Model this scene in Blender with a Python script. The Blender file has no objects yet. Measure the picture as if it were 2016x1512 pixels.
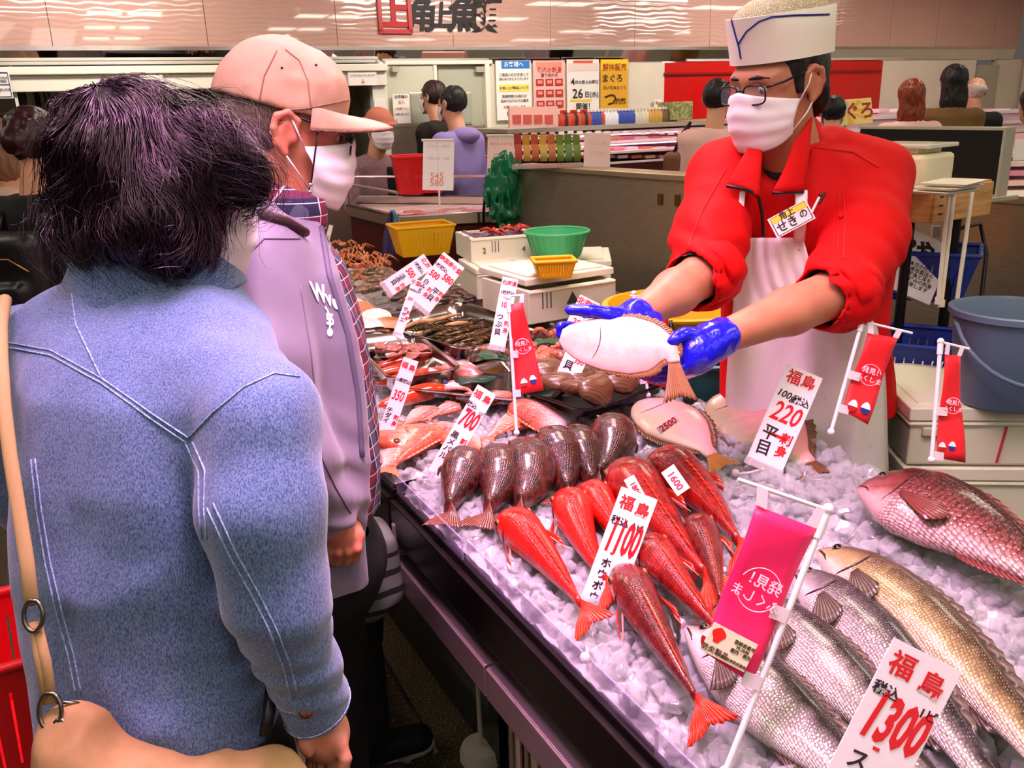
import bpy, math, random
import numpy as np
from mathutils import Vector, Matrix, Quaternion
from mathutils.bvhtree import BVHTree

random.seed(7)
RNG = np.random.default_rng(11)
C = bpy.context.scene.collection
SC = bpy.context.scene
PI = math.pi

# ------------------------------------------------------------------ camera
F_PX, IW, IH = 1700.0, 2016, 1512
CAM_Z, PITCH, ROLL = 1.6, math.radians(17.8), math.radians(-1.8)
cam_data = bpy.data.cameras.new('camera')
cam_data.sensor_fit = 'HORIZONTAL'
cam_data.sensor_width = 36.0
cam_data.lens = 36.0 * F_PX / IW
cam_data.clip_start = 0.05
cam = bpy.data.objects.new('camera', cam_data)
C.objects.link(cam)
CAM_R = Matrix.Rotation(PI / 2 - PITCH, 3, 'X') @ Matrix.Rotation(ROLL, 3, 'Z')
cam.matrix_world = Matrix.Translation((0, 0, CAM_Z)) @ CAM_R.to_4x4()
SC.camera = cam

# ------------------------------------------------------------------ colour management, world
SC.view_settings.view_transform = 'Standard'
SC.view_settings.look = 'None'
SC.view_settings.exposure = -0.22
SC.view_settings.gamma = 1.0
SC.view_settings.use_curve_mapping = False
SC.cycles.max_bounces = 8
SC.cycles.transmission_bounces = 6
SC.cycles.transparent_max_bounces = 12
SC.cycles.glossy_bounces = 4
SC.cycles.diffuse_bounces = 3
SC.cycles.caustics_refractive = False
SC.cycles.caustics_reflective = False
SC.cycles.sample_clamp_indirect = 6.0
world = bpy.data.worlds.new('world')
SC.world = world
world.use_nodes = True
world.node_tree.nodes['Background'].inputs[0].default_value = (1.0, 0.86, 0.80, 1)
world.node_tree.nodes['Background'].inputs[1].default_value = 0.11

def area_light(name, loc, target, size, power, col, size_y=None, spread=180):
 ld = bpy.data.lights.new(name, 'AREA')
 ld.energy = power
 ld.color = col
 ld.shape = 'RECTANGLE' if size_y else 'SQUARE'
 ld.size = size
 if size_y:
  ld.size_y = size_y
 ld.spread = math.radians(spread)
 o = bpy.data.objects.new(name, ld)
 C.objects.link(o)
 o.location = loc
 o.rotation_euler = (Vector(target) - Vector(loc)).to_track_quat('-Z', 'Y').to_euler()
 return o

# track lamps over the counters: pinkish ones along the customer side, warm white ones over the back
PINK = (1.0, 0.52, 0.86)
WARM = (1.0, 0.86, 0.70)
area_light('counter_lamp_pink', (0.02, 0.98, 2.62), (0.05, 1.2, 0.85), 0.35, 16, PINK, spread=75)
area_light('aisle_lamp_pink', (-0.62, 1.0, 2.62), (-0.45, 1.15, 1.5), 0.3, 7, PINK, spread=90)
area_light('counter_lamp_pink', (-0.15, 2.05, 2.62), (-0.1, 2.1, 0.85), 0.4, 12, PINK, spread=85)
area_light('counter_lamp_white', (0.85, 1.0, 2.62), (0.8, 1.15, 0.85), 0.35, 4.5, WARM, spread=110)
area_light('counter_lamp_white', (0.45, 2.6, 2.62), (0.35, 2.4, 0.9), 0.4, 9, WARM, spread=140)
area_light('counter_lamp_white', (0.1, -0.3, 2.62), (0.3, 1.3, 1.2), 0.6, 3.5, (1, .86, .80), spread=150)
area_light('aisle_lamp_white', (-0.9, 0.2, 2.62), (-0.6, 1.0, 1.3), 0.5, 3, (1, .86, .82), spread=150)

for x_, y_ in ((-2.3, 5.2), (0.2, 6.2), (2.6, 7.2)):  # added fill lights that brighten the header and back wall
 area_light('header_fill_light', (x_, y_, 2.68), (x_ - .45, y_ + 1.1, 1.9), 1.2, 22, (1, .90, .84), size_y=.2, spread=160)

# ------------------------------------------------------------------ camera helpers

def ray(u, v):
 d = Vector(((u - IW / 2) / F_PX, (IH / 2 - v) / F_PX, -1.0))
 return CAM_R @ d

def W(u, v, d):
 """the point seen at pixel (u, v), d metres deep in front of the camera"""
 return Vector((0, 0, CAM_Z)) + ray(u, v) * d

def Pz(u, v, z):
 r = ray(u, v)
 return Vector((0, 0, CAM_Z)) + r * ((z - CAM_Z) / r.z)

def proj(p):
 q = CAM_R.transposed() @ (Vector(p) - Vector((0, 0, CAM_Z)))
 return (IW / 2 + F_PX * q.x / -q.z, IH / 2 - F_PX * q.y / -q.z, -q.z)

def Pplane(u, v, p0, n):
 r = ray(u, v)
 o = Vector((0, 0, CAM_Z))
 t = (Vector(p0) - o).dot(Vector(n)) / r.dot(Vector(n))
 return o + r * t

# ------------------------------------------------------------------ materials
def lin(c):
 out = []
 for x in c[:3]:
  x = x / 255.0
  out.append(x / 12.92 if x <= 0.04045 else ((x + 0.055) / 1.055) ** 2.4)
 return (out[0], out[1], out[2], 1.0)

class N:
 """tiny node helper"""

 def __init__(self, name):
  self.m = bpy.data.materials.new(name)
  self.m.use_nodes = True
  self.t = self.m.node_tree
  self.b = self.t.nodes['Principled BSDF']

 def node(self, typ, **kw):
  n = self.t.nodes.new(typ)
  for k, v in kw.items():
   if k.startswith('i_'):
    key = k[2:]
    n.inputs[int(key) if key.isdigit() else key.replace('_', ' ')].default_value = v
   else:
    setattr(n, k, v)
  return n

 def link(self, a, b):
  self.t.links.new(a, b)

 def set(self, **kw):
  for k, v in kw.items():
   self.b.inputs[k.replace('_', ' ')].default_value = v

 def ramp(self, fac, stops, interp='LINEAR'):
  r = self.node('ShaderNodeValToRGB')
  r.color_ramp.interpolation = interp
  e = r.color_ramp.elements
  while len(e) < len(stops):
   e.new(0.5)
  for i, (p, c) in enumerate(stops):
   e[i].position = p
   e[i].color = c if len(c) == 4 else lin(c)
  self.link(fac, r.inputs[0])
  return r.outputs[0]

 def mix(self, fac, a, b, mode='MIX'):
  n = self.node('ShaderNodeMix', data_type='RGBA', blend_type=mode)
  for sock, val in ((n.inputs[0], fac), (n.inputs[6], a), (n.inputs[7], b)):
   if hasattr(val, 'is_output'):
    self.link(val, sock)
   elif isinstance(val, (int, float)):
    sock.default_value = val
   else:
    sock.default_value = val if len(val) == 4 else lin(val)
  return n.outputs[2]

 def math(self, op, a, b=None):
  n = self.node('ShaderNodeMath', operation=op)
  for i, val in enumerate((a, b)):
   if val is None:
    continue
   if hasattr(val, 'is_output'):
    self.link(val, n.inputs[i])
   else:
    n.inputs[i].default_value = val
  return n.outputs[0]

 def coords(self, kind='Object', scale=(1, 1, 1), rot=(0, 0, 0)):
  tc = self.node('ShaderNodeTexCoord')
  mp = self.node('ShaderNodeMapping')
  mp.inputs['Scale'].default_value = scale
  mp.inputs['Rotation'].default_value = rot
  self.link(tc.outputs[kind], mp.inputs[0])
  return mp.outputs[0]

 def noise(self, vec, scale, detail=3, rough=.5):
  n = self.node('ShaderNodeTexNoise', i_Scale=scale, i_Detail=detail, i_Roughness=rough)
  if vec is not None:
   self.link(vec, n.inputs[0])
  return n.outputs[0]

 def voronoi(self, vec, scale, feature='F1', rnd=1.0):
  n = self.node('ShaderNodeTexVoronoi', feature=feature, i_Scale=scale, i_Randomness=rnd)
  if vec is not None:
   self.link(vec, n.inputs[0])
  return n.outputs[0]

 def attr(self, name):
  return self.node('ShaderNodeAttribute', attribute_name=name)

 def color(self, sock):
  self.link(sock, self.b.inputs['Base Color'])

 def bump(self, h, strength=.3, dist=.002):
  n = self.node('ShaderNodeBump', i_Strength=strength, i_Distance=dist)
  self.link(h, n.inputs['Height'])
  self.link(n.outputs[0], self.b.inputs['Normal'])

def pm(name, rgb, rough=.5, metal=0, spec=.5, trans=0, ior=1.45, coat=0, alpha=1, sss=0, sheen=0, emit=0,
  var=0, vscale=20, bump=0, bscale=200, bdist=.001):
 n = N(name)
 n.set(Base_Color=lin(rgb), Roughness=rough, Metallic=metal, IOR=ior, Alpha=alpha)
 n.b.inputs['Specular IOR Level'].default_value = spec
 n.b.inputs['Transmission Weight'].default_value = trans
 n.b.inputs['Coat Weight'].default_value = coat
 n.b.inputs['Sheen Weight'].default_value = sheen
 if sss:
  n.b.inputs['Subsurface Weight'].default_value = sss
  n.b.inputs['Subsurface Radius'].default_value = (.012, .005, .003)
  n.b.inputs['Subsurface Scale'].default_value = 1.0
 if emit:
  n.b.inputs['Emission Color'].default_value = lin(rgb)
  n.b.inputs['Emission Strength'].default_value = emit
 if var:
  co = n.coords()
  f = n.noise(co, vscale, 4, .6)
  lo = [max(0, c * (1 - var)) for c in rgb]
  hi = [min(255, c * (1 + var * .6)) for c in rgb]
  n.color(n.ramp(f, [(.3, lo), (.7, hi)]))
 if bump:
  co = n.coords()
  n.bump(n.noise(co, bscale, 3, .6), bump, bdist)
 return n.m

# ------------------------------------------------------------------ mesh builder
def rotm(ax=(0, 0, 0)):
 from mathutils import Euler
 return Euler(ax).to_matrix()

class MB:
 def __init__(self):
  self.v, self.f, self.mi, self.uv = [], [], [], {}

 def add(self, verts, faces, mi=0):
  o = len(self.v)
  self.v.extend([tuple(p) for p in verts])
  self.f.extend([tuple(i + o for i in q) for q in faces])
  self.mi.extend([mi] * len(faces))
  return self

 def box(self, c, s, rot=None, mi=0, taper=None):
  """box centred at c with full size s; rot a 3x3 matrix; taper scales the top"""
  hx, hy, hz = s[0] / 2, s[1] / 2, s[2] / 2
  tx, ty = taper if taper else (1, 1)
  pts = [(-hx, -hy, -hz), (hx, -hy, -hz), (hx, hy, -hz), (-hx, hy, -hz),
    (-hx * tx, -hy * ty, hz), (hx * tx, -hy * ty, hz), (hx * tx, hy * ty, hz), (-hx * tx, hy * ty, hz)]
  if rot is not None:
   pts = [rot @ Vector(p) for p in pts]
  pts = [(p[0] + c[0], p[1] + c[1], p[2] + c[2]) for p in pts]
  return self.add(pts, [(3, 2, 1, 0), (4, 5, 6, 7), (0, 1, 5, 4), (1, 2, 6, 5), (2, 3, 7, 6), (3, 0, 4, 7)], mi)

 def tube(self, pts, r, n=8, cap=True, mi=0, flat=None):
  """tube along pts; r scalar or list; flat = (axis vector, factor) squashes the section"""
  pts = [Vector(p) for p in pts]
  m = len(pts)
  rs = [r] * m if not hasattr(r, '__len__') else list(r)
  vs, fs = [], []
  up = None
  for i in range(m):
   t = (pts[min(i + 1, m - 1)] - pts[max(i - 1, 0)])
   t = t.normalized() if t.length > 1e-9 else Vector((0, 0, 1))
   if up is None:
    a = Vector((0, 0, 1)) if abs(t.z) < .9 else Vector((1, 0, 0))
    up = (a - t * a.dot(t)).normalized()
   else:
    up = up - t * up.dot(t)
    up = up.normalized() if up.length > 1e-6 else t.orthogonal().normalized()
   sd = t.cross(up)
   for k in range(n):
    a = 2 * PI * k / n
    off = up * math.cos(a) * rs[i] + sd * math.sin(a) * rs[i]
    if flat:
     ax = Vector(flat[0])
     off = off + ax * (off.dot(ax) * (flat[1] - 1))
    vs.append(pts[i] + off)
  for i in range(m - 1):
   for k in range(n):
    a, b = i * n + k, i * n + (k + 1) % n
    fs.append((a, b, b + n, a + n))
  if cap:
   fs.append(tuple(range(n - 1, -1, -1)))
   fs.append(tuple((m - 1) * n + k for k in range(n)))
  return self.add(vs, fs, mi)

 def lathe(self, prof, c=(0, 0, 0), n=32, mi=0, rot=None, sx=1, sy=1, close=False):
  """profile [(r, z)] turned about z at c"""
  vs, fs = [], []
  for r, z in prof:
   for k in range(n):
    a = 2 * PI * k / n
    p = Vector((r * math.cos(a) * sx, r * math.sin(a) * sy, z))
    if rot is not None:
     p = rot @ p
    vs.append(p + Vector(c))
  m = len(prof)
  for i in range(m - 1):
   for k in range(n):
    a, b = i * n + k, i * n + (k + 1) % n
    fs.append((a, b, b + n, a + n))
  if prof[0][0] > 1e-6:
   fs.append(tuple(range(n - 1, -1, -1)))
  if prof[-1][0] > 1e-6:
   fs.append(tuple((m - 1) * n + k for k in range(n)))
  return self.add(vs, fs, mi)

 def sphere(self, c, r, n=16, m=10, scale=(1, 1, 1), rot=None, mi=0):
  prof = [(max(1e-7, math.sin(PI * i / m)), -math.cos(PI * i / m)) for i in range(m + 1)]
  vs, fs = [], []
  for rr, z in prof:
   for k in range(n):
    a = 2 * PI * k / n
    p = Vector((rr * math.cos(a) * r * scale[0], rr * math.sin(a) * r * scale[1], z * r * scale[2]))
    if rot is not None:
     p = rot @ p
    vs.append(p + Vector(c))
  for i in range(m):
   for k in range(n):
    a, b = i * n + k, i * n + (k + 1) % n
    fs.append((a, b, b + n, a + n))
  return self.add(vs, fs, mi)

 def grid(self, P, mi=0, wrap=False):
  """P: nested list [i][j] of points"""
  ni, nj = len(P), len(P[0])
  vs = [p for row in P for p in row]
  fs = []
  for i in range(ni - 1):
   for j in range(nj if wrap else nj - 1):
    j2 = (j + 1) % nj
    fs.append((i * nj + j, i * nj + j2, (i + 1) * nj + j2, (i + 1) * nj + j))
  return self.add(vs, fs, mi)

 def prism(self, poly, z0, z1, mi=0):
  n = len(poly)
  vs = [(x, y, z0) for x, y in poly] + [(x, y, z1) for x, y in poly]
  fs = [tuple(range(n - 1, -1, -1)), tuple(range(n, 2 * n))]
  for i in range(n):
   fs.append((i, (i + 1) % n, n + (i + 1) % n, n + i))
  return self.add(vs, fs, mi)

 def build(self, name, mats, parent=None, local=False, smooth=0, bevel=0, solid=0, subsurf=0, attrs=None, segs=2, uv=None):
  """local: the points are in the parent's frame; else they are world points"""
  me = bpy.data.meshes.new(name)
  vs = self.v
  if parent is not None and not local:
   inv = parent['_inv'] if '_inv' in parent else None
   mw = basis(parent).inverted()
   vs = [tuple(mw @ Vector(p)) for p in vs]
  me.from_pydata(vs, [], self.f)
  if not isinstance(mats, (list, tuple)):
   mats = [mats]
  for m in mats:
   me.materials.append(m)
  if len(mats) > 1:
   me.polygons.foreach_set('material_index', self.mi)
  if attrs:
   for k, arr in attrs.items():
    at = me.attributes.new(k, 'FLOAT', 'POINT')
    at.data.foreach_set('value', np.asarray(arr, dtype=np.float32))
  if uv is not None:
   lay = me.uv_layers.new(name='skin')
   li = np.empty(len(me.loops), dtype=np.int64)
   me.loops.foreach_get('vertex_index', li)
   lay.data.foreach_set('uv', np.asarray(uv, dtype=np.float32)[li].ravel())
  me.update()
  if smooth:
   me.polygons.foreach_set('use_smooth', [True] * len(me.polygons))
   if smooth < 180:
    me.set_sharp_from_angle(angle=math.radians(smooth))
  o = bpy.data.objects.new(name, me)
  C.objects.link(o)
  if parent is not None:
   o.parent = parent
  if solid:
   md = o.modifiers.new('solid', 'SOLIDIFY')
   md.thickness = solid
   md.offset = 0
  if bevel:
   md = o.modifiers.new('bevel', 'BEVEL')
   md.width = bevel
   md.segments = segs
   md.limit_method = 'ANGLE'
   md.angle_limit = math.radians(40)
  if subsurf:
   md = o.modifiers.new('sub', 'SUBSURF')
   md.levels = subsurf
   md.render_levels = subsurf
  return o

_BASIS = {}

def basis(o):
 """world matrix without waiting for the depsgraph"""
 m = o.matrix_basis.copy()
 if o.parent is not None:
  return basis(o.parent) @ m
 return m

def thing(name, label, cat, loc=(0, 0, 0), mat=None, group=None):
 o = bpy.data.objects.new(name, None)
 C.objects.link(o)
 o.empty_display_size = .05
 if mat is not None:
  o.matrix_basis = mat
 else:
  o.location = loc
 tag(o, label, cat, group)
 return o

def tag(o, label, cat, group=None, kind=None):
 o['label'] = label
 o['category'] = cat
 if group:
  o['group'] = group
 if kind:
  o['kind'] = kind
 return o

def struct(o):
 o['kind'] = 'structure'
 return o

def copy_tree(o, parent=None):
 c = o.copy()
 C.objects.link(c)
 if parent is not None:
  c.parent = parent
 for ch in [x for x in o.children]:
  copy_tree(ch, c)
 return c

def frame(origin, x, y):
 """4x4 from an origin, an x axis and an approximate y axis"""
 x = Vector(x).normalized()
 y = Vector(y)
 y = (y - x * y.dot(x)).normalized()
 z = x.cross(y)
 m = Matrix((x, y, z)).transposed().to_4x4()
 m.translation = Vector(origin)
 return m

INK = {}

def ink(rgb, rough=.6):
 k = tuple(rgb)
 if k not in INK:
  INK[k] = pm('ink', rgb, rough)
 return INK[k]

def text(parent, s, x, y, size, rgb, z=.002, bold=.0, rotz=0, shear=0, sx=1, align='CENTER', name='lettering', mirror=False, spacing=1.0,
   rotx=0, line=1.0, sy=1):
 """flat lettering in the parent's xy plane"""
 cu = bpy.data.curves.new(name, 'FONT')
 cu.body = s
 cu.size = size
 cu.align_x = align
 cu.align_y = 'CENTER'
 cu.offset = bold * size
 cu.extrude = .0003
 cu.shear = shear
 cu.space_character = spacing
 cu.space_line = line
 cu.resolution_u = 2
 cu.materials.append(ink(rgb))
 o = bpy.data.objects.new(name, cu)
 C.objects.link(o)
 o.parent = parent
 o.location = (x, y, z)
 o.rotation_euler = (rotx, 0, rotz)
 o.scale = (-sx if mirror else sx, sy, 1)
 TEXTS.append(o)
 return o

TEXTS = []

def finish_text():
 """turn the lettering curves into meshes"""
 dg = bpy.context.evaluated_depsgraph_get()
 dg.update()
 new = []
 for o in TEXTS:
  me = bpy.data.meshes.new_from_object(o.evaluated_get(dg))
  new.append(me)
 for o, me in zip(list(TEXTS), new):
  nm = o.name
  m = bpy.data.objects.new(nm.split('.')[0], me)
  C.objects.link(m)
  m.parent = o.parent
  m.matrix_basis = o.matrix_basis.copy()
  cu = o.data
  bpy.data.objects.remove(o)
  bpy.data.curves.remove(cu)

# ------------------------------------------------------------------ implicit surfaces
def _hash3(i, j, k, seed):
 h = (i * 374761393 + j * 668265263 + k * 2147483647 + seed * 1274126177) & 0xffffffff
 h = ((h ^ (h >> 13)) * 1274126177) & 0xffffffff
 return ((h ^ (h >> 16)) & 0xffff) / 65535.0

def vnoise(P, freq, seed=0):
 Q = P * np.asarray(freq)
 I = np.floor(Q).astype(np.int64)
 f = Q - I
 f = f * f * (3 - 2 * f)
 out = 0
 for dx in (0, 1):
  wx = f[:, 0] if dx else 1 - f[:, 0]
  for dy in (0, 1):
   wy = f[:, 1] if dy else 1 - f[:, 1]
   for dz in (0, 1):
    wz = f[:, 2] if dz else 1 - f[:, 2]
    out = out + _hash3(I[:, 0] + dx, I[:, 1] + dy, I[:, 2] + dz, seed) * wx * wy * wz
 return out * 2 - 1

def cone(a, b, ra, rb=None):
 """capsule with two radii"""
 a, b = np.array(a, float), np.array(b, float)
 rb = ra if rb is None else rb
 ba = b - a
 L2 = float(ba @ ba) + 1e-12

 def f(P):
  h = np.clip(((P - a) @ ba) / L2, 0, 1)
  d = P - a - h[:, None] * ba
  return np.sqrt((d * d).sum(1)) - (ra + (rb - ra) * h)
 return f

def chain(pts, rs, k=.02):
 fs = [cone(pts[i], pts[i + 1], rs[i], rs[i + 1]) for i in range(len(pts) - 1)]
 return union(fs, k)

def flat(fn, c, n, s):
 """squash fn along direction n through c: thickness times s"""
 c, n = np.array(c, float), np.array(n, float)
 n = n / np.linalg.norm(n)

 def f(P):
  h = (P - c) @ n
  return fn(P + (h * (1 / s - 1))[:, None] * n) * min(1, s)
 return f

def ell(c, r, R=None):
 c, r = np.array(c, float), np.array(r, float)
 Rm = None if R is None else np.array(R, float)

 def f(P):
  q = P - c
  if Rm is not None:
   q = q @ Rm           # columns of R are the axes
  k0 = np.sqrt(((q / r) ** 2).sum(1))
  k1 = np.sqrt(((q / (r * r)) ** 2).sum(1)) + 1e-9
  return k0 * (k0 - 1) / k1
 return f

def rbox(c, h, r, R=None):
 c, h = np.array(c, float), np.array(h, float)
 Rm = None if R is None else np.array(R, float)

 def f(P):
  q = P - c
  if Rm is not None:
   q = q @ Rm
  q = np.abs(q) - (h - r)
  return np.sqrt((np.maximum(q, 0) ** 2).sum(1)) + np.minimum(q.max(1), 0) - r
 return f

def smin(a, b, k):
 if k <= 0:
  return np.minimum(a, b)
 h = np.maximum(k - np.abs(a - b), 0) / k
 return np.minimum(a, b) - h * h * k * .25

def union(fs, k=.02):
 def f(P):
  d = fs[0](P)
  for g in fs[1:]:
   d = smin(d, g(P), k)
  return d
 return f

def sub(fa, fb, k=.005):
 return lambda P: -smin(-fa(P), fb(P), k)

def inter(fa, fb, k=.005):
 return lambda P: -smin(-fa(P), -fb(P), k)

def shell(fn, t):
 return lambda P: np.abs(fn(P)) - t

def half(p, n):
 """solid half space: inside where (x-p).n < 0"""
 p, n = np.array(p, float), np.array(n, float)
 n = n / np.linalg.norm(n)
 return lambda P: (P - p) @ n

def loft(secs, axis=2):
 """stack of elliptical sections: (z, cx, cy, halfwidth, halfdepth, heading, power)"""
 S = np.array([list(s) + [2.2] * (7 - len(s)) for s in secs], float)
 S = S[np.argsort(S[:, 0])]

 def f(P):
  z = P[:, 2]
  # smooth interpolation of the sections
  v = [np.interp(z, S[:, 0], S[:, i]) for i in range(1, 7)]
  dx, dy = P[:, 0] - v[0], P[:, 1] - v[1]
  c, s = np.cos(v[4]), np.sin(v[4])
  a = np.abs(dx * c + dy * s) / v[2]
  b = np.abs(-dx * s + dy * c) / v[3]
  k = (a ** v[5] + b ** v[5]) ** (1 / v[5])
  d = (k - 1) * np.minimum(v[2], v[3])
  zc = np.maximum(S[0, 0] - z, z - S[-1, 0])
  return np.maximum(d, zc)
 return f

def wrinkle(fn, amp, freq, seed=1, amp2=0, freq2=(40, 40, 40)):
 def f(P):
  d = fn(P)
  m = np.abs(d) < .05
  Q = P[m]
  n = vnoise(Q, freq, seed)
  n = (1 - np.abs(n)) * 2 - 1          # ridges
  e = amp * n
  if amp2:
   e = e + amp2 * vnoise(Q, freq2, seed + 5)
  d = d.copy()
  d[m] -= e
  return d
 return f

def eval_chunks(fn, P, size=300000):
 out = np.empty(len(P))
 for i in range(0, len(P), size):
  out[i:i + size] = fn(P[i:i + size])
 return out

def surface_nets(fn, lo, hi, h):
 lo, hi = np.array(lo, float), np.array(hi, float)
 n = np.ceil((hi - lo) / h).astype(int) + 1
 xs = [lo[i] + h * np.arange(n[i]) for i in range(3)]
 # coarse pass, then only the cells near the surface at full resolution
 K = 4
 nc_ = (n + K - 1) // K + 1
 cx = [lo[i] + h * K * np.arange(nc_[i]) for i in range(3)]
 X, Y, Z = np.meshgrid(*cx, indexing='ij')
 CF = eval_chunks(fn, np.stack([X.ravel(), Y.ravel(), Z.ravel()], 1)).reshape(X.shape)
 near = np.abs(CF) < K * h * 2.6
 # a coarse sample speaks for the fine samples around it
 ii = [np.minimum((np.arange(n[i]) + K // 2) // K, nc_[i] - 1) for i in range(3)]
 F = CF[np.ix_(*ii)].copy()
 NM = near[np.ix_(*ii)]
 pos_ = np.argwhere(NM)
 F[NM] = eval_chunks(fn, lo + h * pos_)
 F[F == 0] = 1e-9
 S = F < 0
 nc = n - 1
 acc = np.zeros(tuple(nc) + (3,))
 cnt = np.zeros(tuple(nc))
 for ax in range(3):
  for d1 in (0, 1):
   for d2 in (0, 1):
    o = [0, 0, 0]
    oth = [a for a in range(3) if a != ax]
    o[oth[0]], o[oth[1]] = d1, d2
    s0 = tuple(slice(o[a], o[a] + nc[a]) for a in range(3))
    o2 = list(o)
    o2[ax] += 1
    s1 = tuple(slice(o2[a], o2[a] + nc[a]) for a in range(3))
    f0, f1 = F[s0], F[s1]
    m = (S[s0] != S[s1])
    t = np.where(m, f0 / np.where(m, f0 - f1, 1), 0)
    for a in range(3):
     acc[..., a] += np.where(m, (t if a == ax else o[a]), 0)
    cnt += m
 act = cnt > 0
 idx = -np.ones(tuple(nc), dtype=np.int64)
 ids = np.argwhere(act)
 idx[act] = np.arange(len(ids))
 V = lo + h * (ids + acc[act] / cnt[act][:, None])
 faces = []
 for ax in range(3):
  b, c = (ax + 1) % 3, (ax + 2) % 3
  s0 = [slice(0, n[a]) for a in range(3)]
  s0[ax] = slice(0, n[ax] - 1)
  s1 = [slice(0, n[a]) for a in range(3)]
  s1[ax] = slice(1, n[ax])
  E = S[tuple(s0)] != S[tuple(s1)]
  pos = np.argwhere(E)
  ok = (pos[:, b] > 0) & (pos[:, c] > 0) & (pos[:, b] < n[b] - 1) & (pos[:, c] < n[c] - 1)
  pos = pos[ok]
  sg = S[tuple(pos.T)]

  def at(db, dc):
   q = pos.copy()
   q[:, b] -= db
   q[:, c] -= dc
   return idx[tuple(q.T)]
  q = np.stack([at(0, 0), at(1, 0), at(1, 1), at(0, 1)], 1)
  q[~sg] = q[~sg][:, ::-1]
  faces.append(q)
 Q = np.concatenate(faces)
 # relax a little so that the grid does not show
 return V, Q

def relax(V, Q, it=2, lam=.5):
 E = np.concatenate([Q[:, [0, 1]], Q[:, [1, 2]], Q[:, [2, 3]], Q[:, [3, 0]]])
 E = np.concatenate([E, E[:, ::-1]])
 deg = np.bincount(E[:, 0], minlength=len(V))[:, None].clip(1)
 for _ in range(it):
  A = np.zeros_like(V)
  for a in range(3):
   A[:, a] = np.bincount(E[:, 0], weights=V[E[:, 1], a], minlength=len(V))
  V = V + lam * (A / deg - V)
 return V

MESH_CACHE = {}

def sdf_obj(name, fn, lo, hi, h, mats, parent=None, it=2, matfn=None, local=False, attrs=None, extra=None):
 V, Q = surface_nets(fn, lo, hi, h)
 V = relax(V, Q, it)
 mb = MB()
 mb.v = [tuple(p) for p in V]
 mb.f = [tuple(int(i) for i in q) for q in Q]
 if matfn is not None:
  cen = V[Q].mean(1)
  mb.mi = [int(x) for x in matfn(cen)]
 else:
  mb.mi = [0] * len(mb.f)
 if extra:
  for (v2, q2) in extra:
   o = len(mb.v)
   mb.v += [tuple(p) for p in v2]
   mb.f += [tuple(int(i) + o for i in q) for q in q2]
   mb.mi += [0] * len(q2)
 at = attrs(np.array(mb.v)) if attrs else None
 return mb.build(name, mats, parent, local=local, smooth=180, attrs=at)

def bvh_of(o):
 mw = basis(o)
 me = o.data
 vs = [mw @ v.co for v in me.vertices]
 return BVHTree.FromPolygons(vs, [tuple(p.vertices) for p in me.polygons])

def cast(tree, u, v, lift=.001):
 """point on a surface under a pixel (first hit along the sight line)"""
 r = ray(u, v).normalized()
 hit = tree.ray_cast(Vector((0, 0, CAM_Z)), r)
 if hit[0] is None:
  return None
 return hit[0] + hit[1] * lift

def seam_pts(tree, px, n=6, lift=.001):
 """polyline in pixels laid on a surface"""
 out = []
 for i in range(len(px) - 1):
  for k in range(n):
   t = k / n
   p = cast(tree, px[i][0] * (1 - t) + px[i + 1][0] * t, px[i][1] * (1 - t) + px[i + 1][1] * t, lift)
   if p is not None:
    out.append(p)
 p = cast(tree, px[-1][0], px[-1][1], lift)
 if p is not None:
  out.append(p)
 return out
# ================================================================== the setting
A0 = Pz(785, 989, .83)
E1 = (Pz(1287, 1512, .83) - A0).normalized()     # along the counter front, towards the camera
E2 = Vector((-E1.y, E1.x, 0))                      # across the counter, away from the customers
CROT = Matrix((E1, E2, Vector((0, 0, 1)))).transposed()

def CT(s, t, z):
 p = A0 + E1 * s + E2 * t
 return Vector((p.x, p.y, z))

# the steel partition behind the fishmonger runs at a slightly different angle
B0 = Pz(780, 962, .86)
F1 = (Pz(1500, 1490, .86) - B0).normalized()
F2 = Vector((-F1.y, F1.x, 0))
FROT = Matrix((F1, F2, Vector((0, 0, 1)))).transposed()

def FT(s, t, z):
 p = B0 + F1 * s + F2 * t
 return Vector((p.x, p.y, z))

W0 = Pz(113, 93, 2.055)
W1 = Pz(1651, 93, 2.055)
EB = (W1 - W0).normalized()
NB = Vector((EB.y, -EB.x, 0))                      # out of the back wall, towards the camera
WROT = Matrix((EB, -NB, Vector((0, 0, 1)))).transposed()

def BW(u, v, off=0):
 """(s, z) on the back wall, off metres in front of it"""
 w = Pplane(u, v, W0 + NB * off, NB)
 return (w - W0).dot(EB), w.z

def wp(s, off, z):
 p = W0 + EB * s + NB * off
 return Vector((p.x, p.y, z))

def wbox(mb, u0, v0, u1, v1, off, th, mi=0):
 """box whose front face covers a pixel rectangle, parallel to the back wall"""
 um, vm = (u0 + u1) / 2, (v0 + v1) / 2
 s0, s1 = BW(u0, vm, off)[0], BW(u1, vm, off)[0]
 z1, z0 = BW(um, v0, off)[1], BW(um, v1, off)[1]
 return sbox(mb, s0, s1, z0, z1, off, th, mi)

def sbox(mb, s0, s1, z0, z1, off, th, mi=0):
 c = wp((s0 + s1) / 2, off - th / 2, (z0 + z1) / 2)
 mb.box(c, (abs(s1 - s0), th, abs(z1 - z0)), WROT, mi)
 return c

def wframe(u, v, off):
 """matrix of a sheet on the wall: x along the wall, y up, z out"""
 p = Pplane(u, v, W0 + NB * off, NB)
 return frame(p, EB, (0, 0, 1))

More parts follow.
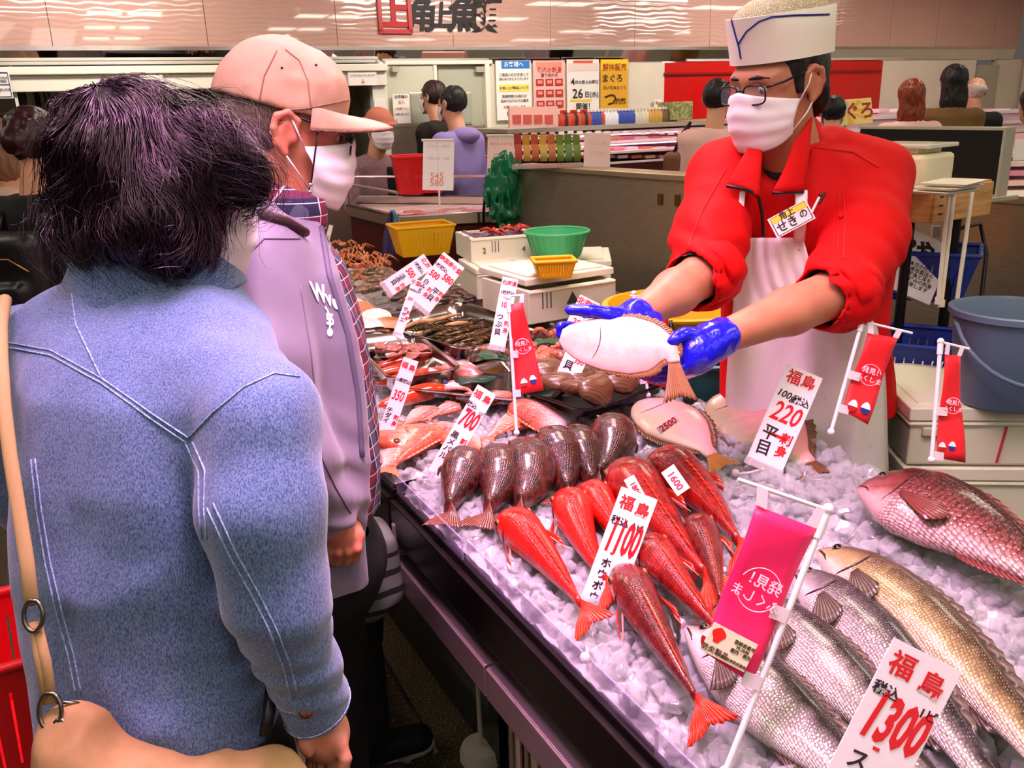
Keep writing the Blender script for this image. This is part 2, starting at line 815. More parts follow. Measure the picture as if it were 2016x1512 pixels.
# ---- materials of the setting
n = N('speckled_floor')
co = n.coords('Object')
f1 = n.noise(co, 220, 2)
f2 = n.noise(co, 2.5, 4)
base = n.mix(f2, (44, 38, 26), (78, 68, 46))
n.color(n.mix(n.ramp(f1, [(.58, (0, 0, 0)), (.66, (255, 255, 255))]), base, (176, 160, 120)))
n.set(Roughness=.38)
M_floor = n.m

n = N('wavy_gloss_panel')
co = n.coords('Object', (1, 1, 1))
wv = n.node('ShaderNodeTexWave', wave_type='BANDS', bands_direction='Z', i_Scale=9.0, i_Distortion=7.0, i_Detail=1.0)
wv.inputs['Detail Scale'].default_value = .9
mp = n.node('ShaderNodeMapping')
mp.inputs['Scale'].default_value = (.55, .55, 1)
n.link(co, mp.inputs[0])
n.link(mp.outputs[0], wv.inputs[0])
n.set(Base_Color=lin((196, 156, 142)), Roughness=.10)
n.b.inputs['Coat Weight'].default_value = 1.0
n.b.inputs['Coat IOR'].default_value = 1.7
n.b.inputs['Coat Roughness'].default_value = .03
n.bump(wv.outputs[1], .16, .010)
M_header = n.m

M_wall = pm('cream_wall', (226, 216, 196), .5, var=.04, vscale=2)
M_white = pm('white_enamel', (238, 232, 214), .35)
M_frame = pm('aluminium_frame', (196, 190, 172), .35, metal=.5)
M_red = pm('red_gloss_panel', (196, 22, 20), .12, coat=.4)
M_dred = pm('dark_red_panel', (82, 12, 12), .4, var=.1, vscale=3)
M_mirror = pm('mirror', (235, 235, 232), .03, metal=1)
M_ceil = pm('ceiling_board', (228, 190, 178), .6)
M_lamp = pm('lamp_diffuser', (255, 244, 226), .5, emit=15)
M_black = pm('black_plastic', (14, 13, 14), .35)
M_dark = pm('dark_steel', (34, 28, 30), .35, metal=.6)
n = N('brushed_steel')
co = n.coords('Object', (3, 3, 160))
g = n.noise(co, 6, 4, .6)
n.color(n.ramp(g, [(.3, (160, 144, 126)), (.7, (198, 180, 160))]))
n.set(Metallic=.70, Roughness=.32)
n.bump(g, .05, .001)
M_steel = n.m
M_chrome = pm('polished_steel', (214, 204, 200), .16, metal=1)
M_pipe = pm('white_pipe', (232, 226, 206), .35)
M_glass = pm('clear_glass', (250, 250, 250), .02, trans=1, ior=1.02, spec=.4)
M_acryl = pm('clear_acrylic', (206, 180, 226), .05, spec=.7, alpha=.32)
M_paper = pm('paper', (244, 238, 230), .55)
M_foam = pm('styrofoam', (232, 226, 200), .6, bump=.12, bscale=260, bdist=.0008)
M_foamlid = pm('styrofoam_lid', (238, 232, 208), .6, bump=.12, bscale=260, bdist=.0008)
M_kitchen = pm('kitchen_wall', (204, 200, 170), .45, var=.06, vscale=3)
M_wood = None
n = N('raw_wood')
co = n.coords('Object', (2, 2, 26))
g = n.noise(co, 3.5, 5, .6)
n.color(n.ramp(g, [(.25, (150, 100, 50)), (.55, (206, 154, 92)), (.8, (222, 178, 118))]))
n.set(Roughness=.55)
M_wood = n.m

# ---- floor, ceiling
b = MB()
b.box((0, 3, -.025), (20, 22, .05))
struct(b.build('floor', M_floor))
b = MB()
b.box((0, 3, 2.775), (20, 22, .05))
struct(b.build('ceiling', M_ceil))

# ceiling lamps: pairs of square diffusers in rows, seen only as reflections in the gloss panels
k = 0
lamp0 = None
for i in range(-2, 7):
 for j in range(-3, 5):
  p = wp(3.1 + i * 2.35, 1.3 + (j + 3) * 1.75, 2.75)
  if lamp0 is None:
   lamp0 = thing('ceiling_light', 'square twin ceiling light set flush in the ceiling', 'ceiling light', p,
       mat=Matrix.Translation(p) @ WROT.to_4x4(), group='ceiling lights')
   q = MB()
   q.box((-.21, 0, -.006), (.36, .36, .008))
   q.box((.21, 0, -.006), (.36, .36, .008))
   q.build('diffuser', M_lamp, lamp0, local=True)
   q = MB()
   for cx in (-.21, .21):
    for dx, dy, sx, sy in ((0, .19, .40, .02), (0, -.19, .40, .02), (.19, 0, .02, .40), (-.19, 0, .02, .40)):
     q.box((cx + dx, dy, -.004), (sx, sy, .008))
   q.build('light_frame', M_white, lamp0, local=True)
  else:
   c = copy_tree(lamp0)
   c.matrix_basis = Matrix.Translation(p) @ WROT.to_4x4()
M_spotlamp = pm('downlight_lens', (255, 236, 214), .5, emit=14)
d0 = None
for i in range(6):
 for j in range(5):
  p = wp(1.0 + i * 1.55, .85 + j * 1.6, 2.75)
  if d0 is None:
   d0 = thing('downlight', 'small round downlight recessed in the ceiling', 'downlight', p, group='round downlights')
   q = MB()
   q.lathe([(0, -.004), (.045, -.004), (.045, 0)], n=16)
   q.build('lens', M_spotlamp, d0, local=True)
   q = MB()
   q.lathe([(.045, -.002), (.05, -.010), (.062, -.008), (.064, 0)], n=20)
   q.build('trim_ring', M_white, d0, local=True, smooth=50)
  else:
   c = copy_tree(d0)
   c.location = p

# ---- header: tall gloss panels with narrow joints
b = MB()
seams = [BW(u, 50)[0] for u in (-220, 97, 405, 662, 891, 1084, 1250, 1398, 1524, 1651, 1754, 1846, 1960)]
seams.append(BW(2012, 40)[0])
for i in range(len(seams) - 1):
 sbox(b, seams[i] + .002, seams[i + 1] - .002, 2.06, 2.75, 0, .03)
sbox(b, seams[0] - .2, seams[-1], 2.065, 2.745, -.022, .05, 1)
struct(b.build('wall_header', [M_header, pm('joint', (120, 88, 76), .6)], bevel=0))
b = MB()
sbox(b, seams[0], seams[-1], 2.035, 2.06, .004, .06)
struct(b.build('trim_1', M_chrome))
# tilted mirror strip under the header
b = MB()
s_a, s_b = seams[0], BW(1500, 100)[0]
s_c = seams[-1]
for (sa, sb) in ((s_a, s_b), (s_b, s_c)):
 p = [wp(sa, -.02, 2.035), wp(sb, -.02, 2.035), wp(sb, -.05, 1.93), wp(sa, -.05, 1.93)]
 q = [wp(sa, -.06, 2.035), wp(sb, -.06, 2.035), wp(sb, -.09, 1.93), wp(sa, -.09, 1.93)]
 b.add(p + q, [(3, 2, 1, 0), (4, 5, 6, 7), (0, 1, 5, 4), (1, 2, 6, 5), (2, 3, 7, 6), (3, 0, 4, 7)])
struct(b.build('trim_2', M_mirror))

# shop sign on the header
lg = thing('shop_sign', 'raised black brush lettering with red framed emblem on the pink header', 'sign', mat=wframe(862, 26, .012))
sg = (BW(975, 30, .012)[0] - BW(750, 30, .012)[0]) / 225      # metres per pixel there

def lg_xy(u, v):
 s, z = BW(u, v, .012)
 s0, z0 = BW(862, 26, .012)
 return s - s0, z - z0

q = MB()
x0, y0 = lg_xy(750, 62)
x1, y1 = lg_xy(804, -12)
for (cx, cy, sx, sy) in (((x0 + x1) / 2, y0, x1 - x0 + .03, .03), ((x0 + x1) / 2, y1, x1 - x0 + .03, .03),
       (x0, (y0 + y1) / 2, .03, y1 - y0), (x1, (y0 + y1) / 2, .03, y1 - y0)):
 q.box((cx, cy, 0), (sx, sy, .02))
q.build('emblem_frame', pm('sign_red', (178, 26, 34), .4), lg, local=True)
x, y = lg_xy(777, 27)
text(lg, '上', x, y, .25, (178, 26, 34), .0, .035, name='emblem')
for ch, u, v, sz in (('角', 829, 34, .25), ('上', 868, 34, .2), ('魚', 912, 33, .27), ('類', 954, 34, .27)):
 x, y = lg_xy(u, v)
 text(lg, ch, x, y, sz, (20, 14, 14), .0, .03, shear=.12)

# ---- back wall sections below the mirror strip
zt = 1.93

def wallpart(name, u0, u1, mat_, off=-.03, v=230, z0=0, z1=None):
 q = MB()
 sbox(q, BW(u0, v)[0], BW(u1, v)[0], z0, zt if z1 is None else z1, off, .08)
 return struct(q.build(name, mat_))

wallpart('wall_back', 965, 1310, M_wall)
wallpart('wall_red', 1310, 1733, M_red)
wallpart('wall_cream', 1733, 1914, M_wall)
wallpart('wall_end', 1955, 2130, M_wall)
q = MB()
sbox(q, BW(1310, 180)[0], BW(1733, 180)[0], BW(1400, 146)[1], BW(1400, 142)[1], .0, .03)
struct(q.build('trim_3', pm('red_ledge', (150, 16, 16), .2)))
# side wall at the far right
pr = wp(BW(2012, 100)[0], 0, 0)
q = MB()
dr = Vector((.42, -.9, 0)).normalized()
q.box(pr + dr * 3 + Vector((.1, .05, 1.375)), (.08, 6, 2.75), Matrix.Rotation(math.atan2(dr.y, dr.x) - PI / 2, 3, 'Z'))
struct(q.build('wall_right', M_wall))

# pale service door at the far right
dd = MB()
wbox(dd, 1914, 128, 1955, 330, -.02, .05)
d3 = struct(dd.build('door_3', pm('grey_door', (178, 172, 150), .45)))
q = MB()
wbox(q, 1920, 150, 1934, 172, -.012, .01)
q.build('door_window', pm('dim_glass', (150, 156, 150), .1), d3)
q = MB()
wbox(q, 1940, 150, 1945, 172, -.012, .01)
q.build('door_plate', M_chrome, d3)

# ---- pair of pale kitchen doors with windows and steel kick plates
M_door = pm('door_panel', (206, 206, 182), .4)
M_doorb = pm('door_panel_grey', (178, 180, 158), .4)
M_win = pm('door_glass', (168, 172, 152), .08)
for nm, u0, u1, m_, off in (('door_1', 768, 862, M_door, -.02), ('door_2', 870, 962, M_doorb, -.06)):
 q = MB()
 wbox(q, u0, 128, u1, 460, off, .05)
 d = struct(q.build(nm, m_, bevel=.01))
 q = MB()
 wbox(q, u0 + 4, 248, u1 - 4, 460, off + .006, .008)
 q.build('kick_plate', M_steel, d)
 q = MB()
 a, c = (806, 852) if nm == 'door_1' else (905, 930)
 wbox(q, a, 181, c, 246, off + .01, .015)
 fr = q.build('window_frame', M_frame, d, bevel=.02)
 q = MB()
 wbox(q, a + 3, 184, c - 3, 243, off + .014, .015)
 q.build('pane', M_win, d, bevel=.015)
 q = MB()
 wbox(q, (u0 + u1) / 2 + (-42 if nm == 'door_1' else 22), 131, (u0 + u1) / 2 + (-28 if nm == 'door_1' else 38), 142, off + .05, .05)
 q.build('door_closer', M_frame, d)
q = MB()
wbox(q, 758, 122, 767, 460, .0, .1)
wbox(q, 862, 126, 869, 460, -.01, .1)
wbox(q, 961, 122, 970, 460, .0, .1)
wbox(q, 758, 119, 970, 127, .0, .1)
struct(q.build('trim_4', M_white, bevel=.006))

def sheet(name, label, cat, u0, v0, u1, v1, off, color=None, group=None, lines=(), th=.006, bands=()):
 """a flat printed sheet on the back wall with bands and lettering in fractions of its size"""
 um, vm = (u0 + u1) / 2, (v0 + v1) / 2
 s0, s1 = BW(u0, vm, off)[0], BW(u1, vm, off)[0]
 z1, z0 = BW(um, v0, off)[1], BW(um, v1, off)[1]
 w, h = s1 - s0, z1 - z0
 o = thing(name, label, cat, mat=frame(wp((s0 + s1) / 2, off, (z0 + z1) / 2), EB, (0, 0, 1)), group=group)
 q = MB()
 q.box((0, 0, 0), (w, h, th))
 q.build('sheet', color or M_paper, o, local=True)
 for k, (fx, fy, fw, fh, rgb) in enumerate(bands):
  q = MB()
  q.box(((fx - .5) * w, (.5 - fy) * h, th / 2 + .001 + .0006 * k), (fw * w, fh * h, .002))
  q.build('printed_panel', ink(rgb), o, local=True)
 for (s, fx, fy, fs, rgb) in lines:
  text(o, s, (fx - .5) * w, (.5 - fy) * h, fs * w, rgb, th / 2 + .006, .01)
 return o

sheet('poster', 'white poster with blue heading, left of the four on the back wall', 'poster', 977, 119, 1046, 236, .0,
  lines=[('お客様へ', .5, .07, .14, (255, 255, 255)), ('ご来店いただきまして', .5, .24, .085, (40, 36, 40)), ('誠にありがとうございます', .5, .31, .07, (40, 36, 40)),
    ('お買い上げ商品について', .5, .46, .075, (30, 30, 30)), ('営業時間のお知らせ', .5, .60, .08, (60, 56, 56)), ('店内ではマスクの着用', .5, .68, .08, (60, 56, 56)),
    ('お願いいたします', .5, .78, .08, (180, 60, 60)), ('角上魚類', .5, .90, .12, (30, 30, 30))],
  bands=[(.56, .07, .80, .13, (40, 126, 206)), (.5, .46, .86, .12, (250, 224, 110))])
M_pinkpaper = pm('pink_paper', (246, 190, 178), .5)
pb = [(.5, .08, .8, .10, (250, 150, 130))]
for r in range(3):
 for c_ in range(3):
  pb.append((.2 + .3 * c_, .40 + .20 * r, .24, .13, (176, 40, 44)))
  pb.append((.2 + .3 * c_, .39 + .20 * r, .15, .06, (236, 150, 130)))
sheet('poster', 'pink poster with rows of red product pictures on the back wall', 'poster', 1050, 119, 1112, 226, .0, M_pinkpaper, bands=pb,
  lines=[('旬のお刺身', .5, .18, .16, (206, 50, 40)), ('盛り合わせ', .5, .27, .11, (120, 40, 30))])
sheet('poster', 'white poster announcing the 26th in bold black numerals', 'poster', 1116, 117, 1179, 224, .0,
  bands=[(.5, .05, .6, .06, (226, 90, 60)), (.5, .14, .92, .14, (236, 216, 206)), (.42, .75, .66, .04, (250, 206, 40)), (.5, .97, .9, .02, (220, 110, 80))],
  lines=[('4', .17, .41, .24, (20, 18, 18)), ('月の第４水曜日', .6, .42, .105, (20, 18, 18)), ('26', .32, .63, .34, (16, 14, 14)), ('日(水)', .75, .65, .17, (16, 14, 14)),
    ('開催！', .54, .87, .19, (16, 14, 14))])
n = N('gold_paper')
co = n.coords('Generated')
g = n.node('ShaderNodeTexGradient')
n.link(co, g.inputs[0])
n.color(n.mix(n.noise(n.coords(), 6), (238, 190, 50), (222, 150, 30)))
n.set(Roughness=.35)
M_gold = n.m
sheet('poster', 'golden yellow poster with brush lettering on the back wall', 'poster', 1182, 117, 1236, 222, .0, M_gold,
  bands=[(.5, .10, 1, .2, (250, 214, 30))],
  lines=[('解体販売', .5, .15, .22, (176, 50, 20)), ('まぐろ', .42, .36, .26, (30, 20, 10)), ('活〆生本まぐろ', .5, .53, .12, (120, 76, 20)), ('つ', .35, .76, .5, (40, 26, 12)),
    ('灼熱', .72, .79, .2, (50, 30, 12))])
sheet('wall_notice', 'small square notice low on the white panel right of the posters', 'notice', 1288, 196, 1301, 218, .0,
  bands=[(.3, .3, .3, .3, (190, 120, 90)), (.7, .4, .3, .4, (210, 160, 130)), (.4, .75, .5, .2, (170, 110, 90))])
sheet('door_notice', 'white notice with red line on the left kitchen door', 'notice', 774, 185, 807, 243, .02,
  lines=[('お客様の', .5, .1, .2, (40, 36, 36)), ('立入', .5, .28, .2, (190, 40, 40)), ('ご遠慮下さい', .5, .5, .15, (190, 90, 60)), ('お願い致します', .5, .68, .12, (120, 90, 80)),
    ('?', .15, .88, .2, (30, 30, 30))])
sheet('price_notice', 'yellow topped notice with a red arrow on the white fascia', 'notice', 685, 128, 741, 168, .06,
  bands=[(.5, .16, .9, .25, (250, 206, 30))],
  lines=[('お持ち帰りのお客様', .5, .16, .095, (190, 110, 10)), ('こちらのレジへどうぞ', .5, .52, .09, (40, 30, 20)), ('↓', .5, .82, .2, (214, 40, 30))])
sheet('price_notice', 'orange topped notice on the white fascia above the dark haired head', 'notice', 277, 134, 322, 190, .06,
  bands=[(.15, .12, .25, .2, (236, 110, 50)), (.85, .12, .25, .2, (236, 110, 50)), (.5, .12, .3, .16, (246, 170, 120))],
  lines=[('おすすめ', .5, .45, .2, (214, 80, 50)), ('海鮮丼', .5, .7, .24, (70, 50, 40))])
sheet('price_notice', 'notice with yellow strip just behind the beige cap', 'notice', 474, 128, 500, 160, .06,
  bands=[(.5, .18, .9, .3, (250, 200, 30))], lines=[('店内', .5, .65, .34, (60, 40, 30))])
sheet('blue_notice', 'white notice with dark blue border at the left edge', 'notice', -30, 140, 22, 194, .08,
  bands=[(.5, .06, .9, .05, (40, 50, 110)), (.94, .5, .03, .84, (40, 50, 110)), (.5, .5, .9, .03, (40, 50, 110)), (.5, .94, .9, .03, (40, 50, 110))],
  lines=[('店内放送', .72, .25, .1, (30, 40, 80)), ('撮影', .74, .38, .13, (30, 40, 80)), ('禁止区域', .74, .68, .1, (30, 40, 80)), ('○', .5, .74, .2, (230, 90, 30))])

# ---- kitchen hatch at the left: fascia, lower wall, back room
q = MB()
s_l, s_r = seams[0], BW(762, 200)[0]
sbox(q, s_l, s_r, BW(350, 176)[1], zt + .005, .04, .06)
sbox(q, s_l, s_r, zt - .045, zt + .005, .08, .06)
struct(q.build('trim_5', M_white, bevel=.006))
q = MB()
sbox(q, s_l, s_r, 0, .95, .0, .1)
struct(q.build('wall_left', pm('counter_front', (120, 96, 84), .4)))
q = MB()
sbox(q, s_l - 1, s_r + .2, 0, 2.1, -1.9, .06)
sbox(q, s_r, s_r + .06, 0, 2.1, -.1, 1.8)
struct(q.build('wall_kitchen', M_kitchen))
q = MB()
sbox(q, BW(735, 200)[0], BW(764, 200)[0], .95, zt, -.0, .08)
sbox(q, BW(30, 200)[0], BW(36, 200)[0], .95, zt, -.0, .05)
struct(q.build('trim_6', M_white))

def simple(name, label, cat, u0, v0, u1, v1, off, th, m_, bevel=.004, group=None):
 q = MB()
 wbox(q, u0, v0, u1, v1, off, th)
 return tag(q.build(name, m_, bevel=bevel), label, cat, group)

simple('kitchen_counter', 'steel counter inside the kitchen hatch', 'counter', -60, 330, 640, 372, -.5, .6, M_steel)
simple('wall_shelf', 'white shelf holding trays inside the kitchen hatch', 'shelf', 370, 192, 480, 198, -1.5, .35, M_white)
simple('wall_shelf', 'long pale shelf deep in the kitchen left of the dark haired head', 'shelf', -40, 222, 60, 227, -1.4, .35, M_white)
simple('tray_stack', 'stack of white trays on the kitchen shelf', 'trays', 405, 166, 462, 190, -1.5, .3, M_white)
simple('storage_bin', 'blue grey bin on the kitchen shelf', 'bin', 376, 172, 398, 192, -1.5, .25, pm('bin_blue', (84, 96, 116), .5))
for k, u in enumerate((27, 36, 45)):
 q = MB()
 s, z = BW(u, 170, -.4)
 q.tube([wp(s, -.4, BW(u, 170, -.4)[1]), wp(BW(u + 4, 225, -.4)[0], -.4, .95)], .012, 10)
 tag(q.build('black_pole', M_black, smooth=40), 'slim black pole standing in the kitchen hatch at far left', 'pole', 'black poles in the hatch')
for k, u in enumerate((88, 95)):
 q = MB()
 q.tube([wp(BW(u, y, -1.7)[0] + .01 * math.sin(y * .2 + k), -1.7, BW(u, y, -1.7)[1]) for y in range(168, 236, 8)], .006, 6)
 tag(q.build('power_cable', M_black, smooth=60), 'thin dark cable hanging on the kitchen wall', 'cable', 'cables on the kitchen wall')
simple('wall_panel', 'cream control box with black side on the kitchen wall', 'box', 48, 172, 70, 214, -1.5, .12, M_white)
simple('black_holder', 'black upright holder beside the cream control box', 'holder', 68, 178, 79, 212, -1.46, .1, M_black)
# white cloth hanging from the shelf
q = MB()
P = []
for i in range(8):
 row = []
 for j in range(7):
  u = 425 + j * 3.2 + math.sin(i * .8) * 2
  v = 168 + i * 4.2
  s, z = BW(u, v, -1.1)
  row.append(wp(s, -1.1 + .015 * math.sin(j * 1.6), z))
 P.append(row)
q.grid(P)
tag(q.build('hanging_cloth', M_white, smooth=180, solid=.004), 'white cloth hanging from the kitchen shelf', 'cloth')
simple('kitchen_fridge', 'grey steel refrigerator deep in the kitchen at the left edge', 'refrigerator', -40, 228, 34, 318, -1.3, .5, pm('fridge_grey', (120, 116, 100), .4, metal=.4))
simple('kitchen_rack', 'dark metal rack in the kitchen beside the pale column', 'rack', 668, 168, 683, 320, -.6, .3, M_dark)
simple('wall_cabinet', 'olive glazed cabinet seen through the hatch behind the cap brim', 'cabinet', 690, 172, 728, 320, -1.0, .4, pm('olive_glass', (134, 130, 92), .2))
simple('paper_sign', 'sheet of printed paper taped to the pale column', 'paper', 738, 195, 760, 236, .01, .004, M_paper)

# ---- floor drain gratings under and beside the counter
for lab, pa, pb_, w in (('steel drain grating in the floor under the counter front', (690, 1300), (800, 1512), .17),
      ('steel drain grating in the floor nearer the striped bag', (655, 1240), (690, 1290), .10)):
 a, c = Pz(*pa, 0), Pz(*pb_, 0)
 d = (c - a).normalized()
 pz = Vector((-d.y, d.x, 0))
 L = (c - a).length
 o = thing('drain_grating', lab, 'grating', loc=(a.x, a.y, .0))
 q = MB()
 R_ = Matrix((d, pz, Vector((0, 0, 1)))).transposed()
 for sgn in (-1, 1):
  q.box(a + d * L / 2 + pz * sgn * w / 2 + Vector((0, 0, .006)), (L, .008, .012), R_)
 q.build('rim', M_chrome, o)
 q = MB()
 nb = int(L / .022)
 for k in range(nb):
  q.box(a + d * (k + .5) * L / nb + Vector((0, 0, .006)), (.004, w, .01), R_)
 q.build('grating_bars', M_chrome, o)
# ================================================================== counters, ice, trays, boxes
ICE_Z = .862

def icez(s, t):
 k = min(1, max(0, (t - .35) / .5))
 return ICE_Z + .03 * k * k * (3 - 2 * k)

S_END = 1.75
T_BACK = .815

def counter(label, s0, s1, t0, t1, legs):
 o = thing('display_counter', label, 'counter', loc=CT((s0 + s1) / 2, (t0 + t1) / 2, 0))
 sm, tm = (s0 + s1) / 2, (t0 + t1) / 2
 L, Dp = s1 - s0, t1 - t0
 q = MB()
 q.box(CT(sm, tm, .79), (L, Dp, .02), CROT)
 q.box(CT(sm, t0 + .006, .80), (L, .012, .09), CROT)
 q.box(CT(sm, t1 - .006, .82), (L, .012, .13), CROT)
 q.box(CT(s0 + .006, tm, .80), (.012, Dp, .09), CROT)
 q.build('ice_tub', M_dark, o, bevel=.003)
 q = MB()
 q.box(CT(sm, t0 - .006, .788), (L, .014, .086), CROT)
 q.box(CT(sm, t0 + .02, .742), (L, .06, .012), CROT)
 q.build('fascia', pm('fascia_steel', (40, 30, 32), .3, metal=.7), o, bevel=.003)
 q = MB()
 cuts = [s0, .42, s1] if s0 < .4 < s1 else [s0, s1]
 for i in range(len(cuts) - 1):
  a, c = cuts[i] + .003, cuts[i + 1] - .003
  q.box(CT((a + c) / 2, t0 + .012, .697), (c - a, .05, .008), CROT)
  q.box(CT((a + c) / 2, t0 - .012, .668), (c - a, .006, .062), CROT)
 q.box(CT(s0 + .02, t0 - .012, .735), (.012, .012, .10), CROT)
 q.build('front_rail', pm('rail_steel', (190, 164, 168), .42, metal=.75), o, bevel=.002)
 for (s, t) in legs:
  q = MB()
  q.tube([CT(s, t, 0), CT(s, t, .68)], .019, 16)
  q.lathe([(.03, 0), (.03, .012), (.02, .02)], CT(s, t, 0), 16)
  q.build('leg', M_chrome, o, smooth=40)
 q = MB()
 q.box(CT(sm, t1 - .05, .4), (L, .02, .72), CROT)
 q.build('back_panel', M_black, o)
 q = MB()
 q.box(CT(sm, t0 + .24, .38), (L - .04, .015, .74), CROT)
 q.build('under_shade_sheet', M_black, o)  # black sheet added to stand for the deep shade under the counter
 return o

c1 = counter('near fish counter with steel front rail, heaped with crushed ice', -.02, S_END, 0, T_BACK,
    [(.41, .05), (.47, .05), (.1, .7), (1.6, .05), (1.6, .7)])
for i, (a, c) in enumerate(((-.012, .31), (.315, .86), (.863, S_END))):
 q = MB()
 q.box(CT((a + c) / 2, .004 + .006 * (i % 2), .858), (c - a, .0035, .056), CROT)
 q.build('guard_panel', M_acryl, c1, bevel=.0012)
c2 = counter('far shellfish counter holding steel trays behind the near one', -2.95, -.035, 0, .81, [(-.3, .6), (-1.2, .2), (-2.4, .06), (-1.2, .7), (-2.4, .7)])
q = MB()
q.box(CT(-.62, .004, .855), (1.15, .0035, .05), CROT)
q.build('guard_panel', M_acryl, c2)

# ---- crushed ice
n = N('ice_bed')
co = n.coords()
f = n.noise(co, 60, 4, .6)
n.color(n.ramp(f, [(.3, (204, 194, 198)), (.7, (246, 238, 242))]))
n.set(Roughness=.22)
n.bump(n.noise(co, 90, 3), .6, .006)
M_icebed = n.m
n = N('clear_ice')
n.set(Base_Color=(.96, .95, .97, 1), Roughness=.05, IOR=1.31, Alpha=.44)
n.b.inputs['Transmission Weight'].default_value = .58
n.b.inputs['Specular IOR Level'].default_value = .7
M_ice = n.m

def ice_field(name, label, s0, s1, t0, t1, n_chunks, seed, size=(.012, .027), keep=None):
 rng = np.random.default_rng(seed)
 ns, nt = int((s1 - s0) / .014), int((t1 - t0) / .014)
 q = MB()
 S, T = np.meshgrid(np.linspace(s0, s1, ns), np.linspace(t0, t1, nt), indexing='ij')
 pts = np.stack([S.ravel(), T.ravel(), np.zeros(S.size)], 1)
 hgt = .006 * vnoise(pts, (32, 32, 1), seed) + .004 * vnoise(pts, (75, 75, 1), seed + 1) + .01 * vnoise(pts, (6, 6, 1), seed + 2)
 hgt = hgt.reshape(S.shape)
 P = [[CT(S[i, j], T[i, j], icez(S[i, j], T[i, j]) - .010 + hgt[i, j]) for j in range(nt)] for i in range(ns)]
 q.grid(P)
 # skirt down into the tub
 rim = [P[i][0] for i in range(ns)]
 q.grid([rim, [p - Vector((0, 0, .07)) for p in rim]])
 bed_faces = len(q.f)
 base = np.array([(x, y, z) for x in (-1, 1) for y in (-1, 1) for z in (-1, 1)], float)
 fc = [(0, 1, 3, 2), (4, 6, 7, 5), (0, 4, 5, 1), (2, 3, 7, 6), (0, 2, 6, 4), (1, 5, 7, 3)]
 k = 0
 tries = 0
 while k < n_chunks and tries < n_chunks * 6:
  tries += 1
  s, t = rng.uniform(s0, s1), rng.uniform(t0 + .008, t1)
  z = icez(s, t) + rng.uniform(-.006, .009) + .01 * math.sin(s * 5 + seed) * math.sin(t * 6)
  c = CT(s, t, z)
  u, v, d = proj(c)
  if d < .3 or u < -60 or u > IW + 60 or v > IH + 70 or (keep and not keep(s, t)):
   continue
  h = rng.uniform(size[0], size[1]) * .5
  b8 = base * (h * rng.uniform(.6, 1.15, 3)) * rng.uniform(.62, 1.1, (8, 3))
  qx = Quaternion(rng.normal(size=4)).normalized().to_matrix()
  R_ = np.array(qx)
  pts8 = b8 @ R_.T + np.array(c)
  q.add([tuple(p) for p in pts8], fc, 1)
  k += 1
 o = q.build(name, [M_icebed, M_ice])
 sm = [i < bed_faces for i in range(len(o.data.polygons))]
 o.data.polygons.foreach_set('use_smooth', sm)
 md = o.modifiers.new('bevel', 'BEVEL')
 md.width = .0022
 md.segments = 1
 md.limit_method = 'ANGLE'
 md.angle_limit = math.radians(50)
 tag(o, label, 'ice', kind='stuff')
 return o

ice_field('crushed_ice', 'crushed ice heaped over the near fish counter', 0.002, 1.7, .012, .80, 3500, 3, (.017, .036))
ice_field('crushed_ice', 'crushed ice under the small pink fish on the far counter', -2.5, -.045, .012, .80, 2000, 8, keep=lambda s, t: s > -1.0)

# ---- steel trays
def tray_from(name, label, F, Rr, L, z, h, m_=None, rim=.012, cat='tray', base_z=None):
 """open tray from three top corner pixels: front, right, left"""
 f, r, l = Pz(F[0], F[1], z), Pz(Rr[0], Rr[1], z), Pz(L[0], L[1], z)
 x = (r - f)
 y = (l - f)
 M = frame((f + r + l + (r + l - f)) / 4, x, y)
 xv = Vector(M.col[0][:3])
 yv = Vector(M.col[1][:3])
 w, dp = x.length, abs(y.dot(yv))
 M.translation = f + xv * w / 2 + yv * dp / 2
 M.translation.z = z - h
 o = thing(name, label, cat, mat=M)
 return o, w, dp, tray_mesh(o, w, dp, h, m_ or M_chrome, rim)

def tray_mesh(o, w, dp, h, m_, rim=.012, t=.002, taper=.9):
 def rr(sx, sy, z, rad):
  pts = []
  for qx, qy, a0 in ((1, 1, 0), (-1, 1, 90), (-1, -1, 180), (1, -1, 270)):
   for k in range(6):
    a = math.radians(a0 + 90 * k / 5)
    pts.append(Vector((qx * (sx / 2 - rad) + rad * math.cos(a), qy * (sy / 2 - rad) + rad * math.sin(a), z)))
  return pts
 q = MB()
 rad = min(w, dp) * .12
 rows = [rr(w * taper * .02, dp * taper * .02, .0, .0005), rr(w * taper - .03, dp * taper - .03, 0.0, rad * .8), rr(w * taper - .006, dp * taper - .006, .004, rad),
   rr(w * taper, dp * taper, .015, rad), rr(w - .004, dp - .004, h - .003, rad), rr(w + rim, dp + rim, h, rad + rim / 2),
   rr(w + rim + .003, dp + rim + .003, h - .005, rad + rim / 2)]
 q.grid(rows, wrap=True)
 return q.build('tray_pan', m_, o, local=True, smooth=50, solid=t)

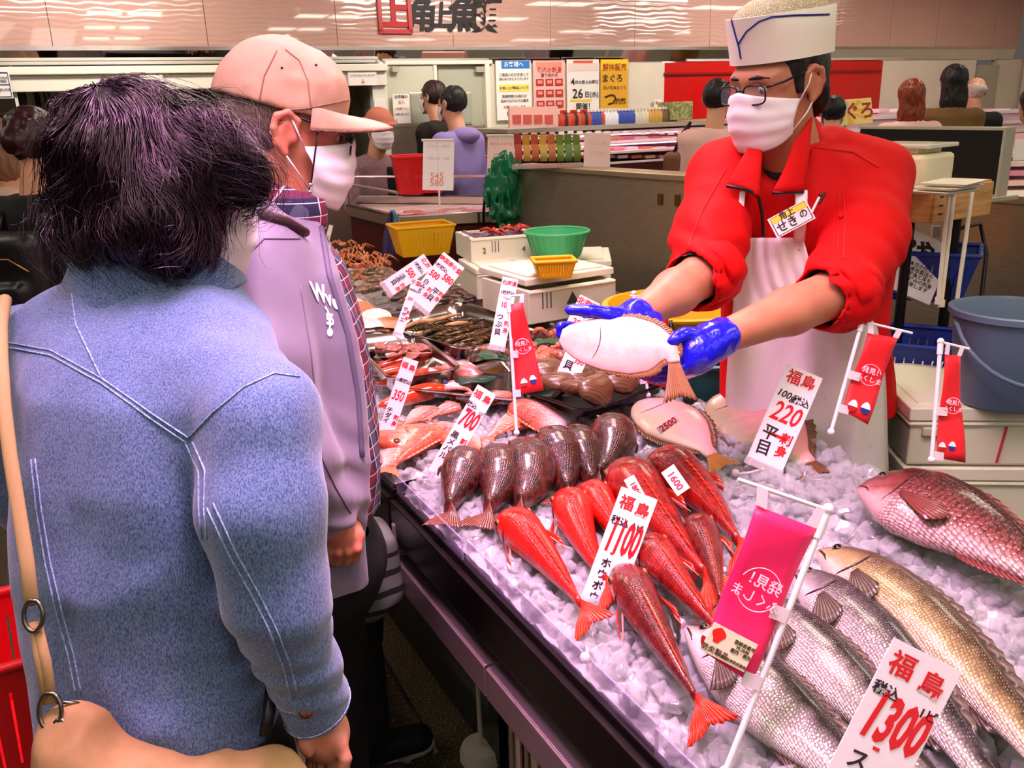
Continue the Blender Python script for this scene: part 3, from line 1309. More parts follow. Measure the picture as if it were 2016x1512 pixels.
t_eel, w_, d_, _ = tray_from('steel_tray', 'steel tray of dark slippery shellfish strips beside the styrofoam stack', (919, 686), (1100, 640), (800, 614), .955, .06)
t_r2, w2, d2, _ = tray_from('steel_tray', 'steel tray with flat dark shells below the scallops', (905, 722), (812, 652), (770, 745), .95, .055)
t_wh, w3, d3_, _ = tray_from('steel_tray', 'shallow steel tray of brown whelks behind the red banner', (1075, 790), (1210, 668), (965, 640), .925, .035)
t_cl, w4, d4, _ = tray_from('black_tray', 'black tray of large brown clams under the held flounder', (1150, 806), (1330, 745), (1075, 735), .945, .035, pm('tray_black', (18, 16, 17), .25))
t_sc, w5, d5, _ = tray_from('steel_tray', 'steel tray of scallops in front of the jacket wearer', (740, 690), (815, 625), (600, 610), .93, .045)

n = N('wet_strip')
co = n.coords('Object', (8, 60, 60))
f = n.noise(co, 2.2, 4, .6)
n.color(n.ramp(f, [(.30, (20, 14, 8)), (.48, (54, 40, 20)), (.6, (96, 70, 40)), (.75, (206, 158, 112))]))
n.set(Roughness=.08)
M_strip = n.m
# strips lying in the eel tray
for k in range(18):
 q = MB()
 y = -d_ * .36 + d_ * .72 * k / 17
 zz = .010 + .010 * (k % 3)
 pts = []
 for i in range(9):
  x = -w_ * .38 + w_ * .76 * i / 8 + random.uniform(-.005, .005)
  pts.append(Vector((x, y + .016 * math.sin(i * .9 + k * 1.7) * .6, zz + .005 * math.sin(i * 1.3 + k) + .003)))
 r_ = random.uniform(.008, .013)
 q.tube(pts, [r_ * f_ for f_ in (.3, .8, 1, 1.05, 1.1, 1, .9, .7, .3)], 8)
 if k == 0:
  Mx = basis(t_eel)
 q.v = [tuple(Mx @ Vector(p)) for p in q.v]
 pale = k in (15, 17, 13)
 o = q.build('razor_shell', M_strip if not pale else pm('pale_flesh', (216, 168, 124), .12, var=.2, vscale=30), smooth=180)
 tag(o, 'pale fleshy strip at the back of the dark shellfish tray' if pale else 'dark glossy shellfish strip lying in the steel tray', 'shellfish', 'pale strips in the tray' if pale else 'dark strips in the steel tray')
q = MB()
q.box((0, 0, .012), (w_ * .8, d_ * .8, .012))
q.v = [tuple(Mx @ Vector(p)) for p in q.v]
tag(q.build('tray_liner', M_strip, bevel=.005), 'dark wet liner under the shellfish strips in the tray', 'liner')

# ---- scallops: fan shells
def scallop_mesh(mat_, R_):
 q = MB()
 rows = []
 nr, na = 9, 33
 for sgn in (1, -1):
  P = []
  for i in range(nr):
   r = i / (nr - 1)
   row = []
   for j in range(na):
    a = PI * (.02 + .96 * j / (na - 1))
    rib = 1 + .012 * math.cos(j * PI) * r
    x = math.cos(a) * r * 1.08 * rib
    y = math.sin(a) ** .75 * r * 1.12 - .12
    z = sgn * .19 * (1 - r ** 2.2) * (1 + .05 * math.cos(j * PI) * r) + sgn * .012
    row.append(Vector((x * R_, y * R_ - .4 * R_, z * R_)))
   P.append(row)
  q.grid(P)
 q.box((0, -.52 * R_, 0), (.5 * R_, .16 * R_, .06 * R_))
 return q

def shell_mat(name, a, c):
 n = N(name)
 co = n.coords()
 w = n.node('ShaderNodeTexWave', wave_type='RINGS', rings_direction='SPHERICAL', i_Scale=40.0, i_Distortion=3.5)
 n.link(co, w.inputs[0])
 n.color(n.mix(w.outputs[1], a, c))
 n.set(Roughness=.3)
 return n.m

M_shw = shell_mat('pale_shell', (236, 206, 190), (250, 234, 222))
M_sho = shell_mat('orange_shell', (214, 118, 74), (240, 164, 118))
spots = [(700, 602, .055, M_shw, .5, .3, 'white scallop standing on edge at the top of the scallop heap'),
   (716, 610, .05, M_sho, .4, .9, 'orange edged scallop tucked behind the white ones'),
   (742, 622, .055, M_shw, -.5, .2, 'cream scallop in the middle of the scallop heap'),
   (722, 640, .058, M_shw, .5, .1, 'cream scallop lowest in the heap beside the jacket'),
   (765, 638, .056, M_sho, -.3, .15, 'orange scallop nearest the tall white price card'),
   (700, 630, .045, M_shw, .2, .0, 'small pale scallop half hidden by the jacket'),
   (690, 585, .045, M_shw, .9, .4, 'pale scallop furthest back beside the jacket')]
for i, (u, v, R_, m_, tz, ty, lab) in enumerate(spots):
 q = scallop_mesh(m_, R_)
 p = Pz(u, v, .945 + .012 * (len(spots) - i) * .5)
 M = Matrix.Translation(p) @ Matrix.Rotation(tz, 4, 'Z') @ Matrix.Rotation(.35 + ty, 4, 'X') @ Matrix.Rotation(ty * .6, 4, 'Y')
 q.v = [tuple(M @ Vector(x)) for x in q.v]
 tag(q.build('scallop', m_, smooth=60), lab, 'shellfish', 'scallops')

# ---- whelks and clams
M_whelk = shell_mat('whelk_shell', (132, 62, 44), (196, 112, 84))
M_clam = shell_mat('clam_shell', (78, 52, 32), (108, 74, 44))

def whelk(p, r, rz, rx, lab):
 q = MB()
 prof = []
 for i in range(22):
  t = i / 21
  rad = r * (1 - t) ** .8 * (1 + .10 * math.cos(t * 26)) * (min(1, t * 9) ** .5)
  prof.append((max(rad, 1e-4), -r * .5 + t * r * 2.2))
 q.lathe(prof, n=18, sx=1, sy=.86)
 q.sphere((r * .35, 0, -r * .25), r * .75, 12, 8, (1, .8, .8))
 M = Matrix.Translation(p) @ Matrix.Rotation(rz, 4, 'Z') @ Matrix.Rotation(rx, 4, 'X')
 q.v = [tuple(M @ Vector(x)) for x in q.v]
 return tag(q.build('whelk', M_whelk, smooth=180), lab, 'shellfish', 'brown whelks')

wl = [(1062, 655, 'brown whelk furthest back against the tray rim'), (1096, 660, 'brown whelk behind the gloved fingers'), (1046, 688, 'brown whelk just right of the red banner top'),
  (1070, 692, 'rosy whelk beside the green leaf'), (1092, 686, 'rosy whelk nearest the gloved fingertips'), (1078, 705, 'large glossy whelk in the middle of the whelks'), (1098, 700, 'whelk half behind the small white price card'),
  (1052, 708, 'whelk low against the red banner edge'), (1066, 716, 'small whelk just above the first clam'), (968, 690, 'orange whelk left of the red banner'), (984, 696, 'whelk under the tall white price card')]
for i, (u, v, lab) in enumerate(wl):
 whelk(Pz(u, v, .955), .024 + .004 * (i % 3), i * 1.9, 1.1 + .3 * (i % 2), lab)

def clam(p, r, rz, rx, lab):
 q = MB()
 rot = None
 q.sphere((0, 0, 0), r, 20, 14, (1.25, .92, .55))
 for i, x in enumerate(list(q.v)):
  a = x[2]
  k = 1 + .03 * math.sin((x[1] / r) * 14)
  q.v[i] = (x[0] * k, x[1] * k + abs(x[0]) * .18, x[2] * k)
 q.sphere((.9 * r, .2 * r, 0), r * .34, 10, 8, (1, .8, .7), mi=1)
 M = Matrix.Translation(p) @ Matrix.Rotation(rz, 4, 'Z') @ Matrix.Rotation(rx, 4, 'X')
 q.v = [tuple(M @ Vector(x)) for x in q.v]
 return tag(q.build('clam', [M_clam, pm('clam_foot', (196, 124, 96), .2)], smooth=180), lab, 'shellfish', 'large clams')

cl = [(1074, 730, .044, .3, .4, 'large brown clam just right of the dolls on the red banner'), (1128, 744, .042, -.2, .5, 'brown clam behind the small white price card'),
  (1177, 770, .044, .8, .9, 'dark ridged clam nearest the front rim of the black tray'), (1204, 745, .04, -.4, .4, 'brown clam under the drooping flounder edge'),
  (1225, 752, .04, .5, .5, 'clam with pinkish foot at the right of the black tray'), (1100, 752, .036, .2, .3, 'dark clam behind the clip of the small price card'), (1160, 735, .038, 1.2, .4, 'clam shaded by the flounder head'),
  (1250, 735, .038, 2.2, .4, 'clam beside the thumb of the blue glove'), (1140, 765, .036, 2.6, .4, 'dark clam left of the ridged one')]
for u, v, r, rz, rx, lab in cl:
 clam(Pz(u, v, .968), r, rz, rx, lab)
M_leaf = pm('green_leaf', (44, 84, 54), .25, var=.3, vscale=40)

def leaf(name, label, u, v, z, L, w, rz, m_=M_leaf):
 q = MB()
 P = []
 for i in range(9):
  t = i / 8
  hw = w * math.sin(PI * (t * .9 + .06)) ** .7
  P.append([Vector((L * (t - .5), hw * s, .012 * math.sin(t * 3.4) + .006 * abs(s) * math.sin(t * 9))) for s in (-1, -.5, 0, .5, 1)])
 q.grid(P)
 M = Matrix.Translation(Pz(u, v, z)) @ Matrix.Rotation(rz, 4, 'Z')
 q.v = [tuple(M @ Vector(x)) for x in q.v]
 return tag(q.build(name, m_, smooth=180, solid=.003), label, 'leaf')

leaf('green_leaf', 'green leaf among the whelks', 1080, 677, .965, .09, .03, .4)
leaf('green_leaf', 'green leaf at the left corner of the whelk tray', 965, 705, .955, .10, .035, -.5)
leaf('dark_green_leaf', 'dark green leaf beside the pink octopus head', 942, 752, .905, .15, .035, .55, pm('seaweed', (34, 62, 48), .2, var=.2, vscale=30))

# ---- crabs heap, shell heaps
n = N('crab_shell')
co = n.coords()
n.color(n.ramp(n.noise(co, 30, 3), [(.35, (206, 96, 54)), (.65, (242, 158, 112))]))
n.set(Roughness=.35)
M_crab = n.m

def crab(p, r, rz, lab, tilt):
 o = thing('crab', lab, 'crab', mat=Matrix.Translation(p) @ Matrix.Rotation(rz, 4, 'Z') @ Matrix.Rotation(tilt, 4, 'X'), group='orange crabs in the heap')
 q = MB()
 q.sphere((0, 0, 0), r, 14, 8, (1.05, .9, .45))
 q.build('carapace', M_crab, o, local=True, smooth=180)
 for side in (-1, 1):
  for k in range(4):
   q = MB()
   a = (-.8 + .5 * k)
   d = Vector((side * math.cos(a), math.sin(a), 0))
   q.tube([d * r * .85, d * r * 1.5 + Vector((0, 0, .7 * r)), d * r * 2.2 + Vector((0, 0, .25 * r)), d * r * 2.7 + Vector((0, .3 * r, -.3 * r))],
     [r * .17, r * .14, r * .11, r * .03], 6)
   q.build('leg', M_crab, o, local=True, smooth=180)
  q = MB()
  d = Vector((side * .5, -.9, 0))
  q.tube([d * r * .8, d * r * 1.4 + Vector((0, 0, .3 * r)), d * r * 1.8, d * r * 2.2], [r * .16, r * .2, r * .24, r * .04], 7)
  q.build('claw', M_crab, o, local=True, smooth=180)
 return o

cp = [(662, 500), (690, 505), (720, 508), (748, 512), (672, 520), (702, 524), (732, 526), (690, 540), (716, 545), (660, 540), (655, 512), (745, 525), (676, 482), (705, 492)]
names = ['crab at the far left of the heap by the jacket', 'crab high in the left of the heap', 'crab high in the middle of the heap', 'crab at the right end of the heap below the blue cloth',
   'crab left of centre in the heap', 'crab at the centre of the heap', 'crab right of centre in the heap', 'crab low in the middle of the heap', 'crab lowest in the heap above the oysters',
   'crab low at the left of the heap by the jacket', 'crab tucked against the white tag in the heap', 'crab at the right edge of the heap below the yellow basket', 'crab at the very back left of the heap', 'crab at the very back of the heap']
for i, (u, v) in enumerate(cp):
 crab(Pz(u, v, .882 + .012 * (i % 3)), .033, i * 1.3, 'orange ' + names[i], .25 * math.sin(i * 2.1))
n = N('oyster_shell')
co = n.coords()
n.color(n.ramp(n.noise(co, 55, 5, .7), [(.34, (46, 30, 24)), (.5, (120, 82, 62)), (.66, (214, 176, 148))]))
n.set(Roughness=.4)
n.bump(n.noise(co, 90, 4), .8, .005)
M_oyster = n.m
n = N('dark_shell')
co = n.coords()
n.color(n.ramp(n.noise(co, 45, 5, .7), [(.36, (24, 14, 12)), (.52, (72, 42, 34)), (.68, (168, 118, 98))]))
n.set(Roughness=.3)
n.bump(n.noise(co, 80, 4), .8, .005)
M_dshell = n.m

def shells(name, lab, grp, cen, n_, spread, r, m_, z):
 proto = None
 for k in range(n_):
  u = cen[0] + random.uniform(-1, 1) * spread[0]
  v = cen[1] + random.uniform(-1, 1) * spread[1]
  p = Pz(u, v, z + random.uniform(0, .02))
  M = Matrix.Translation(p) @ Matrix.Rotation(random.uniform(0, 6.3), 4, 'Z') @ Matrix.Rotation(random.uniform(-.5, .7), 4, 'X')
  if proto is None:
   q = MB()
   q.sphere((0, 0, 0), r, 14, 8, (1.3, .85, .32))
   for i, x in enumerate(q.v):
    nn = math.sin(x[0] * 260) * .05 + math.sin(x[1] * 330 + 1) * .05 + 1
    q.v[i] = (x[0] * nn, x[1] * nn, x[2] * (2 - nn) + .15 * abs(x[0]))
   proto = q.build(name, m_, smooth=60)
   o = proto
  else:
   o = proto.copy()
   C.objects.link(o)
  o.matrix_basis = M
  s_ = random.uniform(.8, 1.2)
  o.scale = (s_, s_, s_)
  tag(o, lab, 'shellfish', grp)

shells('oyster', 'rough brown oyster heaped in front of the orange crabs', 'oysters by the crabs', (725, 553), 34, (70, 20), .034, M_oyster, .945)
shells('abalone', 'dark wet shell heaped around the feet of the slanted price cards', 'dark shells by the slanted cards', (850, 578), 42, (88, 17), .026, M_dshell, .945)
shells('turban_shell', 'small pinkish shell in the tray below the tall white card', 'small shells in the steel tray', (790, 692), 30, (46, 10), .018, pm('rosy_shell', (176, 104, 92), .4, var=.5, vscale=60, bump=.5, bscale=120, bdist=.004), .925)
q = MB()
q.lathe([(.001, 0), (.07, .0), (.10, .05), (.104, .052), (.098, .05), (.068, .005)], Pz(775, 605, .92), 28)
tag(q.build('clear_dish', M_glass, smooth=60), 'clear plastic dish under the dark shells by the scallops', 'dish')

# ---- work table behind the counter and the styrofoam boxes on it
TT0, TT1 = .835, 1.52
o = thing('work_table', 'steel work table behind the counter carrying the styrofoam boxes', 'table', loc=CT(-1.4, 1.2, 0))
q = MB()
q.box(CT(-1.45, (TT0 + TT1) / 2, .83), (1.9, TT1 - TT0, .03), CROT)
q.build('table_top', M_steel, o, bevel=.003)
for s in (-2.35, -.55):
 for t in (TT0 + .05, TT1 - .05):
  q = MB()
  q.tube([CT(s, t, 0), CT(s, t, .82)], .02, 10)
  q.build('leg', M_chrome, o, smooth=40)

def styro(name, label, fl, D, w, dp, h, ang, lid=True, marks=(), z=None, group=None, lidoff=(0, 0, 0)):
 """box from the pixel of its front-left bottom corner; z = height it stands at"""
 p = Pz(fl[0], fl[1], z)
 M = Matrix.Translation(p) @ Matrix.Rotation(ang, 4, 'Z')
 o = thing(name, label, 'box', mat=M, group=group)
 q = MB()
 t = .02
 hh = h - (.022 if lid else 0)
 q.box((w / 2, t / 2, hh / 2), (w, t, hh))
 q.box((w / 2, dp - t / 2, hh / 2), (w, t, hh))
 q.box((t / 2, dp / 2, hh / 2), (t, dp - 2 * t, hh))
 q.box((w - t / 2, dp / 2, hh / 2), (t, dp - 2 * t, hh))
 q.box((w / 2, dp / 2, t / 2), (w - 2 * t, dp - 2 * t, t))
 for zz in (hh * .5,):
  q.box((w / 2, -.001, hh - .006), (w * .98, .004, .006))
 q.build('box_body', M_foam, o, local=True, bevel=.005)
 if lid:
  q = MB()
  q.box((w / 2 + lidoff[0], dp / 2 + lidoff[1], h - .012 + lidoff[2]), (w + .006, dp + .006, .022))
  q.box((w * .28 + lidoff[0], dp / 2 + lidoff[1], h + lidoff[2] + .002), (w * .44, dp * .86, .008))
  q.box((w * .74 + lidoff[0], dp / 2 + lidoff[1], h + lidoff[2] + .002), (w * .40, dp * .86, .008))
  q.build('lid', M_foamlid, o, local=True, bevel=.004)
 for (kind, x, zf, s_) in marks:
  if kind == 'bars':
   for k in range(3):
    q = MB()
    q.box((x + k * s_ * .3, -.0015, zf * h), (s_ * .06, .002, s_))
    q.build('printed_bar', ink((70, 76, 96)), o, local=True)
  else:
   text(o, kind, x, -.002, s_, (60, 60, 70) if kind != '朝' else (196, 60, 50), rotx=PI / 2, z=zf * h)
   TEXTS[-1].location = (x, -.003, zf * h)
 return o

ROT0 = -.36
styro('styrofoam_box', 'lower styrofoam box of the front right pair', (1042, 690), 0, .33, .30, .112, .52, False, [('朝', .04, .55, .05), ('bars', .22, .5, .05)], .846)
styro('styrofoam_box', 'upper styrofoam box of the front right pair with raised lid', (1042, 640), 0, .33, .30, .125, .52, True, [('bars', .05, .55, .05), ('▲', .16, .5, .05)], .958, lidoff=(.01, .03, .012))
styro('styrofoam_box', 'long lidless styrofoam box behind the tall white price card', (935, 640), 0, .34, .24, .11, .30, True, [('2', .05, .5, .035), ('bars', .10, .5, .05)], .846)
styro('styrofoam_box', 'styrofoam box with a lid in the middle of the left stack', (940, 590), 0, .30, .24, .11, .30, True, [('2', .06, .5, .035), ('bars', .12, .5, .05)], .957)
styro('styrofoam_box', 'styrofoam box at the bottom left of the stack, partly hidden', (908, 588), 0, .16, .22, .11, .30, True, [], .846)
cb = styro('styrofoam_box', 'topmost styrofoam box on the left stack holding wrapped crab', (928, 517), 0, .26, .22, .085, .30, False, [('2', .05, .45, .03), ('bars', .08, .6, .04), ('4', .2, .4, .03)], 1.068)
q = MB()
P = []
for i in range(9):
 P.append([Vector((.26 * i / 8, .01 + .2 * j / 6, .078 + .012 * math.sin(i * 1.9 + j) * math.sin(j * 1.3))) for j in range(7)])
q.grid(P)
q.v = [tuple(basis(cb) @ Vector(p)) for p in q.v]
tag(q.build('plastic_wrap', pm('purple_film', (110, 44, 120), .1, trans=.3, spec=.8), smooth=180, solid=.001), 'shiny purple plastic film over the open box on the left stack', 'wrap')
for k in range(9):
 q = MB()
 a = k * .7
 c = Vector((.17 + .07 * math.cos(a * 1.7), .11 + .05 * math.sin(a * 2.3), .093))
 q.tube([c + Vector((-.03 * math.cos(a), -.03 * math.sin(a), 0)), c + Vector((0, 0, .008)), c + Vector((.03 * math.cos(a), .03 * math.sin(a), 0))], [.006, .007, .003], 7)
 q.v = [tuple(basis(cb) @ Vector(p)) for p in q.v]
 tag(q.build('boiled_crab', pm('crab_red', (206, 54, 26), .2), smooth=180), 'red crab leg lying on the purple film', 'crab', 'red crab legs on the film')
styro('styrofoam_box', 'wide lidded styrofoam box at the back carrying the green basket', (985, 575), 0, .40, .30, .11, -.08, True, [], .958)
styro('styrofoam_box', 'plain styrofoam box under the wide lidded one', (985, 612), 0, .40, .30, .11, -.08, True, [], .846)

def basket(name, label, p, w, dp, h, m_, rz, slots=True, taper=.78, rim=.012):
 o = thing(name, label, 'basket', mat=Matrix.Translation(p) @ Matrix.Rotation(rz, 4, 'Z'))
 q = MB()
 # slotted walls
 nn = 14
 for side in range(4):
  for k in range(nn):
   t0, t1 = (k + .16) / nn, (k + 1) / nn
   for (z0, z1) in ((0, .12), (.12, .78), (.78, 1.0)):
    a0, a1 = (k / nn, (k + 1) / nn) if z0 != .12 else (t0, t1)
    pts = []
    for a, z in ((a0, z0), (a1, z0), (a1, z1), (a0, z1)):
     f = taper + (1 - taper) * z
     e = a * 2 - 1
     x, y = (e * w / 2 * f, -dp / 2 * f) if side in (0, 2) else (w / 2 * f, e * dp / 2 * f)
     if side == 2:
      x, y = -x, -y
     if side == 3:
      x, y = -x, -y
     pts.append((x, y, z * h))
    q.add(pts, [(0, 1, 2, 3)])
 q.add([(-w / 2 * taper, -dp / 2 * taper, 0), (w / 2 * taper, -dp / 2 * taper, 0), (w / 2 * taper, dp / 2 * taper, 0), (-w / 2 * taper, dp / 2 * taper, 0)], [(0, 1, 2, 3)])
 q.build('basket_body', m_, o, local=True, solid=.003)
 q = MB()
 pts = [(-w / 2, -dp / 2, h), (w / 2, -dp / 2, h), (w / 2, dp / 2, h), (-w / 2, dp / 2, h)]
 for i in range(4):
  a, c = Vector(pts[i]), Vector(pts[(i + 1) % 4])
  q.tube([a, c], rim * .55, 8)
  q.sphere(a, rim * .55, 8, 6)
 q.build('rim', m_, o, local=True, smooth=60)
 return o

M_yel = pm('yellow_plastic', (240, 178, 8), .35)
basket('yellow_basket', 'small yellow basket on the front styrofoam lid', Pz(1090, 543, 1.100), .125, .085, .05, M_yel, .1)
basket('yellow_basket', 'bright yellow basket behind the two slanted price cards', Pz(815, 522, .95) + Vector((.02, .2, .02)), .27, .19, .13, M_yel, .35)
# round green colander
M_green = pm('green_plastic', (64, 176, 112), .4)
gp = Pz(1097, 506, 1.085)
o = thing('green_basket', 'round light green plastic basin on the styrofoam lid', 'basin', gp)
q = MB()
q.lathe([(.001, 0), (.078, 0), (.084, .006), (.110, .088), (.1125, .092), (.108, .090), (.080, .010), (.001, .006)], n=48)
q.build('basin_bowl', M_green, o, local=True, smooth=45)
q = MB()
ring = [(.113 * math.cos(a), .113 * math.sin(a), .091) for a in [2 * PI * k / 40 for k in range(41)]]
q.tube(ring, .0055, 8, cap=False)
q.build('rim', M_green, o, local=True, smooth=180)
q = MB()
for k in range(24):
 a = 2 * PI * k / 24
 q.tube([(.0845 * math.cos(a), .0845 * math.sin(a), .008), (.1105 * math.cos(a), .1105 * math.sin(a), .086)], .0012, 5)
q.build('ribs', M_green, o, local=True, smooth=60)

# ---- steel partition behind the worker
o = thing('steel_partition', 'long brushed steel partition wall behind the worker', 'partition', loc=FT(.4, 2.0, 0))
q = MB()
q.box(FT(.55, 2.06, .64), (6.1, .10, 1.28), FROT)
q.build('partition_wall', M_steel, o)
q = MB()
q.box(FT(.55, 2.07, 1.29), (6.12, .15, .025), FROT)
q.build('top_ledge', pm('ledge', (186, 164, 132), .3, metal=.6), o, bevel=.004)
for k, (u, v) in enumerate(((1300, 392), (1334, 394))):
 q = MB()
 p = Pplane(u, v, FT(0, 2.008, 0), -F2)
 q.box(p, (.03, .012, .05), FROT)
 q.build('wall_fitting', pm('brass_fitting', (120, 86, 40), .4, metal=.7), o, bevel=.003)
q = MB()
for s in (-2.62, -2.54):
 q.tube([FT(s, 2.0, .0), FT(s, 2.0, 1.02)], .017, 10)
o2 = thing('pipe_pair', 'pair of pale upright pipes at the end of the steel partition', 'pipe', loc=FT(-2.58, 2.0, 0))
q.build('pipes', M_pipe, o2, smooth=40)

# ---- low freezer in front of the doors
o = thing('freezer_case', 'low dark red freezer case with steel rim by the doors', 'freezer', loc=Pz(830, 520, .0))
zt_ = 1.04
fl_, fr_, bl_, br_ = Pz(688, 402, zt_), Pz(785, 424, zt_), Pz(700, 384, zt_), Pz(1000, 385, zt_)
fr2 = Pz(1000, 412, zt_)
pol = [fl_, fr_, fr2, br_, bl_]
q = MB()
q.prism([(p.x, p.y) for p in pol], 0.05, .97)
q.build('case_body', M_dred, o, bevel=.01)
q = MB()
for i in range(5):
 a, c = pol[i], pol[(i + 1) % 5]
 d = (c - a)
 q.box((a + c) / 2 - Vector((0, 0, .035)), (d.length + .02, .05, .07), Matrix.Rotation(math.atan2(d.y, d.x), 3, 'Z'))
q.build('steel_rim', M_chrome, o, bevel=.008)
cenp = sum(pol, Vector()) / 5
q = MB()
q.prism([((p.x - cenp.x) * .93 + cenp.x, (p.y - cenp.y) * .9 + cenp.y) for p in pol], .95, .985)
q.build('frost_floor', pm('frost', (238, 200, 200), .5, var=.15, vscale=14), o)
for i in (4, 3, 0):
 a, c = pol[i], pol[(i + 1) % 5]
 d = c - a
 q = MB()
 q.box((a + c) / 2 + Vector((0, 0, .06)), (d.length, .006, .12), Matrix.Rotation(math.atan2(d.y, d.x), 3, 'Z'))
 q.build('glass_guard', M_glass, o)
 q = MB()
 q.tube([a + Vector((0, 0, .125)), c + Vector((0, 0, .125))], .009, 8)
 q.build('guard_rail', pm('rose_rail', (226, 186, 184), .25, metal=.5), o, smooth=40)
for k in range(12):
 f = k / 11
 p = fr_.lerp(fr2, .05 + .85 * f) + (bl_ - fl_).normalized() * (.25 + .12 * (k % 2))
 q = MB()
 q.box(Vector((p.x, p.y, 1.005)), (.11, .08, .03), Matrix.Rotation(.2 + .1 * k, 3, 'Z'))
 tag(q.build('fish_pack', pm('pink_pack', (236, 150, 160) if k % 3 else (250, 220, 226), .2), bevel=.005), 'pink wrapped fish pack lying in the low freezer case', 'pack', 'fish packs in the freezer')

# cloths hung on the freezer corner
def cloth_strip(name, label, px, D, w, m_, rz=0):
 q = MB()
 P = []
 for i, (u, v, ww) in enumerate(px):
  c = W(u, v, D)
  P.append([c + Vector((ww * (j / 6 - .5), .018 * math.sin(j * 1.9 + i * .4), 0)) for j in range(7)])
 q.grid(P)
 return tag(q.build(name, m_, smooth=180, solid=.006, subsurf=1), label, 'cloth')

DF = proj(fr_)[2] - .04
cloth_strip('blue_cloth', 'pale blue cloth hung on the corner of the red freezer', [(772, 412, .03), (776, 430, .05), (784, 450, .07), (792, 466, .08), (796, 482, .06)], DF, .1, pm('blue_cloth', (112, 168, 186), .7))
cloth_strip('purple_cloth', 'dark purple cloth hanging below the pale blue one', [(770, 416, .02), (768, 440, .05), (766, 465, .07), (765, 490, .08), (764, 512, .06)], DF - .02, .1, pm('purple_cloth', (62, 44, 92), .7))

# ---- green plastic bag hung at the partition end
def blob(name, label, cat, cen, rad, m_, seed=1, amp=.02, freq=(14, 14, 9), h=.012, ex=.06):
 fn = wrinkle(ell(cen, rad), amp, freq, seed, amp * .4, (60, 60, 30))
 lo = [cen[i] - rad[i] - ex for i in range(3)]
 hi = [cen[i] + rad[i] + ex for i in range(3)]
 return tag(sdf_obj(name, fn, lo, hi, h, m_, it=1), label, cat)

gb = Pplane(996, 372, FT(-2.5, 1.96, 0), -F2)
blob('green_bag', 'crumpled green plastic bag hung at the end of the partition', 'bag', gb, (.085, .06, .155), pm('green_film', (34, 150, 100), .12, trans=.35, spec=.8), 4, .05, (24, 24, 9))
q = MB()
q.tube([Pplane(u, v, FT(-2.6, 1.9, 0), -F2) for u, v in ((975, 352), (962, 362), (955, 380), (952, 420), (953, 470))], .008, 8)
tag(q.build('black_hose', M_black, smooth=180), 'black hose looping down beside the green bag', 'hose')
# ================================================================== fish
def skin(name, dorsal, mid, belly, scale=0.006, dark=.5, rough=.22, metal=0, blotch=0, blotch_rgb=(20, 10, 8), bump=.5, spec=.6, pos=(.12, .5, .85)):
 """fish skin: pigment from belly to back (attribute dors), scales in the skin's own map"""
 n = N(name)
 d = n.attr('dors').outputs['Fac']
 t = n.attr('along').outputs['Fac']
 f = n.math('MULTIPLY_ADD', d, .5)
 f.node.inputs[2].default_value = .5
 co = n.coords('Object')
 ns = n.noise(co, 34, 4, .6)
 f2 = n.math('ADD', f, n.math('MULTIPLY', n.math('SUBTRACT', ns, .5), .42))
 c = n.ramp(f2, [(pos[0], belly), (pos[1], mid), (pos[2], dorsal)])
 uv = n.coords('UV', (1 / scale, 1 / scale, 1))
 br = n.node('ShaderNodeTexBrick')
 vo = n.node('ShaderNodeTexVoronoi', feature='F1', i_Scale=1.0, i_Randomness=.35)
 n.link(uv, vo.inputs[0])
 n.t.nodes.remove(br)
 edge = n.ramp(vo.outputs[0], [(.35, (255, 255, 255)), (.62, (0, 0, 0))])
 # no scales on the head
 body = n.ramp(t, [(.20, (0, 0, 0)), (.26, (255, 255, 255))])
 k = n.math('MULTIPLY', n.math('SUBTRACT', 1.0, edge), body)
 k = n.math('MULTIPLY', k, dark)
 c = n.mix(k, c, n.mix(.75, c, (10, 6, 6)))
 if blotch:
  bl = n.noise(co, 48, 5, .7)
  c = n.mix(n.math('MULTIPLY', n.ramp(bl, [(.46, (0, 0, 0)), (.58, (255, 255, 255))]), blotch), c, blotch_rgb)
 n.color(c)
 n.set(Roughness=rough, Metallic=metal)
 n.b.inputs['Specular IOR Level'].default_value = spec
 n.b.inputs['Coat Weight'].default_value = .35
 n.b.inputs['Coat Roughness'].default_value = .12
 h = n.math('MULTIPLY', edge, body)
 n.bump(n.math('ADD', h, n.math('MULTIPLY', n.noise(co, 180, 2), .6)), bump, .0012)
 return n.m

def finmat(name, a, c, rough=.25):
 n = N(name)
 r = n.attr('rayk').outputs['Fac']
 s = n.math('SINE', n.math('MULTIPLY', r, 6.2832))
 co = n.coords()
 n.color(n.mix(n.math('MULTIPLY_ADD', s, .5), a, c))
 n.set(Roughness=rough)
 n.bump(s, .5, .0015)
 return n.m

def bez(pts, t):
 p = [Vector(x) for x in pts]
 while len(p) > 1:
  p = [p[i].lerp(p[i + 1], t) for i in range(len(p) - 1)]
 return p[0]

M_eyew = pm('fish_eye_ring', (120, 84, 50), .08)
M_eyeb = pm('fish_eye_pupil', (8, 8, 10), .04)
M_mouth = pm('fish_line', (40, 14, 14), .3)

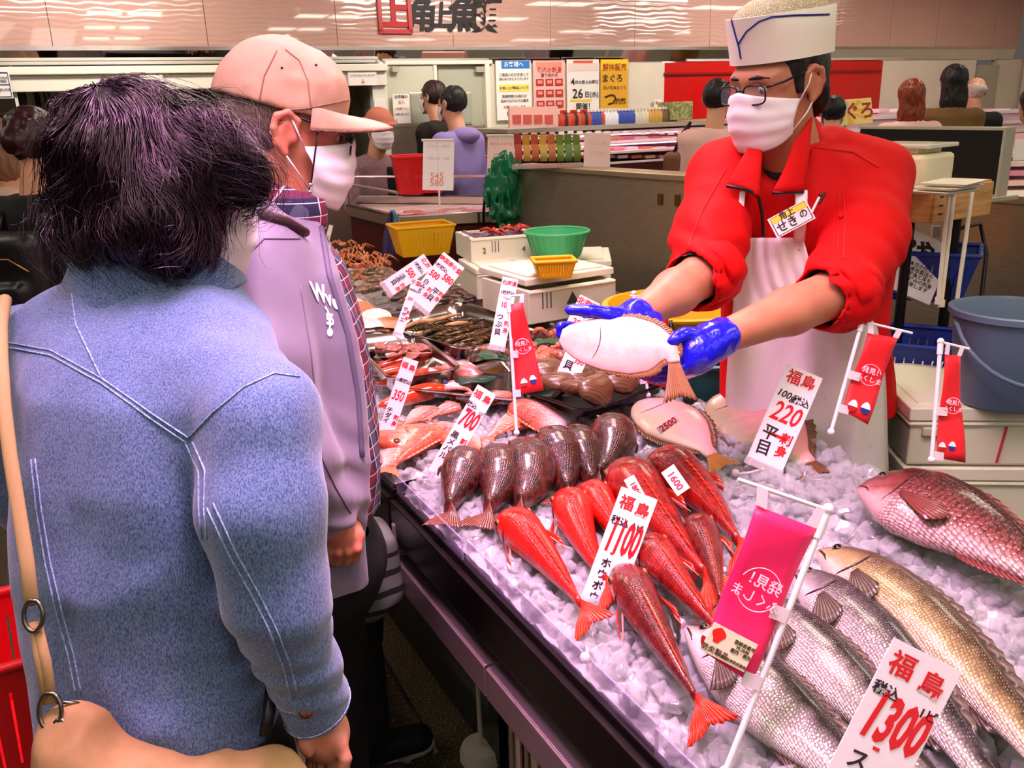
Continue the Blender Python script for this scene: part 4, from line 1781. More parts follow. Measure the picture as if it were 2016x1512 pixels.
# profiles along the body: (t, above, below, half thickness), as fractions of the body length
PROF = {
 'bass': [(0, .012, .012, .010), (.03, .035, .03, .022), (.10, .075, .06, .045), (.20, .105, .090, .062), (.32, .120, .115, .070), (.48, .120, .118, .070),
    (.64, .100, .095, .058), (.80, .065, .060, .036), (.92, .042, .040, .020), (1, .038, .038, .012)],
 'snapper': [(0, .015, .02, .012), (.03, .07, .05, .03), (.09, .14, .09, .055), (.18, .20, .14, .075), (.30, .225, .175, .085), (.46, .205, .17, .08),
    (.64, .15, .13, .06), (.80, .09, .08, .04), (.92, .055, .05, .022), (1, .05, .05, .014)],
 'bream': [(0, .03, .03, .02), (.04, .09, .07, .04), (.12, .17, .13, .07), (.25, .23, .19, .095), (.42, .225, .20, .10), (.60, .17, .155, .075),
    (.78, .10, .09, .045), (.92, .055, .05, .022), (1, .05, .05, .014)],
 'gurnard': [(0, .03, .03, .045), (.03, .06, .055, .07), (.10, .10, .08, .105), (.20, .115, .09, .115), (.34, .105, .085, .10), (.55, .078, .07, .072),
    (.75, .052, .05, .046), (.90, .032, .032, .024), (1, .026, .026, .014)],
 'rockfish': [(0, .05, .05, .06), (.05, .10, .09, .10), (.15, .16, .14, .14), (.30, .195, .17, .16), (.48, .19, .165, .15), (.66, .155, .135, .115),
     (.82, .11, .10, .075), (.93, .085, .08, .05), (1, .09, .085, .03)],
 'flat': [(0, .06, .06, .012), (.03, .115, .115, .020), (.08, .17, .17, .026), (.15, .215, .215, .033), (.28, .262, .262, .040), (.45, .28, .28, .042), (.62, .235, .235, .036),
    (.78, .145, .145, .028), (.90, .07, .07, .020), (1, .055, .055, .012)],
}

def fish(name, label, kind, spine, mats, roll=90, group=None, fins=True, hs=1.0, ws=1.0, side=1, tail=(.16, .20, .12), eye=.028, pect=True, lines=True, cat='fish',
   eyes='both', mouth=True, sag=0, dfin=.045, eye_at=.095, up=(0, 0, 1), tail_roll=None):
 """spine: snout .. tail base in world points; roll 90 = lying on its side, 0 = belly down;
 side = +1 when the back is to the left of the swimming direction seen from above"""
 NT, NA = 34, 30
 pr = np.array(PROF[kind])
 ts = np.linspace(0, 1, NT) ** 1.0
 ts = np.concatenate([[0, .008, .02], ts[1:]])
 NT = len(ts)
 cs = [bez(spine, t) for t in ts]
 L = sum((cs[i + 1] - cs[i]).length for i in range(NT - 1))
 up = Vector(up).normalized()
 a0 = math.radians(roll)
 vs, dors, along, uv = [], [], [], []
 frames = []
 for i, t in enumerate(ts):
  tan = (cs[min(i + 1, NT - 1)] - cs[max(i - 1, 0)]).normalized()
  sd = up.cross(tan).normalized()                 # left of travel
  u2 = tan.cross(sd).normalized()
  D = u2 * math.cos(a0) + sd * side * math.sin(a0)
  Sx = u2 * math.sin(a0) - sd * side * math.cos(a0)
  frames.append((cs[i], tan, D, Sx))
  top = np.interp(t, pr[:, 0], pr[:, 1]) * L * hs
  bot = np.interp(t, pr[:, 0], pr[:, 2]) * L * hs
  wd = np.interp(t, pr[:, 0], pr[:, 3]) * L * ws
  for k in range(NA):
   a = 2 * PI * k / NA - PI / 2                # starts on the under side
   ca, sa = math.sin(a + PI / 2 + PI / 2) if False else math.cos(a), math.sin(a)
   h = (top if ca > 0 else bot) * math.copysign(abs(ca) ** .92, ca)
   w = wd * math.copysign(abs(sa) ** .88, sa)
   p = cs[i] + D * h + Sx * w
   if sag:
    p.z -= sag * abs(h) * abs(h) / max(L, .01) * 4
   vs.append(p)
   dors.append(ca)
   along.append(t)
   uv.append((t * L, a * (top + bot) * .5))
 q = MB()
 q.v = [tuple(p) for p in vs]
 for i in range(NT - 1):
  for k in range(NA):
   k2 = (k + 1) % NA
   q.f.append((i * NA + k, i * NA + k2, (i + 1) * NA + k2, (i + 1) * NA + k))
   q.mi.append(0)
 q.f.append(tuple(range(NA - 1, -1, -1)))
 q.f.append(tuple((NT - 1) * NA + k for k in range(NA)))
 q.mi += [0, 0]
 base = cs[NT // 2].copy()
 lowest = min(p.z for p in vs)
 o = thing(name, label, cat, loc=(base.x, base.y, lowest), group=group)
 q.build('body', mats['skin'], o, smooth=180, attrs={'dors': dors, 'along': along}, uv=uv)

 def at(t, h=0, s=0):
  """point on the body: h in units of the local half height (+ back), s of the half thickness"""
  i = int(np.argmin(abs(ts - t)))
  c, tan, D, Sx = frames[i]
  top = np.interp(t, pr[:, 0], pr[:, 1]) * L * hs
  bot = np.interp(t, pr[:, 0], pr[:, 2]) * L * hs
  wd = np.interp(t, pr[:, 0], pr[:, 3]) * L * ws
  return bez(spine, t) + D * (h * (top if h > 0 else bot)) + Sx * (s * wd), tan, D, Sx

 def finmesh(nm, rows, rays):
  """rows[i][j]: i from base to tip, j along the fin"""
  q = MB()
  q.grid(rows)
  nj = len(rows[0])
  at_ = []
  for r in rows:
   at_ += [rays * j / (nj - 1) for j in range(nj)]
  return q.build(nm, mats['fin'], o, smooth=180, solid=.0012, attrs={'rayk': at_})
 # tail fin
 c, tan, D, Sx = frames[-1]
 Dt = D
 if tail_roll is not None:
  sd = up.cross(tan).normalized()
  u2 = tan.cross(sd).normalized()
  Dt = u2 * math.cos(math.radians(tail_roll)) + sd * side * math.sin(math.radians(tail_roll))
 tl, th, fork = tail[0] * L, tail[1] * L, tail[2] * L
 rows = []
 nj = 17
 b0 = np.interp(1, pr[:, 0], pr[:, 1]) * L * hs
 for i in range(6):
  f = i / 5
  row = []
  for j in range(nj):
   e = j / (nj - 1) * 2 - 1
   ext = tl * (1 - .0) - fork * (1 - abs(e)) ** 1.2
   jag = .93 if j % 2 else 1.0
   hh = e * (b0 * .9 * (1 - f) + th * .5 * f * (.8 + .2 * f))
   p = c + tan * (-.01 * L + ext * f * (jag if i == 5 else 1)) + D.lerp(Dt, min(1, f * 2)) * hh + Sx * (.012 * L * math.sin(e * 5) * f)
   if not mats.get('free'):
    p.z -= .25 * f * f * tl * (.2 if roll > 45 else .5)
    if roll > -1:
     p.z = max(p.z, ICE_Z + .022)
   row.append(p)
  rows.append(row)
 finmesh('tail_fin', rows, 16)
 if fins:
  # dorsal and anal fins
  for nm, t0, t1, sg, hgt in (('dorsal_fin', .30, .84, 1, dfin), ('anal_fin', .60, .84, -1, dfin * .8)):
   if kind == 'flat':
    t0, t1, hgt = .14, .90, .05
   nj = 25
   rows = []
   for i in range(3):
    f = i / 2
    row = []
    for j in range(nj):
     e = j / (nj - 1)
     t = t0 + (t1 - t0) * e
     p, tn, D_, S_ = at(t, sg * .95, 0)
     prof = math.sin(PI * min(1, e * .92 + .08)) ** .5
     if kind != 'flat' and nm == 'dorsal_fin':
      prof *= (.55 + .45 * abs(math.cos(e * PI * 1.02)))
     spike = 1.0 if j % 2 == 0 else .72
     row.append(p + D_ * (sg * f * hgt * L * prof * (spike if i == 2 else 1)) + tn * (.05 * L * f) - S_ * (.004 * L * f))
    rows.append(row)
   finmesh(nm, rows, 12 if kind != 'flat' else 40)
 if pect:
  for s in ((1,) if roll > 45 else (1, -1)):
   p0, tn, D_, S_ = at(.27, -.25, s * .98)
   rows = []
   pl = .13 * L if kind not in ('gurnard', 'snapper') else (.15 if kind == 'gurnard' else .24) * L
   out = .02 if roll > 45 else .10
   for i in range(4):
    f = i / 3
    row = []
    for j in range(9):
     e = j / 8 * 2 - 1
     row.append(p0 + tn * (pl * f * (1 - .25 * e * e)) + D_ * (-.05 * L * f + e * (.012 + .05 * f) * L) + S_ * s * ((.012 + out * f * .35) * L))
    rows.append(row)
   finmesh('pectoral_fin', rows, 8)
 for s in ((1, -1) if eyes == 'both' else (1,) if eyes == 'one' else ()):
  p, tn, D_, S_ = at(eye_at, .45, s * .86)
  R_ = Matrix((tn, D_, S_ * s)).transposed()
  q = MB()
  q.sphere(p, eye * L, 14, 8, (1, 1, .55), R_)
  e_ = q.build('eye', M_eyew, o, smooth=180)
  q = MB()
  q.sphere(p + S_ * s * eye * L * .30, eye * L * .74, 12, 8, (1, 1, .45), R_)
  q.build('pupil', M_eyeb, e_, smooth=180)
 if lines:
  for s in ((1,) if roll > 45 else (1, -1)):
   pts = []
   for k in range(9):
    h = .72 - 1.5 * k / 8
    t = .225 + .025 * math.sin(PI * k / 8) - .03 * (k / 8)
    sw = math.sqrt(max(.05, 1 - abs(h) ** 2.1))
    p, tn, D_, S_ = at(t, h, s * sw * 1.0)
    pts.append(p)
   q = MB()
   q.tube(pts, [.004 * L * f for f in (.3, .8, 1, 1, 1, 1, 1, .8, .3)], 6)
   q.build('gill_edge', mats.get('line', M_mouth), o, smooth=180)
   if mouth:
    pts = [at(t, h, s * sw)[0] for t, h, sw in ((.003, -.1, .5), (.03, -.2, .95), (.07, -.38, .97), (.10, -.55, .86))]
    q = MB()
    q.tube(pts, [.004 * L, .0045 * L, .004 * L, .002 * L], 6)
    q.build('mouth', mats.get('line', M_mouth), o, smooth=180)
 o['_L'] = L
 return o, at, L

def px_spine(pts, z):
 return [Pz(u, v, (zz if zz is not None else z)) for (u, v, *r) in pts for zz in [r[0] if r else None]]

def through(a, m, b):
 """bezier control so that the curve passes through m halfway"""
 return [a, m * 2 - (a + b) * .5, b]

def lay(pts, z):
 p = px_spine(pts, z)
 return through(*p) if len(p) == 3 else p

# ---- red gurnards, belly down
GUR = dict(skin=skin('gurnard_skin', (150, 16, 10), (186, 26, 16), (226, 120, 96), .0045, .45, .2, blotch=.65, blotch_rgb=(84, 6, 6), bump=.4),
   fin=finmat('gurnard_fin', (206, 20, 12), (232, 70, 36)))
GURB = dict(skin=skin('gurnard_skin_bright', (206, 20, 10), (222, 34, 18), (240, 130, 106), .0045, .35, .2, blotch=.4, blotch_rgb=(136, 8, 6), bump=.4), fin=GUR['fin'])
GURD = dict(skin=skin('gurnard_skin_dark', (104, 20, 16), (146, 34, 28), (206, 130, 116), .0045, .5, .2, blotch=.7, blotch_rgb=(60, 8, 8), bump=.3), fin=GUR['fin'])
gz = ICE_Z + .034
gur = [([(996, 1016), (1066, 1090), (1142, 1188)], GURB, 'bright red fish at the left front of the red group, snout towards the dark fish', 1.0, 0),
  ([(1118, 974), (1144, 1050), (1192, 1140)], GURB, 'bright red fish second from the left, tail behind the tall 1100 card', 1.0, 0),
  ([(1158, 958), (1200, 1020), (1250, 1100)], GURB, 'red fish with only its head showing left of the 1100 card', .95, .004),
  ([(1222, 922), (1292, 1012), (1385, 1128)], GUR, 'dark red fish carrying the small tag behind the 1100 card', 1.05, .014),
  ([(1290, 906), (1374, 966), (1452, 1065)], GUR, 'largest dark red fish, the 1600 tag on its flank', 1.18, .014),
  ([(1366, 1022), (1398, 1090), (1418, 1178)], GURD, 'purplish red fish lying right against the big banner', .95, .022),
  ([(1266, 1064), (1330, 1140), (1412, 1240)], GUR, 'red fish in the middle, right of the 1100 card', 1.0, .02),
  ([(1222, 1120), (1290, 1240), (1368, 1372)], GURD, 'long red fish with a black flank patch reaching down to the front ice', .86, .012)]
for pts, mt, lab, k, dz in gur:
 o, at, L = fish('red_fish', lab, 'gurnard', lay(pts, gz + dz), mt, roll=-8, group='red gurnards on the ice', hs=k * 1.0, ws=k * 1.05, tail=(.20, .22, .05), tail_roll=60, eye=.026, eye_at=.13,
     dfin=.022, lines=True)
 # pale feelers under the head
 for s in (1, -1):
  for j in range(2):
   q = MB()
   p0 = at(.22, -.6, s * .7)[0]
   p1 = at(.40 + .05 * j, -.7, s * (1.5 + .3 * j))[0]
   q.tube([p0, (p0 + p1) / 2 + Vector((0, 0, .008)), p1], [.0018, .0016, .0008], 5)
   q.build('feeler', pm('feeler', (240, 130, 110), .3), o, smooth=180)
 # back ridge streak
 if 'black flank' in lab:
  q = MB()
  pts_ = [at(t, .25, -.93)[0] for t in (.34, .42, .52, .60, .66)]
  q.tube(pts_, [.003, .010, .012, .009, .002], 8)
  q.build('dark_patch', pm('black_patch', (16, 8, 8), .3), o, smooth=180)

# ---- dark rockfish, belly down, bent
ROC = dict(skin=skin('rockfish_skin', (78, 38, 28), (142, 58, 46), (206, 120, 112), .004, .4, .24, blotch=.85, blotch_rgb=(30, 18, 12), bump=.45, pos=(.05, .45, .9)),
   fin=finmat('rockfish_fin', (60, 28, 22), (150, 84, 66)))
rz_ = ICE_Z + .036
roc = [([(930, 894, .93), (908, 940), (884, 1000, .892)], 'dark fish nearest the front edge, tail spread on the ice', 1.0),
  ([(968, 886, .935), (984, 942), (960, 1000, .894)], 'dark fish second from the front edge with its tail turned left', .95),
  ([(1026, 874, .935), (1044, 938), (1022, 992, .896)], 'dark fish third from the front edge', .95),
  ([(1068, 852, .94), (1106, 906), (1112, 966, .885)], 'largest dark fish, bent over in the middle of the row', 1.0),
  ([(1128, 842, .94), (1150, 898), (1164, 950, .89)], 'slim dark fish fifth in the row', .85),
  ([(1190, 822, .945), (1208, 880), (1176, 936, .892)], 'dark fish furthest from the front edge with ice on its back', .9)]
for pts, lab, k in roc:
 fish('dark_fish', lab, 'rockfish', lay(pts, rz_ + .012), ROC, roll=12, group='dark rockfish in a row', hs=k * 1.35, ws=k * 1.65, tail=(.36, .42, .05), eye=.035, fins=False, tail_roll=75)

# ---- small pink bream on their sides
BRE = dict(skin=skin('bream_skin', (206, 84, 74), (234, 164, 154), (248, 226, 220), .0075, .5, .18, blotch=.12, blotch_rgb=(240, 200, 120), bump=.7),
   fin=finmat('bream_fin', (232, 80, 56), (246, 150, 110)))
BREO = dict(skin=skin('bream_skin_deep', (206, 78, 58), (234, 148, 124), (248, 218, 206), .0075, .5, .18, blotch=.15, blotch_rgb=(240, 190, 100), bump=.7), fin=BRE['fin'])
bz = ICE_Z + .022
bre = [([(824, 848), (796, 876), (764, 920)], BREO, 1, 'orange pink bream at the lower left, tail hanging over the counter edge', 1.15),
  ([(850, 806), (828, 818), (794, 838)], BRE, 1, 'small bream left of the 700 card against the squid', 1.05),
  ([(905, 800), (880, 806), (846, 822)], BRE, 1, 'small bream above the tilted 700 card', 1.1),
  ([(940, 796), (925, 782), (890, 790)], BRE, 1, 'small bream half behind the middle of the fish pile', 1.0),
  ([(842, 862), (880, 848), (925, 862)], BRE, -1, 'pale bream with its belly to the 700 card', 1.15),
  ([(1000, 776), (975, 786), (945, 800)], BRE, 1, 'pale yellowish bream below the red banner', 1.1),
  ([(1040, 826), (1012, 832), (966, 860)], BREO, 1, 'yellow streaked bream right behind the white banner pole', 1.15),
  ([(1068, 800), (1074, 824), (1084, 860)], BRE, -1, 'pink bream at the right end of the pile near the dark fish', 1.25),
  ([(800, 884), (782, 856), (780, 834)], BREO, 1, 'orange bream tucked behind the 350 card', 1.05),
  ([(880, 846), (915, 872), (946, 886)], BREO, -1, 'bream whose red tail lies on the ice beside the 700 card', 1.0)]
for i, (pts, mt, sd, lab, k) in enumerate(bre):
 fish('pink_bream', lab, 'bream', lay(pts, bz + .006 * (i % 3)), mt, roll=80, side=sd, group='pink bream on the far ice', hs=k * 1.5, ws=k * 1.35, tail=(.26, .40, .14), eye=.05, dfin=.05)

# ---- red and white squid
n = N('squid_skin')
co = n.coords()
d = n.attr('dors').outputs['Fac']
f = n.math('ADD', d, n.math('MULTIPLY', n.noise(co, 26, 4, .6), 2.2))
n.color(n.ramp(n.math('MULTIPLY', f, .4), [(.36, (250, 214, 204)), (.52, (236, 130, 100)), (.70, (206, 56, 26))]))
n.set(Roughness=.14)
n.b.inputs['Coat Weight'].default_value = .5
M_squid = n.m
MANTLES = []
squ = [([(895, 716), (836, 706), (738, 722)], .030, 'red squid at the back of the squid heap'),
  ([(898, 736), (838, 742), (740, 756)], .032, 'red squid in the middle of the heap under the small tag'),
  ([(880, 764), (820, 776), (745, 800)], .030, 'orange red squid nearest the bream'),
  ([(868, 724), (800, 726), (735, 738)], .024, 'pale squid between the two red ones')]
for pts, r, lab in squ:
 p = lay(pts, ICE_Z + .04)
 q = MB()
 sp = [bez(p, i / 13) for i in range(14)]
 rs = [r * f for f in (.25, .6, .8, .92, 1, 1, 1, .98, .95, .9, .8, .65, .45, .15)]
 q.tube(sp, rs, 16, flat=((0, 0, 1), .75))
 at_ = []
 for i in range(14):
  for k in range(16):
   at_.append(math.cos(2 * PI * k / 16 + .7))
 o = thing('squid', lab, 'squid', loc=sp[7] - Vector((0, 0, r)), group='red squid on the far ice')
 MANTLES.append(q.build('mantle', M_squid, o, smooth=180, attrs={'dors': at_}))
 d0 = (sp[0] - sp[2]).normalized()
 sdv = Vector((-d0.y, d0.x, 0))
 for k in range(6):
  q = MB()
  s = (k - 2.5) / 2.5
  b0 = sp[0] + sdv * s * r * .35
  q.tube([b0 - d0 * .01, b0 + d0 * .02 + sdv * s * .012 + Vector((0, 0, .006)), b0 + d0 * .045 + sdv * s * .02, b0 + d0 * .06 + sdv * s * .035 - Vector((0, 0, .012))],
    [.008, .007, .005, .002], 7)
  q.build('arm', M_squid, o, smooth=180)
 q = MB()
 q.sphere(sp[0] + sdv * r * .5 + Vector((0, 0, r * .35)), .009, 10, 8)
 q.build('eye', pm('squid_eye', (60, 66, 110), .1), o, smooth=180)
q = MB()
p = Pz(898, 730, ICE_Z + .05)
fn = union([ell(p, (.045, .036, .028)), ell(p + Vector((.05, -.02, -.012)), (.032, .026, .022))], .02)
tag(sdf_obj('octopus_head', wrinkle(fn, .003, (50, 50, 50), 3), [x - .1 for x in p], [x + .1 for x in p], .004, pm('octopus_skin', (214, 132, 120), .12, var=.25, vscale=40)),
 'pinkish round octopus head at the right of the squid heap', 'octopus')

# ---- flounders on the ice
FLA = dict(skin=skin('flounder_belly', (214, 138, 136), (212, 150, 144), (160, 146, 116), .003, .06, .18, blotch=.10, blotch_rgb=(226, 150, 140), bump=.25, pos=(.2, .5, .8)),
   fin=finmat('flounder_fin', (62, 34, 16), (122, 74, 40)))
FLT = dict(skin=FLA['skin'], fin=finmat('flounder_tail', (176, 104, 36), (206, 140, 66)))
fz = ICE_Z + .045
o, at, L = fish('flounder', 'flounder with pale pink belly up and a small red price tag on it', 'flat', lay([(1258, 792, fz + .02), (1330, 836, fz + .012), (1402, 896, fz)], fz), FLT, roll=76,
    side=1, hs=.80, ws=1.1, tail=(.20, .24, .03), eyes='none', eye=.012, pect=False, mouth=False)
for ch in o.children:
 if ch.name.startswith(('dorsal', 'anal')):
  ch.data.materials[0] = FLA['fin']
o, at, L = fish('flounder', 'pink bellied flounder with dark fringe lying behind the 220 card', 'flat', lay([(1412, 780, fz + .02), (1500, 836, fz + .012), (1590, 912, fz)], fz), FLA, roll=76,
    side=1, hs=.86, ws=1.1, tail=(.16, .22, .03), eyes='none', eye=.012, pect=False, mouth=False)

# ---- big sea bass on their sides, backs to the right
BAS = dict(skin=skin('bass_skin', (46, 40, 34), (176, 162, 156), (240, 222, 216), .0045, .45, .24, metal=.35, bump=.8, pos=(.10, .48, .80)),
   fin=finmat('bass_fin', (58, 46, 40), (104, 84, 72)))
BASY = dict(skin=skin('bass_skin_gold', (80, 62, 34), (184, 156, 108), (236, 208, 192), .0045, .5, .24, metal=.3, bump=.8, pos=(.10, .48, .80)), fin=BAS['fin'])
BASD = dict(skin=skin('bass_skin_dark', (30, 27, 26), (120, 108, 106), (232, 212, 210), .0045, .45, .22, metal=.4, bump=.8, pos=(.16, .58, .86)), fin=BAS['fin'])
sz = ICE_Z + .045
bas = [([(1352, 1236), (1524, 1390), (1740, 1600)], BAS, 'silvery sea bass nearest the customers, its eye beside the big banner', .98, 0, .022),
  ([(1470, 1170), (1630, 1316), (1850, 1560)], BAS, 'silvery sea bass second from the front, behind the banner pole', .80, .004, .018),
  ([(1560, 1128), (1720, 1268), (1960, 1560)], BASD, 'dark backed sea bass third from the front', .78, .006, .018),
  ([(1612, 1086), (1800, 1226), (2080, 1520)], BASY, 'golden sided sea bass furthest from the customers', .84, .016, .018)]
for pts, mt, lab, k, dz, ey in bas:
 fish('sea_bass', lab, 'bass', lay(pts, sz + dz), mt, roll=66, side=1, group='sea bass on the near ice', hs=k * 1.12, ws=k * 1.1, tail=(.14, .2, .1), eye=ey, dfin=.034, eye_at=.085)

# ---- big red snapper
SNA = dict(skin=skin('snapper_skin', (70, 20, 18), (138, 70, 68), (214, 166, 164), .0105, .75, .24, metal=.15, bump=.9, pos=(.10, .46, .76)),
   fin=finmat('snapper_fin', (84, 34, 30), (138, 66, 60)))
fish('red_snapper', 'huge red snapper with coarse scales at the back right of the ice', 'snapper', lay([(1690, 962, .945), (1880, 1030, .95), (2120, 1180, .94)], .94), SNA, roll=72, side=1,
  hs=1.02, ws=1.0, tail=(.2, .3, .12), eye=.022, dfin=.035, eye_at=.10)
# ================================================================== price cards, tags and banners
RED_INK = (214, 24, 34)
BLK_INK = (38, 20, 36)
M_card = pm('card', (246, 236, 240), .45)
M_clip = pm('clear_clip', (236, 220, 226), .1, alpha=.5, spec=.7)
M_flagw = pm('white_plastic', (240, 232, 232), .35)
M_band = pm('translucent_band', (240, 224, 228), .3, alpha=.75)

def card(name, label, cat, TL, TR, BL, D, lines, base=None, group=None, m_=None, dD=(0, 0, 0), clip=True, zbase=None):
 a, b, c = W(TL[0], TL[1], D + dD[0]), W(TR[0], TR[1], D + dD[1]), W(BL[0], BL[1], D + dD[2])
 x, y = b - a, a - c
 w = x.length
 M = frame((b + c) / 2, x, y)
 h = abs(y.dot(Vector(M.col[1][:3])))
 o = thing(name, label, cat, mat=M, group=group)
 q = MB()
 q.box((0, 0, 0), (w, h, .0016))
 q.build('card_board', m_ or M_card, o, local=True)
 for L in lines:
  s, fx, fy, fs, col = L[:5]
  kw = L[5] if len(L) > 5 else {}
  vert = kw.pop('vert', 0)
  kw.setdefault('bold', .018)
  if vert:
   for i, ch in enumerate(s):
    text(o, ch, (fx - .5) * w + random.uniform(-.01, .01) * w, (.5 - fy) * h - i * fs * w * vert, fs * w, col, .0012, rotz=random.uniform(-.1, .1), **kw)
  else:
   text(o, s, (fx - .5) * w, (.5 - fy) * h, fs * w, col, .0012, **kw)
 if clip:
  q = MB()
  q.box((0, -h / 2 - .004, .001), (w * 1.06, .016, .006))
  for s in (-1, 1):
   q.box((s * w * .38, -h / 2 - .006, .004), (.004, .014, .004))
  q.build('card_clip', M_clip, o, local=True, bevel=.0015)
  if base is not None:
   bz = ICE_Z if zbase is None else zbase
   p = Pz(base[0], base[1], bz)
   inv = M.inverted()
   q = MB()
   top = Vector((0, -h / 2 - .01, 0))
   q.tube([top, (top + inv @ p) / 2 + Vector((.002, 0, .004)), inv @ p], [.0035, .003, .003], 8)
   q.sphere(inv @ (p + Vector((0, 0, .004))), .008, 12, 8)
   q.sphere(top, .006, 10, 6)
   q.build('clip_stem', M_clip, o, local=True, smooth=180)
 return o

R_, K_ = RED_INK, BLK_INK
card('price_card', 'tall white card reading 1100 in red, clipped over the front ice', 'price card', (1211, 953), (1282, 979), (1139, 1228), 1.345,
  [('福', .28, .10, .40, R_), ('島', .72, .115, .40, R_), ('税込', .27, .235, .24, K_), ('1ピ', .76, .235, .20, K_), ('1100', .50, .345, .62, R_, dict(sx=.70, sy=2.0, shear=.12, bold=.03)),
  ('-', .36, .455, .3, R_, dict(bold=.03)), ('ホウボウ', .30, .54, .28, K_, dict(vert=1.12)), ('刺身', .74, .66, .34, R_, dict(vert=1.12, bold=.03))], base=(1152, 1300), zbase=.885)
card('price_card', 'nearest white card reading 1300 in red, leaning over the sea bass', 'price card', (1755, 1252), (1888, 1320), (1560, 1660), .90,
  [('福', .26, .10, .36, R_), ('島', .72, .12, .36, R_), ('税込', .22, .225, .19, K_), ('1ピ', .86, .24, .17, K_), ('1300', .52, .345, .56, R_, dict(sx=.76, sy=1.55, shear=.18, bold=.035)),
  ('-', .45, .46, .3, R_, dict(bold=.03)), ('スズキ', .30, .55, .30, K_, dict(vert=1.15)), ('刺身', .78, .60, .30, R_, dict(vert=1.15, bold=.03))], base=(1590, 1720), zbase=.88)
card('price_card', 'white card reading 220 in red, standing before the apron', 'price card', (1557, 718), (1626, 748), (1464, 897), 1.70,
  [('福島', .50, .11, .40, R_), ('100g', .28, .29, .26, K_, dict(shear=.2)), ('税込', .72, .30, .24, K_), ('220', .48, .47, .58, R_, dict(shear=.2, sx=.9, sy=1.25, bold=.015)),
  ('_', .5, .56, .9, R_), ('平目', .30, .70, .42, K_, dict(vert=1.0)), ('刺身', .76, .70, .32, R_, dict(vert=1.1, bold=.03))], base=(1448, 934), zbase=.895)
card('price_card', 'slanted white card reading 700 in red between the pink and dark fish', 'price card', (950, 762), (986, 783), (833, 920), 1.84,
  [('福', .25, .09, .42, R_), ('島', .74, .10, .42, R_), ('税込', .25, .21, .28, K_), ('1ピ', .85, .24, .2, K_), ('700', .48, .36, .74, R_, dict(sx=.75, sy=1.7, shear=.15, bold=.03)),
  ('黒メバル', .27, .56, .38, K_, dict(vert=.98)), ('刺身煮付', .78, .58, .32, R_, dict(vert=1.1, bold=.03))], base=(826, 945), zbase=.885)
card('price_card', 'pink tinted white card reading 35 in red beside the plaid shirt', 'price card', (795, 702), (824, 712), (738, 868), 1.93,
  [('福', .25, .09, .44, R_), ('島', .74, .10, .44, R_), ('1尾税込', .5, .26, .28, K_, dict(shear=.3)), ('350', .46, .44, .62, R_, dict(sx=.8, sy=1.5, shear=.2, bold=.02)), ('チダイ', .26, .62, .40, K_, dict(vert=.9)),
  ('刺身', .80, .68, .34, R_, dict(vert=1.2, bold=.03))], base=(742, 885), zbase=.885)
card('price_card', 'wide slanted white card with two red prices 500 and 580', 'price card', (866, 490), (907, 522), (812, 591), 2.55,
  [('韓国産', .30, .10, .20, R_), ('千葉', .80, .12, .22, R_), ('1枚税込', .28, .24, .17, K_), ('500', .26, .42, .34, R_, dict(sx=.8, bold=.03)), ('580', .76, .34, .36, R_, dict(sx=.8, bold=.03)),
  ('白みる', .18, .60, .22, K_, dict(vert=1.0)), ('刺身', .46, .68, .2, R_, dict(vert=1.2)), ('平貝', .66, .64, .28, K_, dict(vert=1.1)), ('刺身', .90, .62, .2, R_, dict(vert=1.2))],
  base=(830, 630), zbase=.93)
card('price_card', 'slanted white card reading 50 in front of the yellow basket', 'price card', (827, 489), (846, 517), (761, 565), 2.65,
  [('北海', .5, .08, .34, R_), ('1枚税込', .5, .24, .24, K_), ('500', .5, .44, .52, R_, dict(sx=.75, bold=.03)), ('活赤貝', .4, .62, .34, K_, dict(vert=.9)), ('刺身', .85, .72, .3, R_, dict(vert=1.1))],
  base=(775, 610), zbase=.93)
card('price_card', 'narrow upright white card seen almost edge on above the small shells', 'price card', (794, 541), (811, 547), (794, 660), 2.35,
  [('千葉', .5, .07, .6, R_), ('1枚税込', .5, .2, .3, K_), ('300', .5, .36, .55, R_, dict(sx=.7)), ('サザエ', .4, .56, .55, K_, dict(vert=1.1)), ('刺身', .8, .6, .45, R_, dict(vert=1.5))],
  base=(806, 700), zbase=.92)
card('price_card', 'upright white card behind the white banner pole and the red banner', 'price card', (983, 543), (1014, 549), (970, 680), 2.30,
  [('北海道', .5, .08, .30, R_), ('1枚税込', .5, .22, .26, K_), ('100', .5, .40, .5, R_, dict(sx=.75)), ('つぶ貝', .34, .58, .44, K_, dict(vert=1.1)), ('刺身', .8, .66, .34, R_, dict(vert=1.3))],
  base=(1000, 720), zbase=.92)
card('price_card', 'small white card with red letters behind the raised blue glove', 'price card', (1137, 577), (1176, 596), (1112, 655), 2.25,
  [('北海道', .5, .14, .34, R_, dict(bold=.03)), ('100g', .4, .4, .3, K_), ('280', .5, .65, .4, R_)], base=(1125, 690), zbase=.93)
card('price_card', 'small white card half hidden by the left edge of the held flounder', 'price card', (1124, 664), (1166, 682), (1096, 737), 2.08,
  [('北海道', .5, .1, .3, R_), ('本', .30, .34, .34, K_), ('貝', .34, .68, .44, K_), ('350', .7, .5, .3, R_)], base=(1112, 775), zbase=.895)
card('price_tag', 'small tag reading 1600 lying on the largest dark red fish', 'price tag', (1327, 915), (1359, 961), (1301, 930), 1.40, [('1600', .5, .55, .36, (214, 60, 90), dict(bold=.015))], clip=False)
card('price_tag', 'small tag reading 180 half hidden by the 1100 card', 'price tag', (1247, 933), (1272, 978), (1229, 947), 1.41, [('1800', .5, .5, .3, (190, 30, 60))], clip=False)
